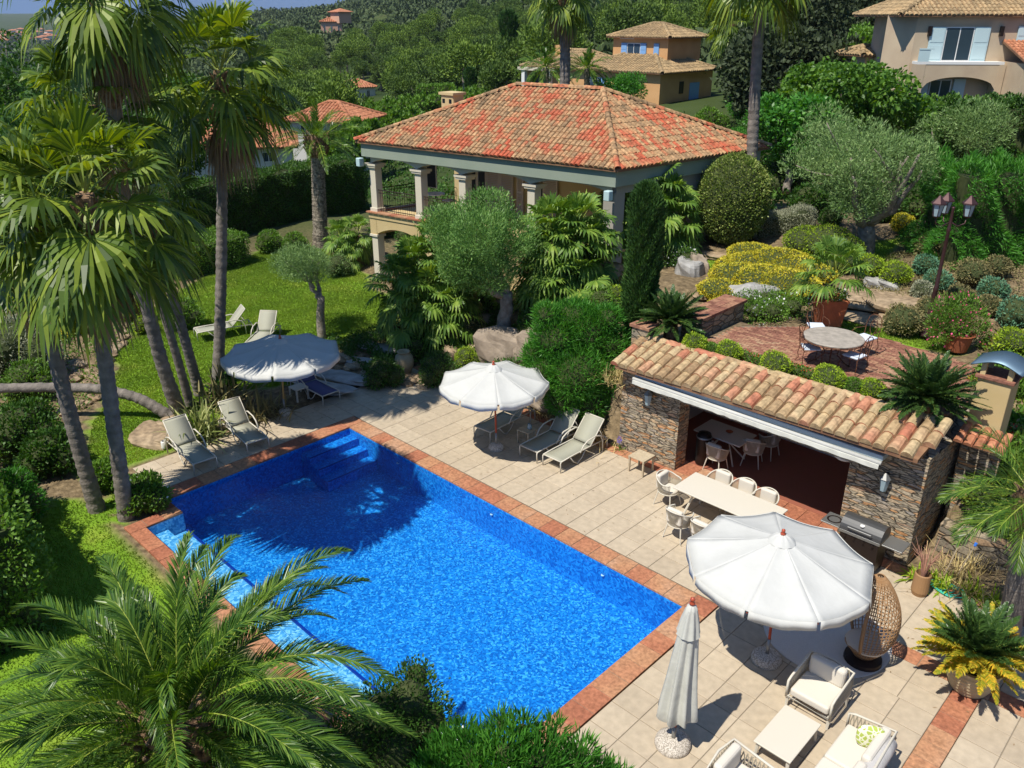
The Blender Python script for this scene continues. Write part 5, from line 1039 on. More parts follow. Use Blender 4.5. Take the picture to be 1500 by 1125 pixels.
for x,y,r,mt,lb in [(1017,503,19,'lime','lime ball shrub at the foot of the left cycad on the roof edge'),(1043,513,13,'hedge_lt','small dark green shrub second on the roof edge'),(1067,514,19,'lime','lime ball shrub third on the roof edge'),(1134,533,23,'lime','lime ball shrub between the two red flower clumps'),(1212,553,24,'lime','lime ball shrub in front of the iron table'),(1250,567,17,'hedge_lt','green shrub left of the last lime ball'),(1276,571,20,'lime','lime ball shrub touching the right cycad')]:
    ball(lb, x, y, r, mt, 3000, .05, .03, gz=2.95)
for x,y,lb in [(1100,527,'red flowering clump left of the middle lime ball'),(1172,546,'red flowering clump right of the middle lime ball')]:
    q = G(x,y+6,2.95); bush('red_flowers', lb, 'flowers', q, [((q[0]+d,q[1]-.1*d,q[2]+.12),(.24,.2,.16)) for d in (-.25,0,.25)], 900, .06, .035, 'hedge_lt', .6, flowers=(130,'red_fl',.035), stems=False)
q = TG(1130,462); bush('rose_bush','white flowering rose bush above the brick terrace','rose bush', q, [((p[0],p[1],p[2]+.25),(.5,.5,.4)) for p in [TG(x,y) for x,y in ((1095,455),(1120,450),(1145,455),(1160,462),(1130,468),(1105,468))]], 5000, .07, .035, 'hedge_lt', .5, flowers=(150,'white_fl',.065), shell=.4)
q = TG(985,392); bush('plumbago','pale blue flowering bush behind the slim cypress','bush', q, [((p[0],p[1],p[2]+.3),(.45,.45,.4)) for p in [TG(x,y) for x,y in ((970,388),(990,385),(1003,392))]], 3000, .07, .035, 'hedge', .5, flowers=(160,'white_fl',.06))
q = G(1400,512,2.95); t = thing('flower_pot','white rimmed clay pot under the pink oleander','plant pot', q); MB().lathe([(0,0),(.26,0),(.36,.42),(.40,.46),(.33,.46),(.30,.38),(0,.38)], n=24).build('pot', M['terracotta'], t)
bush('pink_oleander','pink flowering oleander in a pot behind the chimney','oleander', q+A(0,0,.38), [(BV(x,y,q,d),(r,r,r)) for x,y,r,d in [(1400,470,.45,0),(1380,475,.4,0),(1425,470,.4,0),(1410,450,.4,.1),(1385,452,.35,0),(1432,488,.3,0),(1378,490,.3,0)]], 4200, .12, .025, 'hedge_lt', 0, up=.8, flowers=(330,'pink_fl',.055), shell=.4)
# right bank creeper
bt = A(-2.6,18.2,.4)
bush('creeper','creeper with green, yellow and reddish leaves covering the bank at the right edge','creeper', bt, [(G(x,y,z),(r,r,r*.9)) for x,y,z,r in [(1445,640,2.1,.4),(1462,700,1.7,.5),(1475,690,1.8,.6),(1440,690,1.5,.35),(1450,600,2.4,.35),(1470,570,2.7,.5),(1440,570,2.8,.4),(1470,520,2.9,.6),(1490,560,2.6,.7),(1480,610,2.3,.6),(1450,620,2.3,.5),(1490,660,2.0,.6),(1455,670,1.9,.5),(1440,720,1.5,.45),(1480,720,1.5,.55),(1500,770,1.1,.5),(1450,765,1.0,.4),(1500,520,3.,.6),(1520,640,2.2,.8)]], 24000, .10, .06, 'creep' if 'creep' in M else 'hedge_lt', .75, shell=.75)
bush('creeper','reddening creeper patch right of the tile ledge below the chimney','creeper', A(-2.2,18.6,1.5), [(G(x,y,z),(r,r,r)) for x,y,z,r in [(1482,645,2.4,.35),(1500,620,2.5,.3),(1465,660,2.2,.25)]], 1500, .09, .06, 'brownish', .7, flowers=(260,'red_fl',.04))
# dry reeds under the oleander and by the wall
def strap(label, base, n, L, W, mt, spread=.9, name='agave', cat='plant', group=None, sc=1, droop=.35, rad=.15):
    t = thing(name, label, cat, base, group=group); m = MB()
    for i in range(n):
        a = random.uniform(0,2*PI); el = random.uniform(.35,1.45)**(1/spread) ; el = min(1.5,el); l = L*random.uniform(.6,1.15); d = A(math.cos(a)*math.cos(el),math.sin(a)*math.cos(el),math.sin(el)); o = A(random.gauss(0,rad),random.gauss(0,rad),0)
        tt = np.linspace(0,1,6)[:,None]; P = o+d*l*tt-A(0,0,1)*droop*l*tt**2.4*random.uniform(.2,1.3); s = norm(np.cross(d,A(0,0,1.01)))*math.cos(.5)+A(0,0,.3)*random.uniform(-1,1); s = norm(s); w = W*np.array([.7,1,1,.85,.55,.05])[:,None]
        V = np.stack([P-s*w,P+s*w],1).reshape(-1,3); m.add(V,[(2*k,2*k+1,2*k+3,2*k+2) for k in range(5)])
    m.build('leaves', M[mt], t); return t
strap('large striped flax clump behind the two shaded loungers at the left pool side', TG(292,640), 130, 1.55, .03, 'flax', .8, 'flax', rad=.3)
strap('dark flax clump at the foot of the upright fan palm', TG(330,590), 90, 1.5, .028, 'brownish', .8, 'flax', rad=.35)
strap('bronze leaved flax clump under the left edge of the shaded parasol', TG(385,610), 110, 1.1, .025, 'brownish', .8, 'flax', rad=.4)
strap('dry reed grass under the oleander bush behind the loungers', TG(868,640), 330, .6, .008, 'straw', 1.2, 'dry_grass', 'grass', rad=.42)
strap('dry reed grass between the last lounger and the stone pillar', TG(900,640), 260, .6, .008, 'straw', 1.2, 'dry_grass', 'grass', rad=.3)
strap('dry grass tuft under the oleander left of the reed grass', TG(800,608), 160, .45, .008, 'straw', 1.2, 'dry_grass', 'grass', rad=.25)
strap('tall pale grass in front of the stone garden wall', A(-3.1,17.0,0), 320, .95, .008, 'straw', 1.0, 'dry_grass', 'grass', rad=.3)
for x,y,L,lb in [(1345,850,.5,'spiky yellow-green plant next to the grill wheels'),(1378,862,.42,'spiky yellow-green plant second from the grill'),(1425,872,.5,'spiky yellow-green plant left of the thick grey palm trunk'),(1458,885,.45,'spiky yellow-green plant touching the thick grey palm trunk')]:
    strap(lb, A(*G(x,y)[:2],0), 60, L, .02, 'lime', .75, 'agave', rad=.08)
for x,y in [(1360,862),(1395,868)]: pass
# left beds
for x,y,rr_,mt,n,L,W,nm,lb in [(30,500,70,'grey',7000,.11,.03,'grey_bush','grey-green bush at the left edge above the curved path'),(45,550,40,'hedge_lt',3500,.1,.05,'garden_bush','green bush below the grey-green one at the left edge'),(200,452,24,'lime',2500,.07,.04,'garden_bush','yellow-green shrub left of the leaning trunks'),(212,472,18,'lime',1800,.06,.035,'garden_bush','small yellow-green shrub beside the rock edging'),(270,455,30,'hedge_lt',3000,.09,.05,'garden_bush','green shrub on the lawn edge right of the leaning trunks'),(85,488,15,'gold',1200,.06,.035,'garden_bush','small golden shrub in the left bed'),(110,478,14,'gold',1200,.06,.035,'garden_bush','second small golden shrub in the left bed'),
    (40,620,60,'hedge',7000,.1,.06,'garden_bush','dark bush at the left edge under the level trunk'),(75,655,45,'hedge',5000,.1,.06,'garden_bush','dark bush between the level trunk and the near lawn'),(15,720,55,'oleander',6000,.13,.035,'garden_bush','oleander like bush at the left edge above the foreground hedge'),(212,715,38,'hedge_lt',4200,.1,.05,'garden_bush','leafy shrub with white flowers behind the pool corner trunk'),(155,690,30,'hedge_lt',3000,.1,.05,'garden_bush','leafy shrub between the two near palm trunks'),
    (395,350,22,'hedge_lt',2500,.1,.05,'garden_bush','low shrub at the hedge foot left of the date palm'),(432,352,20,'hedge_lt',2500,.1,.05,'garden_bush','low shrub at the hedge foot beside the date palm'),(500,350,26,'hedge_lt',2500,.1,.05,'garden_bush','shrub right of the date palm trunk'),(495,385,22,'olive',2500,.08,.025,'garden_bush','fine leaved shrub between the small olive and the house column'),
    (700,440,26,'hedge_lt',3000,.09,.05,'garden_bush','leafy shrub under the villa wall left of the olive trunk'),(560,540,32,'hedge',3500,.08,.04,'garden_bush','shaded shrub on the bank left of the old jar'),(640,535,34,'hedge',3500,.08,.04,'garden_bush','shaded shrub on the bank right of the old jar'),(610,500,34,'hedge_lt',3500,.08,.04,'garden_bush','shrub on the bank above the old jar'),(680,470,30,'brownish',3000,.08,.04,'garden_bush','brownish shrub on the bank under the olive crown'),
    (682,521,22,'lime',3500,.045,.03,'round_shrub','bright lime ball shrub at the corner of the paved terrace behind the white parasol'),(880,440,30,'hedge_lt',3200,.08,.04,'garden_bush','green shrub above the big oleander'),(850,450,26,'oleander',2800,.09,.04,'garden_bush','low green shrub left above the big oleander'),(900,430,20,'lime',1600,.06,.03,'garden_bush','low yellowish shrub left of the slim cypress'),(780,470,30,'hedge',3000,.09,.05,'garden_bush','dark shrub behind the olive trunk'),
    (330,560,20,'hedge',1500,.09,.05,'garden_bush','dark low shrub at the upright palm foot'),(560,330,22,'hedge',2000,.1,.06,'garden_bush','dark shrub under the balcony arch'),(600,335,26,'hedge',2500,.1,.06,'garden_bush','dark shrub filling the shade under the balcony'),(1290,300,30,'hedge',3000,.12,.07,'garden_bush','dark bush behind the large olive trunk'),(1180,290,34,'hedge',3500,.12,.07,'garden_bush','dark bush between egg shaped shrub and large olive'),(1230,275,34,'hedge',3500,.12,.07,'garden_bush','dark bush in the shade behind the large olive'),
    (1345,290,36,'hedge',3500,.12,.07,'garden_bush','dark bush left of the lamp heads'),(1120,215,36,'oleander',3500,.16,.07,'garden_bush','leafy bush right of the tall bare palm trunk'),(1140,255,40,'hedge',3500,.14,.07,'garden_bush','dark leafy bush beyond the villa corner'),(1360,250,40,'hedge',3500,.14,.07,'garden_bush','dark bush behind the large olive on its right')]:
    b1 = TG(x, y+rr_*.8); s = rr_/ppm(b1); flr = (30,'white_fl',.06) if 'white' in lb and 'shrub' in lb and x < 300 else None
    bush(nm, lb, 'bush', b1, [((b1[0]+s*dx,b1[1]+s*dy,b1[2]+s*dz),(s*q,s*q,s*q*.9)) for dx,dy,dz,q in [(0,0,.75,.7),(.4,.3,.55,.55),(-.45,.2,.6,.5),(.1,-.45,.5,.5),(-.2,.4,.9,.45),(.35,-.2,.85,.4)]], n, L, W, mt, .8, flowers=flr, shell=.7, stems=False)
for i,(x,y,d,r,mt) in enumerate([(1010,165,50,1.3,'hedge_lt'),(1060,200,44,1.2,'oleander'),(1095,165,48,1.4,'hedge'),(1120,145,54,1.8,'hedge'),(1040,150,62,1.2,'hedge_lt'),(1085,215,40,1.2,'hedge'),(960,165,56,1.2,'hedge_lt'),(1100,120,66,1.8,'oleander')]):
    c = BD(x,y,d); z = Tz(c[0],c[1]); bush('garden_bush', ['pale bush','green oleander like bush','dark bush','large dark bush','small pale bush','dark low bush','pale low bush','tall green bush'][i]+' between the orange house and the tall bare palm trunk', 'bush', (c[0],c[1],z), [((c[0]+dx*r,c[1]+dy*r,z+dz*r),(r*q,r*q,r*q)) for dx,dy,dz,q in [(0,0,.7,.8),(.6,.4,.5,.6),(-.6,.3,.55,.6),(0,-.5,.5,.6)]], 3500, .2, .09, mt, .8, shell=.7, stems=False)
m = MB(); k = 420; x = rng.uniform(-20.5,2,k); y = rng.uniform(12.75,16.6,k); y = np.where(rng.random(k) < .5, 16.55-np.abs(rng.normal(size=k))*.35, y); D = norm(rdir(k)*A(1,1,.08)); V,F = leafquads(np.stack([x,y,np.full(k,.03)],1),D,norm(np.cross(D,A(0,0,1)+rdir(k)*.3)),rng.uniform(.04,.10,k),.02); m.add(V,F)
k = 120; x = rng.uniform(-20.5,-19.05,k); y = rng.uniform(6.8,12.6,k); D = norm(rdir(k)*A(1,1,.08)); V,F = leafquads(np.stack([x,y,np.full(k,.03)],1),D,norm(np.cross(D,A(0,0,1)+rdir(k)*.3)),rng.uniform(.04,.10,k),.02); m.add(V,F)
tag(m.build('leaf_litter', M['thatch']), 'small dry leaves fallen on the patio', 'leaves', kind='stuff')
# ground cover (nobody could count it)
def cover(name, label, pts, n, h, L, W, mt, flowers=None):
    m = MB(); P = np.array([TG(*p) for p in pts]); poly = [p[:2] for p in P]; lo = P[:,:2].min(0); hi = P[:,:2].max(0); x = rng.uniform(lo[0],hi[0],n*3); y = rng.uniform(lo[1],hi[1],n*3)
    ok = inpoly(x,y,poly) & (np.sin(x*2.3+np.cos(y*1.9)*2)*np.cos(y*2.7-x*.4) > -.35) & ~((x > -21)&(x < 2)&(y > 5.2)&(y < 16.7)) & ~((x > -12.1)&(x < -4)&(y > 16)&(y < 24) if 'bank' not in name else (x > 99)); x = x[ok][:n]; y = y[ok][:n]; k = len(x)
    B = np.stack([x,y,T(x,y)+rng.random(k)*h],1); D = norm(rdir(k)+A(0,0,.7)); V,F = leafquads(B,D,norm(np.cross(D,rdir(k))),L*rng.uniform(.6,1.3,k),W); m.add(V,F)
    return tag(m.build(name, M[mt]), label, 'ground cover', kind='stuff')
cover('ground_cover','mixed low planting on the bank between lawn and villa',[(480,500),(590,480),(640,400),(790,430),(910,400),(920,470),(800,500),(770,560),(690,560),(540,560)],26000,.28,.12,.05,'hedge')
cover('garden_plants','low plants in the left bed',[(0,420),(250,380),(240,450),(180,500),(130,600),(60,690),(0,690)],12000,.25,.12,.05,'hedge_lt')
cover('heather_ground','dry low planting on the right slope',[(1300,500),(1250,400),(1350,340),(1500,330),(1530,520),(1430,520)],14000,.10,.09,.03,'brownish')
cover('bank_cover','leafy cover on the bank at the right edge',[(1430,540),(1530,520),(1560,800),(1440,820),(1420,700)],14000,.4,.13,.07,'hedge_lt')
cover('far_ground_cover','undergrowth between the villa and the hedgerows',[(280,260),(420,200),(540,190),(1130,200),(1250,200),(1400,230),(1500,260),(1500,330),(1130,330)],30000,.5,.3,.14,'hedge')
# ================================================================ FAR WOODLAND
def pine_mesh(R, h, n, L, W, mt, k=22, flat=.45, trunk=True):
    t = bpy.data.objects.new('pine_tree', None); C.objects.link(t)
    B = blobs_in((0,0,h*.68), (R*.8,R*.8,R*flat), k, R*.33, .3, 1.0); m = MB(); cloud(m, B, n, L, W, .8, .6, .9, .9); m.build('crown', M[mt], t)
    m = MB(); m.tube(curve((0,0,-2),(0,0,h*.6),None,6,.12), np.linspace(.35,.2,6),6)
    for i in range(4): m.tube(curve((0,0,h*.4),B[i*4][:3],None,5,.1), np.linspace(.18,.06,5),5)
    m.build('trunk', M['bark'], t); return t
prot = [pine_mesh(4.6,9,4200,.5,.24,'pine'),pine_mesh(4.2,8,4000,.5,.24,'pine',18,.6),pine_mesh(5,10,4400,.55,.25,'pine_lt',24,.42),pine_mesh(3.6,7,3200,.45,.24,'pine',16,.8),pine_mesh(4.4,8.5,3800,.5,.24,'pine_lt',20,.6)]
used = set(); spots = []
def px_to(px, r):
    az = (px-CX)/1324; v = _fh+CR*az; v = v/np.linalg.norm(v); return v*r
cand = 0
while len(spots) < 285 and cand < 30000:
    cand += 1; px = random.uniform(375,840) if random.random() < .8 else random.uniform(840,1320); r = 105+random.random()**1.2*270
    if px > 840 and r < 125: continue
    if r < 160 and 430 < px < 720 and random.random() < .8: continue
    if 495 < px < 565 and r < 250: continue
    if 462 < px < 512 and 300 < r < 415: continue
    p = px_to(px,r); 
    if any((p[0]-s[0])**2+(p[1]-s[1])**2 < 42 for s in spots): continue
    spots.append((p[0],p[1],r,px))
LB = ['dark green umbrella pine in the wood beyond the villa','broad dark pine in the wood beyond the villa','light green rounded pine in the wood beyond the villa','small dark pine in the wood beyond the villa','mid green pine in the wood beyond the villa']
for x,y,r,px in spots:
    i = random.choice([0,0,1,3,3,4,2,2]); s = random.uniform(.75,1.15)
    if r < 140: s *= .8
    z = Tz(x,y); rz = random.uniform(0,6.28)
    if i not in used: o = prot[i]; used.add(i); o.location = (x,y,z); o.rotation_euler = (0,0,rz); o.scale = (s,)*3; tag(o, LB[i], 'pine tree', 'pines beyond the villa')
    else: dup(prot[i], (x,y,z), rz, LB[i], s, 'pines beyond the villa')
# distant wooded slopes: one mass
m = MB(); K = 8000; px = rng.uniform(-150,1650,K); r = 120*np.exp(rng.random(K)**.8*2.9); keep = (r > 330)|((px < 380)&(r > 90))|((px > 850)&(r > 130)); px = px[keep]; r = r[keep]
v = _fh[None,:]+CR[None,:]*((px-CX)/1324)[:,None]; v = v/np.linalg.norm(v,axis=1,keepdims=True); P = v*r[:,None]; P[:,2] = T(P[:,0],P[:,1]); 
for i in range(len(P)):
    sz = (2.2+2.2*rng.random())*(1+r[i]/900); q = 60; u = rdir(q); u[:,2] = np.abs(u[:,2]); B = P[i]+u*A(sz,sz,sz*.9)*(.75+.35*rng.random((q,1))); D = norm(u+rdir(q)*1.2+A(0,0,.2)); 
    V,F = leafquads(B,D,norm(np.cross(D,rdir(q))),sz*.34,sz*.26); m.add(V,F)
tag(m.build('hillside_woodland', M['scrub']), 'scrub and woods on the far hills', 'woodland', kind='stuff')

# ================================================================ ROCKS
def boulder(name, label, p, s, mt='rock', rz=0, n=(18,12), sharp=.16, group=None, cat='rock'):
    m = MB(); V = []; F = []; a, b = n; ph = rng.random(6)*6
    for i in range(b+1):
        t = PI*i/b
        for j in range(a):
            q = 2*PI*j/a; x,y,z = math.sin(t)*math.cos(q), math.sin(t)*math.sin(q), math.cos(t)
            k = 1+sharp*(math.sin(3*x+ph[0])*math.cos(2.5*y+ph[1])+.6*math.sin(5*z+4*x+ph[2])+.35*math.sin(9*y+ph[3])*math.cos(8*x+ph[4]))
            f = lambda v: math.copysign(abs(v)**.62, v)
            V.append((f(x)*k*s[0], f(y)*k*s[1], f(z)*k*s[2]*.9))
    for i in range(b):
        for j in range(a): F.append((i*a+j,(i+1)*a+j,(i+1)*a+(j+1)%a,i*a+(j+1)%a))
    m.add(V,F); o = m.build(name, M[mt], None, smooth=False); o.location = tuple(p); o.rotation_euler = (0,0,rz); return tag(o, label, cat, group)
def rk(label, x, y, s, mt='rock', rz=0, dz=0, name='rock', **k): b = TG(x,y); return boulder(name, label, (b[0],b[1],b[2]+dz), s, mt, rz, **k)
rk('pointed pale grey boulder beside the golden shrubs above the terrace',1108,442,(.75,.45,.55),'rock_grey',.9,.1)
rk('upright boulder with a flat face behind the white parasol',737,522,(.85,.4,.75),'rock',.3,.25)
rk('boulder right of the flat faced one, partly behind the oleander',772,520,(.4,.4,.7),'rock',.2,.2)
rk('reddish boulder below the dwarf palm beside the slim cypress',893,408,(.45,.4,.5),'slab',.2,.1)
rk('low boulder under the oleander left edge',795,600,(.45,.4,.4),'rock',.2,.1)
rk('pale boulder at the corner right of the slim cypress',1010,400,(.45,.4,.45),'rock_grey',.2,.1)
rk('rounded boulder beside the stepping stones',1022,395,(.35,.4,.45),'rock',.8,.1)
rk('small grey rock above the large flat rocks',1283,415,(.4,.3,.22),'rock_grey',.4)
rk('second small grey rock above the large flat rocks',1302,420,(.4,.25,.2),'rock_grey',.1)
rk('large flat rock left of the lamp post, upper left piece',1268,440,(1.1,.8,.2),'slab',.3,-.02)
rk('large flat tilted rock just left of the lamp post',1332,448,(1.15,.9,.24),'slab',-.2,-.02)
rk('long flat rock behind the palm in the square pot',1258,466,(.95,.5,.14),'slab',.1,0)
rk('narrow flat rock under the tilted slab',1325,475,(.7,.3,.12),'slab',.1,0)
rk('boulder in the shade under the olive on the bank',705,470,(.5,.4,.35),'rock',.5)
rk('rock with pink tinge in the bank left of the white parasol',662,520,(.4,.3,.3),'slab',.5)
rk('mossy rock at the lawn corner left of the leaning trunks',230,640,(.9,.6,.28),'slab',.5,-.05)
rk('flat rock at the patio corner by the phormium',255,625,(.7,.5,.22),'slab',.1,-.05)
for i,(x,y) in enumerate([(1045,376),(1085,384),(1080,394),(1072,404),(1062,414),(1052,424),(1043,434)]):
    rk(['topmost','second','third','fourth','fifth','sixth','lowest'][i]+' stepping stone of the path beside the golden shrubs',x,y,(.62,.32,.09),'slab',.25+.1*i,.03,name='stepping_stone')
wd = ['upper','second','third','lowest']
for i,(x,y) in enumerate([(560,510),(520,530),(500,552),(470,572)]):
    rk(wd[i]+' flat stone step in the shade between lawn and patio',x,y,(1.1,.35,.10),'rock_grey',.35,.0,name='stone_step')
# rock edgings and paving of the left bed: each stone cannot be told apart
def stones(name, label, line, n, s, wid):
    m = MB(); Q = [TG(*p) for p in line]
    for i in range(n):
        k = random.random()*(len(Q)-1); j = int(k); p = Q[j]*(1-k+j)+Q[j+1]*(k-j); x = p[0]+random.gauss(0,wid); y = p[1]+random.gauss(0,wid); sz = s*random.uniform(.6,1.3)
        sphere_pts(m,(x,y,Tz(x,y)+sz*.1),(sz,sz*.8,sz*.5),(7,5),noise=.2)
    return tag(m.build(name, M['slab']), label, 'stones', kind='stuff')
stones('rock_edging','small stones edging the left bed',[(200,460),(175,500),(145,540),(130,585),(75,615)],110,.17,.1)
stones('garden_paving','irregular stones of the small curved path in the left bed',[(30,545),(60,550),(95,545),(120,555)],70,.26,.35)
stones('bank_stones','stones scattered on the bank',[(480,520),(540,550),(610,560),(680,545),(700,500),(760,520)],90,.24,.25)

# ================================================================ FURNITURE
def lounger_parts(t, sling, fr='frame_w'):
    b = MB()
    for y in (-.31,.31):
        b.tube([(.98,y,.33),(.5,y,.34),(-.25,y,.33),(-.98,y,.30)],.018,6)
        b.tube([(.98,y,.33),(1.0,y,.28),(.99,y,.0)],.018,6); b.tube([(.62,y,.33),(.45,y,.12),(.30,y,.02),(.12,y,.12),(-.05,y,.33)],.016,6); b.tube([(-.98,y,.30),(-1.0,y,.0)],.018,6)
    b.tube([(.98,-.31,.33),(.98,.31,.33)],.018,6); b.tube([(-.98,-.31,.30),(-.98,.31,.30)],.018,6)
    b.build('frame', M[fr], t, smooth=True)
    for y in (-.36,.36): MB().tube([(.25,y,.33),(.12,y,.50),(-.05,y,.58),(-.4,y,.60),(-.62,y,.52),(-.72,y,.32),(-.72,y,.0)],.02,6).build('armrest', M[fr], t, smooth=True)
    b = MB(); n = 10; V = []
    for i in range(n+1): x = -.25+1.2*i/n; z = .335-.03*math.sin(PI*i/n); V += [(x,-.30,z),(x,.30,z)]
    b.add(V,[(2*i,2*i+2,2*i+3,2*i+1) for i in range(n)]); o = b.build('seat_sling', M[sling], t, smooth=True); m = o.modifiers.new('t','SOLIDIFY'); m.thickness = .012
    b = MB(); V = []
    for i in range(n+1): q = i/n; x = -.27-.52*q; z = .35+.58*q+.02*math.sin(PI*q); V += [(x,-.30,z),(x,.30,z)]
    b.add(V,[(2*i,2*i+1,2*i+3,2*i+2) for i in range(n)]); o = b.build('backrest', M[sling], t, smooth=True); m = o.modifiers.new('t','SOLIDIFY'); m.thickness = .012
    b = MB()
    for y in (-.31,.31): b.tube([(-.25,y,.33),(-.8,y,.94)],.017,6); b.tube([(-.6,y,.7),(-.85,y,.3)],.012,6)
    b.tube([(-.8,-.31,.94),(-.8,.31,.94)],.017,6); b.build('back_frame', M[fr], t, smooth=True)
def lounger(label, foot, hip, sling='sling', z0=0, proto={}, group='sun loungers round the pool'):
    f = G(*foot, z0+.33); h = G(*hip, z0+.33); d = f-h; a = math.atan2(d[1],d[0]); u = A(math.cos(a),math.sin(a),0); m = (f+h)/2; loc = m-u*.365; loc[2] = z0+.02
    if sling in proto: return dup(proto[sling], loc, a, label)
    t = thing('sun_lounger', label, 'sun lounger', loc, a, group); lounger_parts(t, sling); proto[sling] = t; return t
lounger('grey sun lounger left of the white parasol pole, in its shade', (708,629), (747,609))
lounger('half shaded grey sun lounger between the little table and the sunlit one', (777,657), (815,637))
lounger('sunlit sun lounger nearest the stone pool house pillar', (811,671), (850,650))
lounger('dark blue sun lounger under the left blue-white shaded parasol', (484,577), (452,561), 'sling_blue')
lounger('shaded sun lounger in front of the flax, nearer the left parasol', (375,645), (352,625))
lounger('shaded sun lounger at the left corner of the pool', (298,674), (274,653))
zl = Tz(*TG(325,490)[:2]); lounger('white sun lounger standing sideways on the lawn', (291,484), (333,477), 'sling', zl)
zl = Tz(*TG(388,505)[:2]); lounger('sun lounger on the lawn half hidden behind the left parasol, its raised back in shade', (372,503), (388,487), 'sling', zl)
# parasols
def parasol(label, base, R, top, n=8, pole='woodred', drop=.52, tilt=(0,0), name='parasol', off=(0,0), mt='canvas'):
    t = thing(name, label, 'parasol', base); c = A(off[0],off[1],0); b = MB(); N = 10; V = []; rows = 8
    pt = lambda a,r: (c[0]+math.cos(a)*r*R, c[1]+math.sin(a)*r*R)
    for k in range(n):
        a0, a1 = 2*PI*k/n, 2*PI*(k+1)/n; i0 = len(V)
        for j in range(rows+1):
            r = .03+.97*j/rows
            for i in range(N+1):
                q = i/N; p0, p1 = A(*pt(a0,r)), A(*pt(a1,r)); p = p0*(1-q)+p1*q; sag = .085*math.sin(PI*q)*r**1.3*(1-.25*j/rows)+random.uniform(0,.004)
                z = top-drop*r-.02*math.sin(PI*r)-sag+tilt[0]*p[0]+tilt[1]*p[1]; V.append((p[0]-c[0]*0,p[1],z))
        F = [(i0+j*(N+1)+i, i0+(j+1)*(N+1)+i, i0+(j+1)*(N+1)+i+1, i0+j*(N+1)+i+1) for j in range(rows) for i in range(N)]
        b.F4.append(np.array(F)); b.M4.append(np.zeros(len(F),int))
    b.V.append(np.array(V)); b.n = len(V)
    o = b.build('canopy', M[mt], t, smooth=True); m = o.modifiers.new('t','SOLIDIFY'); m.thickness = .006
    b = MB(); V = []; F = []
    for k in range(n):
        a0, a1 = 2*PI*k/n+.02, 2*PI*(k+1)/n-.02; i0 = len(V)
        for i in range(N+1):
            q = i/N; p = A(*pt(a0,1))*(1-q)+A(*pt(a1,1))*q; z = top-drop-.085*.75*math.sin(PI*q)+tilt[0]*p[0]+tilt[1]*p[1]; fl = .012*math.sin(q*14+k)
            e = A(p[0]-c[0],p[1]-c[1]); e = e/np.linalg.norm(e)
            V += [(p[0],p[1],z+.004),(p[0]+e[0]*(.012+fl),p[1]+e[1]*(.012+fl),z-.15-.03*math.sin(PI*q))]
        F += [(i0+2*i,i0+2*i+1,i0+2*i+3,i0+2*i+2) for i in range(N)]
    b.add(V,F); o = b.build('valance', M[mt], t, smooth=True); m = o.modifiers.new('t','SOLIDIFY'); m.thickness = .005
    b = MB(); b.lathe([(.01,top+.06),(.12,top+.03),(.2,top-.045)]+[(.235,top-.085)], (c[0],c[1],0), 32)
    for V in b.V: V[:,2] += tilt[0]*V[:,0]+tilt[1]*V[:,1]+np.sin(np.arctan2(V[:,1]-c[1],V[:,0]-c[0])*n)*.008
    b.build('vent_cap', M[mt], t, smooth=True)
    MB().lathe([(0,top+.17),(.03,top+.15),(.035,top+.12),(.02,top+.1),(.045,top+.08),(.045,top+.05),(0,top+.05)], (c[0],c[1],tilt[0]*c[0]+tilt[1]*c[1]), 12).build('finial', M['woodred'], t, smooth=True)
    MB().tube([(0,0,.45),(c[0],c[1],top+.03)],.026,10).build('pole', M[pole], t, smooth=True); MB().tube([(0,0,.05),(0,0,.52)],.033,10).build('pole_sleeve', M['steel'], t, smooth=True)
    for k in range(n):
        a = 2*PI*k/n; p = pt(a,.99); q = pt(a,.5); zt_ = top-drop*.99-.03+tilt[0]*p[0]+tilt[1]*p[1]; s = MB().tube([(c[0],c[1],top-.11),(p[0],p[1],zt_-.03)],.011,4); s.tube([(c[0]*.7,c[1]*.7,top-.75),(q[0],q[1],top-drop*.5-.13+tilt[0]*q[0]+tilt[1]*q[1])],.010,4); s.build('rib', M[pole], t)
    return t
def base_stone(t, r=.27): MB().lathe([(0,0),(r*.95,0),(r,.04),(r*.96,.11),(r*.7,.17),(.05,.19),(0,.19)], n=28).build('base', M['granite'], t, smooth=True)
u1 = G(1122,968); c1 = BV(1145,795,u1); off = (c1-u1)
t = parasol('largest open white parasol in front over the round rug', u1, 1.62, float(G(1,1,0)[2]+c1[2])+.12, 9, 'woodred', .5, off=(off[0],off[1])); base_stone(t,.28)
u2 = G(727,658); c2 = BV(723,543,u2); off = c2-u2; t = parasol('open white parasol over the loungers beside the big oleander', u2, 1.48, float(c2[2])+.12, 9, 'woodred', .42, off=(off[0],off[1])); base_stone(t,.22)
u3 = G(418,607); c3 = BV(411,503,u3); off = c3-u3; t = parasol('open parasol mottled by palm shade at the left end of the pool', u3, 1.72, float(c3[2])+.1, 9, 'woodpole', .40, off=(off[0],off[1])); base_stone(t,.2)
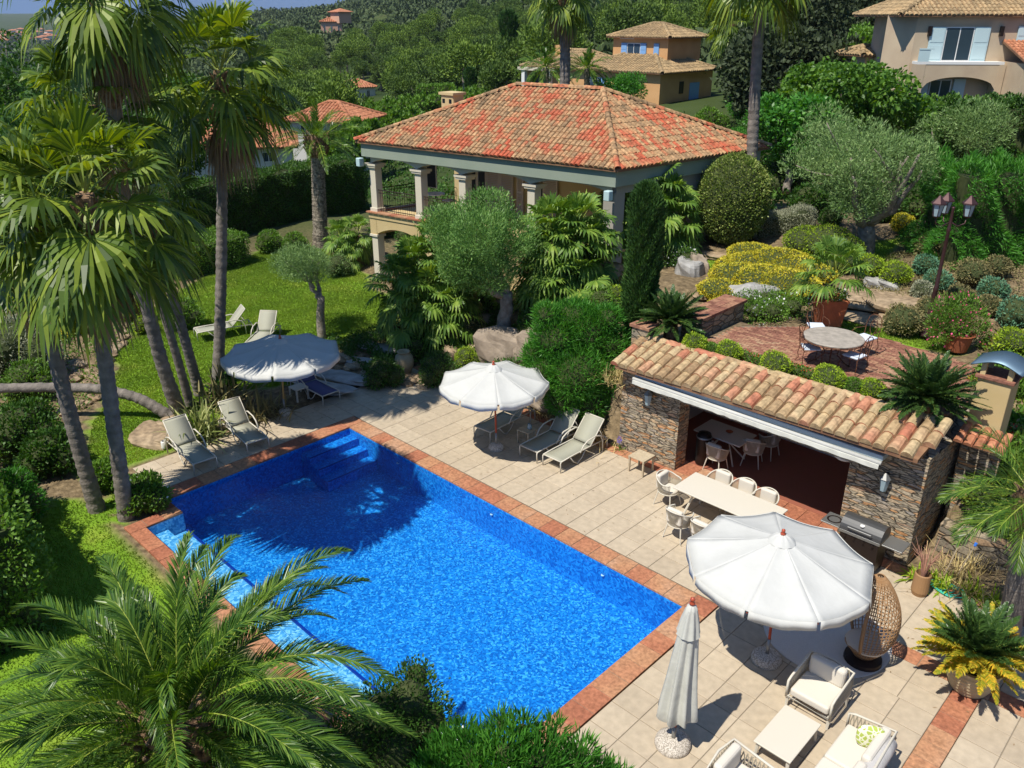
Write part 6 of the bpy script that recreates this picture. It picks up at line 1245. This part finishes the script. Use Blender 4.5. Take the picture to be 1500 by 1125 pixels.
# closed parasol
u4 = G(985,1092); t = thing('closed_parasol','closed off-white parasol standing in the sun at the near end of the pool','parasol',u4); base_stone(t,.3)
ctop = BV(1014,885,u4)-u4; tp = A(ctop[0],ctop[1],0); b = MB(); n = 64; prof = [(.015,1.0),(.075,.985),(.10,.93),(.125,.86),(.16,.70),(.19,.55),(.225,.36),(.26,.19),(.275,.11),(.262,.10)]; V = []; F = []; H = float(ctop[2])
for j,(r,q) in enumerate(prof):
    for i in range(n):
        a = 2*PI*i/n; k = 1+(.05+.20*min(1,(1-q)*1.3))*math.sin(a*8+.4*math.sin(q*5))+.05*math.sin(a*3+1)+.03*math.sin(a*17+q*3); z = .42+(H-.42)*q+(.05*math.sin(a*8+1) if j > 6 else 0)-(.0); s = (z/H)
        V.append((tp[0]*s+math.cos(a)*r*k, tp[1]*s+math.sin(a)*r*k, z))
for j in range(len(prof)-1):
    for i in range(n): F.append((j*n+i,(j+1)*n+i,(j+1)*n+(i+1)%n,j*n+(i+1)%n))
b.add(V,F); b.build('canopy', M['canvas_closed'], t, smooth=True)
b = MB(); V = []; 
for j,(r,q) in enumerate([(.085,.965),(.14,.87),(.165,.80),(.178,.775)]):
    for i in range(n): a = 2*PI*i/n; k = 1+.1*math.sin(a*8+.3); z = .42+(H-.42)*q+(.02*math.sin(a*8) if j == 3 else 0); s = z/H; V.append((tp[0]*s+math.cos(a)*r*k, tp[1]*s+math.sin(a)*r*k, z))
b.add(V,[(j*n+i,(j+1)*n+i,(j+1)*n+(i+1)%n,j*n+(i+1)%n) for j in range(3) for i in range(n)]); b.build('vent_cap', M['canvas_closed'], t, smooth=True)
MB().tube([(0,0,.3),tuple(tp*.97+A(0,0,H-.02))],.028,10).build('pole', M['woodred'], t, smooth=True); MB().tube([(0,0,.1),tuple(tp*.12+A(0,0,.42))],.036,10).build('pole_sleeve', M['steel'], t, smooth=True)
MB().lathe([(0,H+.13),(.035,H+.11),(.04,H+.08),(.02,H+.06),(.045,H+.03),(.045,H),(0,H)], (tp[0],tp[1],0), 12).build('finial', M['woodred'], t, smooth=True)
MB().tube([tuple(tp*.53+A(math.cos(a)*.20,math.sin(a)*.20,H*.53)) for a in np.linspace(0,6.2,24)],.008,5,closed=True).build('strap', M['canvas_closed'], t) if 0 else None
# dining
def side_table(label, p, s, h, mt, name='side_table', rz=0, slats=0):
    t = thing(name, label, 'side table', p, rz); b = MB(); k = s/2
    if slats:
        for i in range(slats): y0 = -k+i*s/slats; b.box((-k,y0+.004,h-.03),(k,y0+s/slats-.004,h))
        b.box((-k,-k,h-.07),(-k+.04,k,h-.032)).box((k-.04,-k,h-.07),(k,k,h-.032))
    else: b.box((-k,-k,h-.03),(k,k,h))
    b.build('top', M[mt], t, bevel=.004)
    for x in (-1,1):
        for y in (-1,1): MB().box((x*(k-.03)-.022,y*(k-.03)-.022,0),(x*(k-.03)+.022,y*(k-.03)+.022,h-.03)).build('leg', M[mt], t)
    return t
side_table('slatted wooden stool table against the left stone pillar', G(940,668,.47)*A(1,1,0)+A(0,0,.02), .5, .47, 'teak', slats=7)
side_table('white side table beside the dark blue lounger', G(437,567,.42)*A(1,1,0)+A(0,0,.02), .45, .42, 'frame_w')
p = G(772,629,.42)*A(1,1,0)+A(0,0,.02); side_table('little square table between two loungers under the white parasol', p, .42, .42, 'teak', rz=.1)
t = thing('glass_lantern','small glass lantern on the little table under the white parasol','lantern',p+A(.05,.05,.421)); MB().lathe([(0,0),(.06,0),(.07,.06),(.05,.14),(.045,.16)],n=16).build('jar', M['lampglass'], t, smooth=True); MB().tube([(-.05,0,.14),(-.05,0,.24),(0,0,.29),(.05,0,.24),(.05,0,.14)],.006,5).build('handle', M['steel'], t)
p = G(241,657)+A(0,0,.01); t = thing('speaker','white drum shaped speaker on the patio beside the corner lounger','speaker',p); MB().lathe([(0,0),(.07,0),(.075,.03),(.07,.2),(.06,.22),(0,.22)],n=18).build('body', M['white'], t, smooth=True); MB().lathe([(0,.221),(.045,.221),(.045,.235),(0,.235)],n=14).build('lid', M['steel'], t)
c0 = G(984,713,.75); c1_ = G(1017,694,.75); y0, y1 = c0[1], c0[1]+1.0; x0, x1 = (c0[0]+c1_[0])/2, (c0[0]+c1_[0])/2+2.45
dt = thing('dining_table','long cream rectangular dining table with rope chairs on the patio','dining table',((x0+x1)/2,(y0+y1)/2,.02)); hx = (x1-x0)/2
MB().box((-hx,-.5,.70),(hx,.5,.735)).build('top', M['tabletop'], dt, bevel=.012)
for sx in (-1,1):
    for sy in (-1,1): MB().tube([(sx*(hx-.45),sy*.18,.70),(sx*(hx-.28),sy*.38,.0)],.028,6).build('leg', M['frame_w'], dt)
MB().box((-hx+.4,-.03,.64),(hx-.4,.03,.70)).build('beam', M['frame_w'], dt)
def rope_chair(t, cush='cushion', R=.31):
    b = MB(); n = 40; a0, a1 = math.radians(52), math.radians(308)
    for i in range(n+1):
        a = a0+(a1-a0)*i/n; top = .68+.13*max(0,-math.cos(a)); r0 = R*.80
        b.tube([(math.cos(a)*r0,math.sin(a)*r0,.40),(math.cos(a)*R*1.0,math.sin(a)*R*1.0,top)],.0105,4)
    b.build('rope_shell', M['rope'], t)
    b = MB(); A_ = np.linspace(a0,a1,30); b.tube([(math.cos(a)*R,math.sin(a)*R,.68+.13*max(0,-math.cos(a))) for a in A_],.017,6); A_ = np.linspace(0,2*PI,30)[:-1]; b.tube([(math.cos(a)*R*.8,math.sin(a)*R*.8,.39) for a in A_],.016,6,closed=True); b.build('frame', M['frame_w'], t, smooth=True)
    MB().lathe([(0,.395),(R*.76,.395),(R*.82,.42),(R*.80,.465),(R*.6,.485),(0,.49)],n=20).build('seat_cushion', M[cush], t, smooth=True)
    o = MB().box((-.25,-.2,.46),(-.13,.2,.83)).build('back_cushion', M[cush], t, bevel=.045)
    for sx,sy in ((1,1),(1,-1),(-1,1),(-1,-1)): MB().tube([(sx*.17,sy*.17,.39),(sx*.24,sy*.24,0)],[.018,.012],6).build('leg', M['frame_w'], t)
rc = None
for x,y,z,rz,lb in [(979,718,.42,0,'rope chair at the left end of the long cream table'),(994,765,.42,PI/2,'rope chair on the pool side of the long table, left one'),(1031,783,.42,PI/2,'rope chair on the pool side of the long table, partly under the big parasol'),(1052,717,.42,-PI/2,'rope chair with cushion on the house side of the long table, leftmost'),(1086,730,.42,-PI/2,'rope chair with cushion on the house side of the long table, middle'),(1118,745,.42,-PI/2,'rope chair with cushion on the house side of the long table, rightmost')]:
    q = G(x,y,z)*A(1,1,0)+A(0,0,.021)
    if rc is None: rc = thing('rope_chair', lb, 'chair', q, rz, 'rope chairs at the dining table'); rope_chair(rc)
    else: dup(rc, q, rz, lb)
q = G(1062,634,.75)*A(1,1,0)+A(0,0,.02); it = thing('indoor_table','square cream table inside the pool house','table',q); MB().box((-.7,-.45,.71),(.7,.45,.75)).build('top', M['tabletop'], it, bevel=.01)
for sx in (-1,1): MB().tube([(sx*.5,-.3,0),(sx*.15,0,.5),(sx*.5,.3,0)],.022,6).build('leg', M['frame_w'], it); 
MB().box((-.4,-.05,.5),(.4,.05,.71)).build('beam', M['frame_w'], it)
o = MB().lathe([(0,0),(.05,.005),(.10,.04),(.09,.04),(.045,.015),(0,.015)],n=14).build('red_bowl', M['terracotta'], None, smooth=True); o.location = tuple(q+A(.1,.05,.752)); tag(o,'small red bowl on the table inside the pool house','bowl')
for x,y,rz,lb in [(1050,668,PI/2,'rope chair with grey cushion nearest the opening inside the pool house'),(1103,660,PI/2+.3,'rope chair right of the indoor table'),(1126,648,PI,'rope chair at the right end of the indoor table')]:
    q = G(x,y,.42)*A(1,1,0)+A(0,0,.02); q[1] = max(q[1], BY0+.5); dup(rc, q, rz, lb, group='rope chairs inside the pool house')
q = A(-9.9,17.5,.02); t = thing('waste_bin','black tall bin inside the pool house by the left pillar','bin',q); MB().lathe([(0,0),(.17,0),(.19,.05),(.2,.8),(.17,.9),(0,.93)],n=20).build('body', M['iron'], t, smooth=True); MB().lathe([(.2,.78),(.215,.8),(.2,.83)],n=20).build('rim', M['steel'], t)
q = A(-6.15,17.35,1.75); t = thing('hanging_lamp','white round lamp shade hanging inside the right of the opening','lamp',q); MB().lathe([(0,.1),(.1,.1),(.24,.03),(.25,-.02),(.2,-.06),(0,-.06)],n=24).build('shade', M['white'], t, smooth=True); MB().tube([(0,0,.1),(0,0,.83)],.012,6).build('stem', M['iron'], t)
for x,lb in ((-4.95,'grey glass lantern on the right stone pillar'),(-11.1,'grey glass lantern on the left stone pillar')):
    t = thing('wall_lantern', lb, 'wall lamp', (x,16.52,1.75), group='lanterns on the pool house'); MB().lathe([(0,.38),(.03,.36),(.13,.24),(.12,.23)],n=6).build('cap', M['steel'], t); MB().lathe([(.11,.23),(.065,-.06),(0,-.06)],n=6).build('glass', M['lampglass'], t); MB().box((-.03,.02,.1),(.03,.13,.34)).build('bracket', M['iron'], t)
# lounge set
def rope_panel(b, p, q, z0, z1, n, r=.010):
    p, q = A(p[0],p[1],0), A(q[0],q[1],0)
    for i in range(n+1):
        k = i/n; c = p+(q-p)*k; d = .5*np.linalg.norm(q-p)/n*(1 if i%2 else -1); e = (q-p)/np.linalg.norm(q-p)*d
        b.tube([c+A(0,0,z0)-e,c+A(0,0,(z0+z1)/2)+e,c+A(0,0,z1)-e],r,4)
def lounge(t, W, D, cushions=1, H=.68):
    """open front towards -y, back along +y"""
    w = W/2; b = MB(); f = MB()
    rope_panel(b,(-w,-D/2+.05),(-w,D/2),.26,H-.08,22); rope_panel(b,(w,-D/2+.05),(w,D/2),.26,H-.08,22); rope_panel(b,(-w,D/2),(w,D/2),.26,H+.05,int(W*30)); b.build('rope_weave', M['rope'], t)
    f.tube([(-w,-D/2,.24),(-w,-D/2,H-.1),(-w,-D/2+.1,H-.06),(-w,D/2,H+.03),(0,D/2+.04,H+.06),(w,D/2,H+.03),(w,-D/2+.1,H-.06),(w,-D/2,H-.1),(w,-D/2,.24)],.022,8); f.tube([(-w,-D/2,.25),(w,-D/2,.25),(w,D/2,.25),(-w,D/2,.25)],.022,8,closed=True); f.build('frame', M['frame_w'], t, smooth=True)
    for sx,sy in ((1,1),(1,-1),(-1,1),(-1,-1)): MB().tube([(sx*(w-.02),sy*(D/2-.05),.26),(sx*(w-.02),sy*(D/2-.02),0)],[.035,.022],6).build('leg', M['frame_w'], t)
    for i in range(cushions):
        a = -w+.04+i*(W-.08)/cushions; c = a+(W-.08)/cushions-.01; MB().box((a,-D/2+.02,.27),(c,D/2-.14,.43)).build('seat_cushion', M['cushion'], t, bevel=.045)
        o = MB().box((a+.03,D/2-.2,.41),(c-.03,D/2-.04,.80)).build('back_cushion', M['cushion'], t, bevel=.06)
    return t
q = G(1200,1008,.42)*A(1,1,0)+A(0,0,.022); t = thing('lounge_armchair','cream cushioned rope armchair facing the low table beside the big parasol','armchair',q); lounge(t,.78,.80)
ta, tb_, tc_ = G(1154,1031,.38), G(1204,1064,.38), G(1103,1082,.38); cw, cl_ = float(np.linalg.norm(tb_-ta)), float(np.linalg.norm(tc_-ta))
cc = (tb_+tc_)/2; t = thing('coffee_table','low cream rectangular coffee table between armchairs and sofa','coffee table',cc*A(1,1,0)+A(0,0,.022)); MB().box((-cw/2,-cl_/2,.33),(cw/2,cl_/2,.36)).build('top', M['tabletop'], t, bevel=.012)
MB().box((-cw/2+.04,-cl_/2+.04,.28),(cw/2-.04,cl_/2-.04,.328)).build('apron', M['frame_w'], t)
for sx,sy in ((1,1),(1,-1),(-1,1),(-1,-1)): MB().tube([(sx*(cw/2-.06),sy*(cl_/2-.07),.33),(sx*(cw/2-.04),sy*(cl_/2-.04),0)],[.035,.022],6).build('leg', M['frame_w'], t)
sa, sb = G(1246,1041,.66), G(1316,1071,.66); t = thing('lounge_sofa','cream rope sofa with rolled grey bolster at the bottom right','sofa',((sa[0]+sb[0])/2,sa[1]-.95,.022),-PI/2); lounge(t,1.9,float(np.linalg.norm(sb-sa)),2)
sx0 = (sa[0]+sb[0])/2
t2 = thing('green_pillow','lime green patterned scatter pillow on the sofa','pillow',(G(1275,1082,.62)[0],G(1275,1082,.62)[1],.46),.5)
b = MB(); sphere_pts(b,(0,0,.2),(.22,.08,.22),(20,14),noise=.0); 
for V in b.V: V[:,0] = np.sign(V[:,0])*np.abs(V[:,0]/.22)**.7*.22; V[:,2] = .2+np.sign(V[:,2]-.2)*np.abs((V[:,2]-.2)/.22)**.7*.22
b.build('cover', M['limegeo'], t2, smooth=True)
q = G(1303,1100,.62); t2 = thing('bolster','silver grey rolled blanket along the sofa back','bolster',(q[0]-.06,sa[1]-.75,.62)); MB().tube([(0,-.62,0),(0,-.60,.0),(0,-.3,.02),(0,.3,.01),(0,.58,0),(0,.62,0)],[.03,.12,.14,.135,.12,.03],16).build('cover', M['cushion_stripe'], t2, smooth=True)
pa = G(1076,1086,.66); t = thing('lounge_armchair','rope armchair cut by the bottom edge left of the low table','armchair',(pa[0]+.40,pa[1]-.42,.022),PI/2); lounge(t,.78,.80)
# rug and egg chair
q = G(1210,930); t = MB().lathe([(0,.012),(1.16,.012),(1.18,.004),(1.18,0)],n=64).build('round_rug', M['rug'], None); t.location = (q[0],q[1],.024); tag(t,'large round pale rug in the shade of the big parasol','rug')
q = G(1263,968)+A(0,0,.02); eg = thing('egg_chair','brown wicker egg shaped chair at the right edge of the big parasol','egg chair',q)
b = MB(); n = 40; m = 24; Hh = .98
def egg(a, v):   # v 0..1 bottom to top
    z = .12+1.8*v; r = .52*math.sin(PI*(v*.93+.05))**.72*(1-.15*v); return A(math.cos(a)*r, math.sin(a)*r, z)
oa = math.radians(215)  # direction the opening looks
def inside(a, v): d = (a-oa+PI)%(2*PI)-PI; return abs(d) < 1.05 and .16 < v < .90
for i in range(n):
    a = 2*PI*i/n; run = []
    for j in range(m+1):
        v = j/m
        if inside(a,v):
            if len(run) > 1: b.tube(run,.0095,4)
            run = []
        else: run.append(egg(a,v))
    if len(run) > 1: b.tube(run,.0095,4)
for v in np.linspace(.02,.98,26):
    run = []
    for i in range(61):
        a = oa+PI*2*i/60
        if inside(a,v):
            if len(run) > 1: b.tube(run,.0085,4)
            run = []
        else: run.append(egg(a,v))
    if len(run) > 1: b.tube(run,.0085,4)
b.build('wicker_shell', M['wicker'], eg)
rim = [egg(oa+1.05*s,v) for s,v in [(1,.16+.74*k/12) for k in range(13)]+[(1-2*k/10,.90) for k in range(1,11)]+[(-1,.90-.74*k/12) for k in range(1,13)]+[(-1+2*k/10,.16) for k in range(1,10)]]
MB().tube(rim,.03,8,closed=True).build('rim', M['wicker'], eg, smooth=True); MB().lathe([(.3,0),(.34,.02),(.33,.1),(.2,.16)],n=24).build('base', M['iron'], eg)
b = MB(); sphere_pts(b,(0,0,.42),(.37,.37,.13),(20,10),noise=.02); b.build('seat_cushion', M['cushion_grey'], eg, smooth=True)
# grill
gq = A(-4.98,16.0,.022); t = thing('gas_grill','steel gas barbecue with closed rounded lid and side shelves in front of the right pillar','barbecue',gq)
b = MB(); b.box((-.42,-.26,.12),(.42,.26,.80)); b.build('cabinet', M['iron'], t, bevel=.02)
MB().box((-.44,-.28,.80),(.44,.28,.88)).build('firebox', M['steel'], t, bevel=.015)
b = MB(); n = 12; V = []
for i in range(n+1): a = PI*i/n; V += [(-.44,-.28*math.cos(a),.88+.27*math.sin(a)),(.44,-.28*math.cos(a),.88+.27*math.sin(a))]
b.add(V,[(2*i,2*i+1,2*i+3,2*i+2) for i in range(n)]); b.add([V[2*i] for i in range(n+1)]+[(-.44,0,.88)],[(i,i+1,n+1) for i in range(n)]); b.add([V[2*i+1] for i in range(n+1)]+[(.44,0,.88)],[(i+1,i,n+1) for i in range(n)])
ld = b.build('lid', M['lid'], t); MB().tube([(-.25,-.31,1.0),(-.25,-.34,1.02),(.25,-.34,1.02),(.25,-.31,1.0)],.014,8).build('handle', M['steel'], ld); MB().lathe([(0,0),(.05,0),(.05,.02),(0,.02)],(0,-.2,1.08),16).build('thermometer', M['white'], ld)
for s in (-1,1):
    MB().box((s*.46-(.0 if s>0 else .42),-.24,.83),(s*.46+(.42 if s>0 else 0),.24,.86)).build('side_shelf', M['steel'], t, bevel=.008)
MB().lathe([(.16,.0),(.15,.0),(.12,-.0)],(-.67,0,.862),20).build('side_burner', M['iron'], t)
for x in (-.38,.38):
    for y in (-.22,.22): MB().tube([(x-.02,y,.06),(x+.02,y,.06)],.06,12).build('wheel', M['iron'], t)
for i in range(4): MB().tube([(-.3+.2*i,-.28,.76),(-.3+.2*i,-.31,.76)],.025,10).build('knob', M['iron'], t)
# iron table set on the terrace
ic = G(1221,494,3.72); o = thing('round_table','round stone topped table on rusty iron legs on the brick terrace','table',(ic[0],ic[1],2.99))
MB().lathe([(0,.70),(.71,.70),(.73,.715),(.73,.735),(.71,.75),(0,.75)],n=48).build('top', mat('stone_mosaic_top',(.27,.24,.20),.6,noise=(7,(.42,.37,.31),.3,.7)), o)
MB().tube([(math.cos(a)*.72,math.sin(a)*.72,.68) for a in np.linspace(0,2*PI,41)[:-1]],.015,6,closed=True).build('rim', M['rust'], o)
for k in range(4):
    a = k*PI/2+.4; MB().tube([(math.cos(a)*r,math.sin(a)*r,z) for r,z in ((.65,.69),(.4,.60),(.18,.42),(.15,.28),(.35,.08),(.5,0))],.014,6).build('leg', M['rust'], o, smooth=True)
MB().tube([(math.cos(a)*.17,math.sin(a)*.17,.35) for a in np.linspace(0,2*PI,21)[:-1]],.01,5,closed=True).build('ring', M['rust'], o)
def iron_chair(t):
    MB().box((-.21,-.21,.43),(.21,.21,.48)).build('seat_cushion', M['bluecush'], t, bevel=.02)
    b = MB(); b.tube([(-.22,-.22,.42),(.22,-.22,.42),(.22,.22,.42),(-.22,.22,.42)],.011,5,closed=True); b.build('seat_frame', M['rust'], t)
    b = MB()
    for y in (-.2,.2): b.tube([(-.22,y,.42),(-.26,y*1.05,.72),(-.30,y*.9,.92),(-.31,y*.5,1.0)],.011,5)
    b.tube([(-.31,-.1,1.0),(-.32,0,1.02),(-.31,.1,1.0)],.011,5)
    for y in (-.09,.09): b.tube([(-.24,y*.3,.45),(-.26,y,.62),(-.28,y*1.1,.75),(-.30,y*.4,.9)],.008,5)
    b.tube([(-.28+.0*math.sin(a),.07*math.cos(a),.78+.07*math.sin(a)) for a in np.linspace(0,2*PI,15)[:-1]],.007,4,closed=True); b.build('backrest', M['rust'], t)
    for y in (-1,1):
        MB().tube([(.22,y*.23,.42),(.24,y*.26,.60),(.1,y*.27,.66),(-.25,y*.23,.64)],.011,5).build('armrest', M['rust'], t)
        for x in (-1,1): MB().tube([(x*.21,y*.21,.42),(x*.24,y*.24,.22),(x*.21,y*.21,.1),(x*.27,y*.27,0)],.011,5).build('leg', M['rust'], t)
ich = None
for x,y,lb in [(1188,508,'rusty iron chair with white cushion left of the round stone table'),(1252,520,'rusty iron chair with white cushion right of the round stone table'),(1268,494,'rusty iron chair behind the round stone table on the right'),(1196,477,'rusty iron chair tucked behind the left of the round stone table')]:
    q = G(x,y,3.45); q = A(q[0],q[1],2.99); rz = math.atan2(ic[1]-q[1],ic[0]-q[0])
    if ich is None: ich = thing('iron_chair', lb, 'chair', q, rz, 'iron chairs of the terrace table'); iron_chair(ich)
    else: dup(ich, q, rz, lb)
# square pot with palm
pq = G(1211,474,2.99); t = thing('terracotta_planter','square terracotta planter at the back of the brick terrace','planter',pq,.75); b = MB(); s0,s1 = .30,.38
V = [(-s0,-s0,0),(s0,-s0,0),(s0,s0,0),(-s0,s0,0),(-s1,-s1,.72),(s1,-s1,.72),(s1,s1,.72),(-s1,s1,.72)]; b.add(V,[(0,3,2,1),(0,1,5,4),(1,2,6,5),(2,3,7,6),(3,0,4,7)]); b.box((-s1-.02,-s1-.02,.72),(s1+.02,s1+.02,.79)); b.build('pot', M['terracotta'], t, bevel=.015)
t = thing('potted_palm','fan palm growing in the square terracotta planter with white flowers at its foot','palm',pq+A(0,0,.79)); fan_crown((0,0,.5),26,.72,.5,None,0,.15,seg=20).build('crown', [M['palmetto'],M['petiole'],M['thatch']], t); MB().tube([(0,0,-.02),(0,0,.35)],.07,8).build('trunk', M['boots'], t)
m = MB(); cloud(m,[(0,0,.08,.42,.42,.16)],700,.09,.04,.3,.5); cloud(m,[(0,0,.12,.44,.44,.16)],90,.05,.045,.5,.9,mi=1); m.build('flower_cluster', [M['hedge_lt'],M['white_fl']], t)
# jar
q = TG(593,548); t = thing('old_jar','large round weathered clay jar standing on the bank in the shade','jar',q); MB().lathe([(0,0),(.16,0),(.24,.12),(.315,.32),(.33,.48),(.28,.66),(.19,.74),(.18,.78),(.22,.80),(.21,.83),(.15,.82),(.14,.74),(0,.7)],n=32).build('body', M['jar'], t, smooth=True)
o = MB(); sphere_pts(o,(0,0,.1),(.1,.1,.1),(16,10),noise=0); o = o.build('yellow_ball', mat('yellow_plastic',(.75,.50,.02),.4), None, smooth=True); o.location = tuple(TG(571,414)); tag(o,'small yellow ball on the lawn by the balcony column','ball')
# street lamp
q = G(1356,492,2.95); t = thing('street_lamp','dark three headed lantern post beside the brick terrace','street lamp',q)
MB().lathe([(0,0),(.17,0),(.17,.06),(.13,.1),(.12,.5),(.14,.54),(.10,.6),(.075,.7),(.06,1.3),(.075,1.34),(.055,1.4),(.042,2.9),(.06,2.94),(.045,3.0),(.035,3.5),(.05,3.55),(0,3.56)],n=16).build('post', M['lampiron'], t, smooth=True)
for k in range(3):
    a = math.radians(-46+120*k) if 0 else [math.radians(44),math.radians(224),math.radians(134)][k]; d = A(math.cos(a),math.sin(a),0)
    MB().tube([d*.03+A(0,0,3.15),d*.2+A(0,0,3.05),d*.38+A(0,0,3.12),d*.40+A(0,0,3.28)],.016,6).build('arm', M['lampiron'], t, smooth=True)
    c = d*.40; hd_ = MB().lathe([(.0,3.86),(.03,3.84),(.07,3.78),(.19,3.66),(.2,3.63),(.13,3.63)],(c[0],c[1],0),6).build('lamp_head', M['lampiron'], t)
    MB().lathe([(.145,3.63),(.085,3.31),(0,3.31)],(c[0],c[1],0),6).build('lamp_glass', M['lampglass'], hd_)
    b = MB()
    for j in range(6): g = j*PI/3; b.tube([c+A(math.cos(g)*.15,math.sin(g)*.15,3.64),c+A(math.cos(g)*.09,math.sin(g)*.09,3.30)],.009,4)
    b.lathe([(.095,3.32),(.05,3.27),(0,3.27)],(c[0],c[1],0),6); b.build('cage', M['lampiron'], hd_)
# balcony furniture
p = HP(1.6,1.7,3.48); t = dup(o_ := ich, p, .6, 'dark iron chair on the balcony nearest its corner', group='chairs on the balcony'); dup(ich, HP(2.4,2.3,3.48), 3.4, 'dark iron chair on the balcony beside the house wall', group='chairs on the balcony'); dup(ich, HP(3.9,1.9,3.48), 2.4, 'iron chair on the balcony between the second and third columns', group='chairs on the balcony')
p = HP(2.0,2.0,3.48); t = thing('bistro_table','small round table on the balcony','table',p); MB().lathe([(0,.70),(.4,.70),(.4,.73),(0,.73)],n=24).build('top', M['white'], t); MB().tube([(0,0,0),(0,0,.7)],.03,8).build('leg', M['iron'], t); MB().lathe([(.22,0),(.22,.03),(0,.05)],n=18).build('foot', M['iron'], t)
p = HP(10.2,1.9,3.48); t = thing('covered_chair','pale rounded garden chair in the dark end of the veranda','chair',p,-1.2); rr2 = MB(); sphere_pts(rr2,(-.2,0,.75),(.1,.28,.38),(18,10),noise=0); rr2.build('backrest', M['cushion_grey'], t, smooth=True); MB().box((-.2,-.25,.4),(.28,.25,.47)).build('seat', M['cushion_grey'], t, bevel=.03)
for sx in (-1,1):
    for sy in (-1,1): MB().tube([(sx*.2,sy*.2,.4),(sx*.22,sy*.22,0)],.015,5).build('leg', M['iron'], t)
# small things
q = G(908,660); t = strap('small violet lavender flower spike at the foot of the left pillar', A(q[0],q[1]-.05,0), 14, .35, .012, 'hedge_lt', .7, 'lavender', 'flower', rad=.04); m = MB(); cloud(m,[(0,0,.34,.06,.06,.12)],120,.03,.02,.8,.3); m.build('flower_spike', M['violet_fl'], t)
t = thing('garden_hose','coiled teal garden hose beside the red paving edge','hose',G(1368,858)+A(0,0,.03)); MB().tube([(math.cos(a)*(.16+.006*a)+a*.012,math.sin(a)*(.12+.004*a),.02+.012*(a%6.28)/6) for a in np.linspace(0,30,160)],.014,5).build('hose', mat('teal_hose',(.03,.42,.32),.5), t)
for x,y,dx,lb in [(1380,850,.12,'thin wooden stake leaning in the dry grass, left one'),(1394,856,.2,'thin wooden stake with a blue tip leaning in the dry grass')]:
    q = G(x,y)*A(1,1,0); t = thing('garden_stake', lb, 'stake', q); MB().tube([(0,0,0),(dx,.15,1.0)],.012,6).build('pole', M['teak'], t)
    if 'blue' in lb: MB().tube([(dx,.15,1.0),(dx*1.06,.16,1.07)],.03,8).build('tip', mat('blue_tip',(.05,.2,.7),.5), t)
q = A(-3.65,15.9,.02); t = thing('dried_flower_stalk','dried pinkish palm flower stalk in a wicker basket next to the barbecue','dried branch',q); m = MB()
for i in range(26): a = random.uniform(0,6.28); m.tube([(0,0,.3),(math.cos(a)*.1,math.sin(a)*.1,.8),(math.cos(a)*random.uniform(.1,.4),math.sin(a)*random.uniform(.1,.4),random.uniform(.9,1.35))],[.012,.008,.003],4)
m.build('stalks', mat('dry_pink',(.45,.24,.17),.8), t); MB().lathe([(0,0),(.14,0),(.17,.1),(.16,.5),(.14,.52),(.13,.1)],n=20).build('basket', M['wicker'], t)

hz = MB().box((-7700,-700,-75),(4400,7700,460)).build('haze', [], None); tag(hz, kind='stuff'); mz = bpy.data.materials.new('haze_air'); mz.use_nodes = True; nz_ = mz.node_tree; nz_.nodes.clear(); oz = nz_.nodes.new('ShaderNodeOutputMaterial'); vz = nz_.nodes.new('ShaderNodeVolumePrincipled'); vz.inputs['Color'].default_value = (.75,.85,1,1); vz.inputs['Density'].default_value = .00007; vz.inputs['Anisotropy'].default_value = .2; nz_.links.new(vz.outputs[0], oz.inputs['Volume']); hz.data.materials.append(mz)
# ================================================================ CAMERA, SUN, SKY
cam = bpy.data.cameras.new('camera'); co = bpy.data.objects.new('camera', cam); C.objects.link(co); bpy.context.scene.camera = co
cam.sensor_width = 36; cam.lens = FL/1500*36; cam.clip_start = .1; cam.clip_end = 20000
from mathutils import Matrix
co.matrix_world = Matrix(((CR[0],CU[0],-CF[0],0),(CR[1],CU[1],-CF[1],0),(CR[2],CU[2],-CF[2],EYE),(0,0,0,1)))
sd = Vector((.06,.575,-1)).normalized(); sl = bpy.data.lights.new('sun','SUN'); sl.energy = 4.6; sl.angle = math.radians(.5); sl.color = (1,.945,.84)
so = bpy.data.objects.new('sun', sl); C.objects.link(so); so.rotation_euler = sd.to_track_quat('-Z','Y').to_euler(); so.location = (0,0,60)
w_ = bpy.data.worlds.new('World'); bpy.context.scene.world = w_; w_.use_nodes = True; nt = w_.node_tree; bg = nt.nodes['Background']; sk = nt.nodes.new('ShaderNodeTexSky'); sk.sky_type = 'NISHITA'; sk.sun_disc = False
sk.sun_elevation = math.radians(60); sk.sun_rotation = math.atan2(-sd.x, -sd.y); sk.altitude = 100; sk.air_density = 1.0; sk.dust_density = 0; sk.ozone_density = 5
hs = nt.nodes.new('ShaderNodeHueSaturation'); hs.inputs['Saturation'].default_value = 1.1; hs.inputs['Value'].default_value = 1; nt.links.new(sk.outputs[0], hs.inputs['Color']); nt.links.new(hs.outputs[0], bg.inputs[0]); bg.inputs[1].default_value = .105
tc = nt.nodes.new('ShaderNodeTexCoord'); va = nt.nodes.new('ShaderNodeVectorMath'); va.inputs[1].default_value = (0,0,.5); vn = nt.nodes.new('ShaderNodeVectorMath'); vn.operation = 'NORMALIZE'; nt.links.new(tc.outputs['Generated'], va.inputs[0]); nt.links.new(va.outputs[0], vn.inputs[0]); nt.links.new(vn.outputs[0], sk.inputs[0])
sc = bpy.context.scene; sc.view_settings.view_transform = 'Standard'; sc.view_settings.look = 'None'; sc.view_settings.exposure = .36; sc.view_settings.gamma = 1
sc.render.engine = 'CYCLES'; sc.cycles.max_bounces = 6; sc.cycles.transparent_max_bounces = 8; sc.cycles.diffuse_bounces = 4; sc.cycles.use_denoising = True
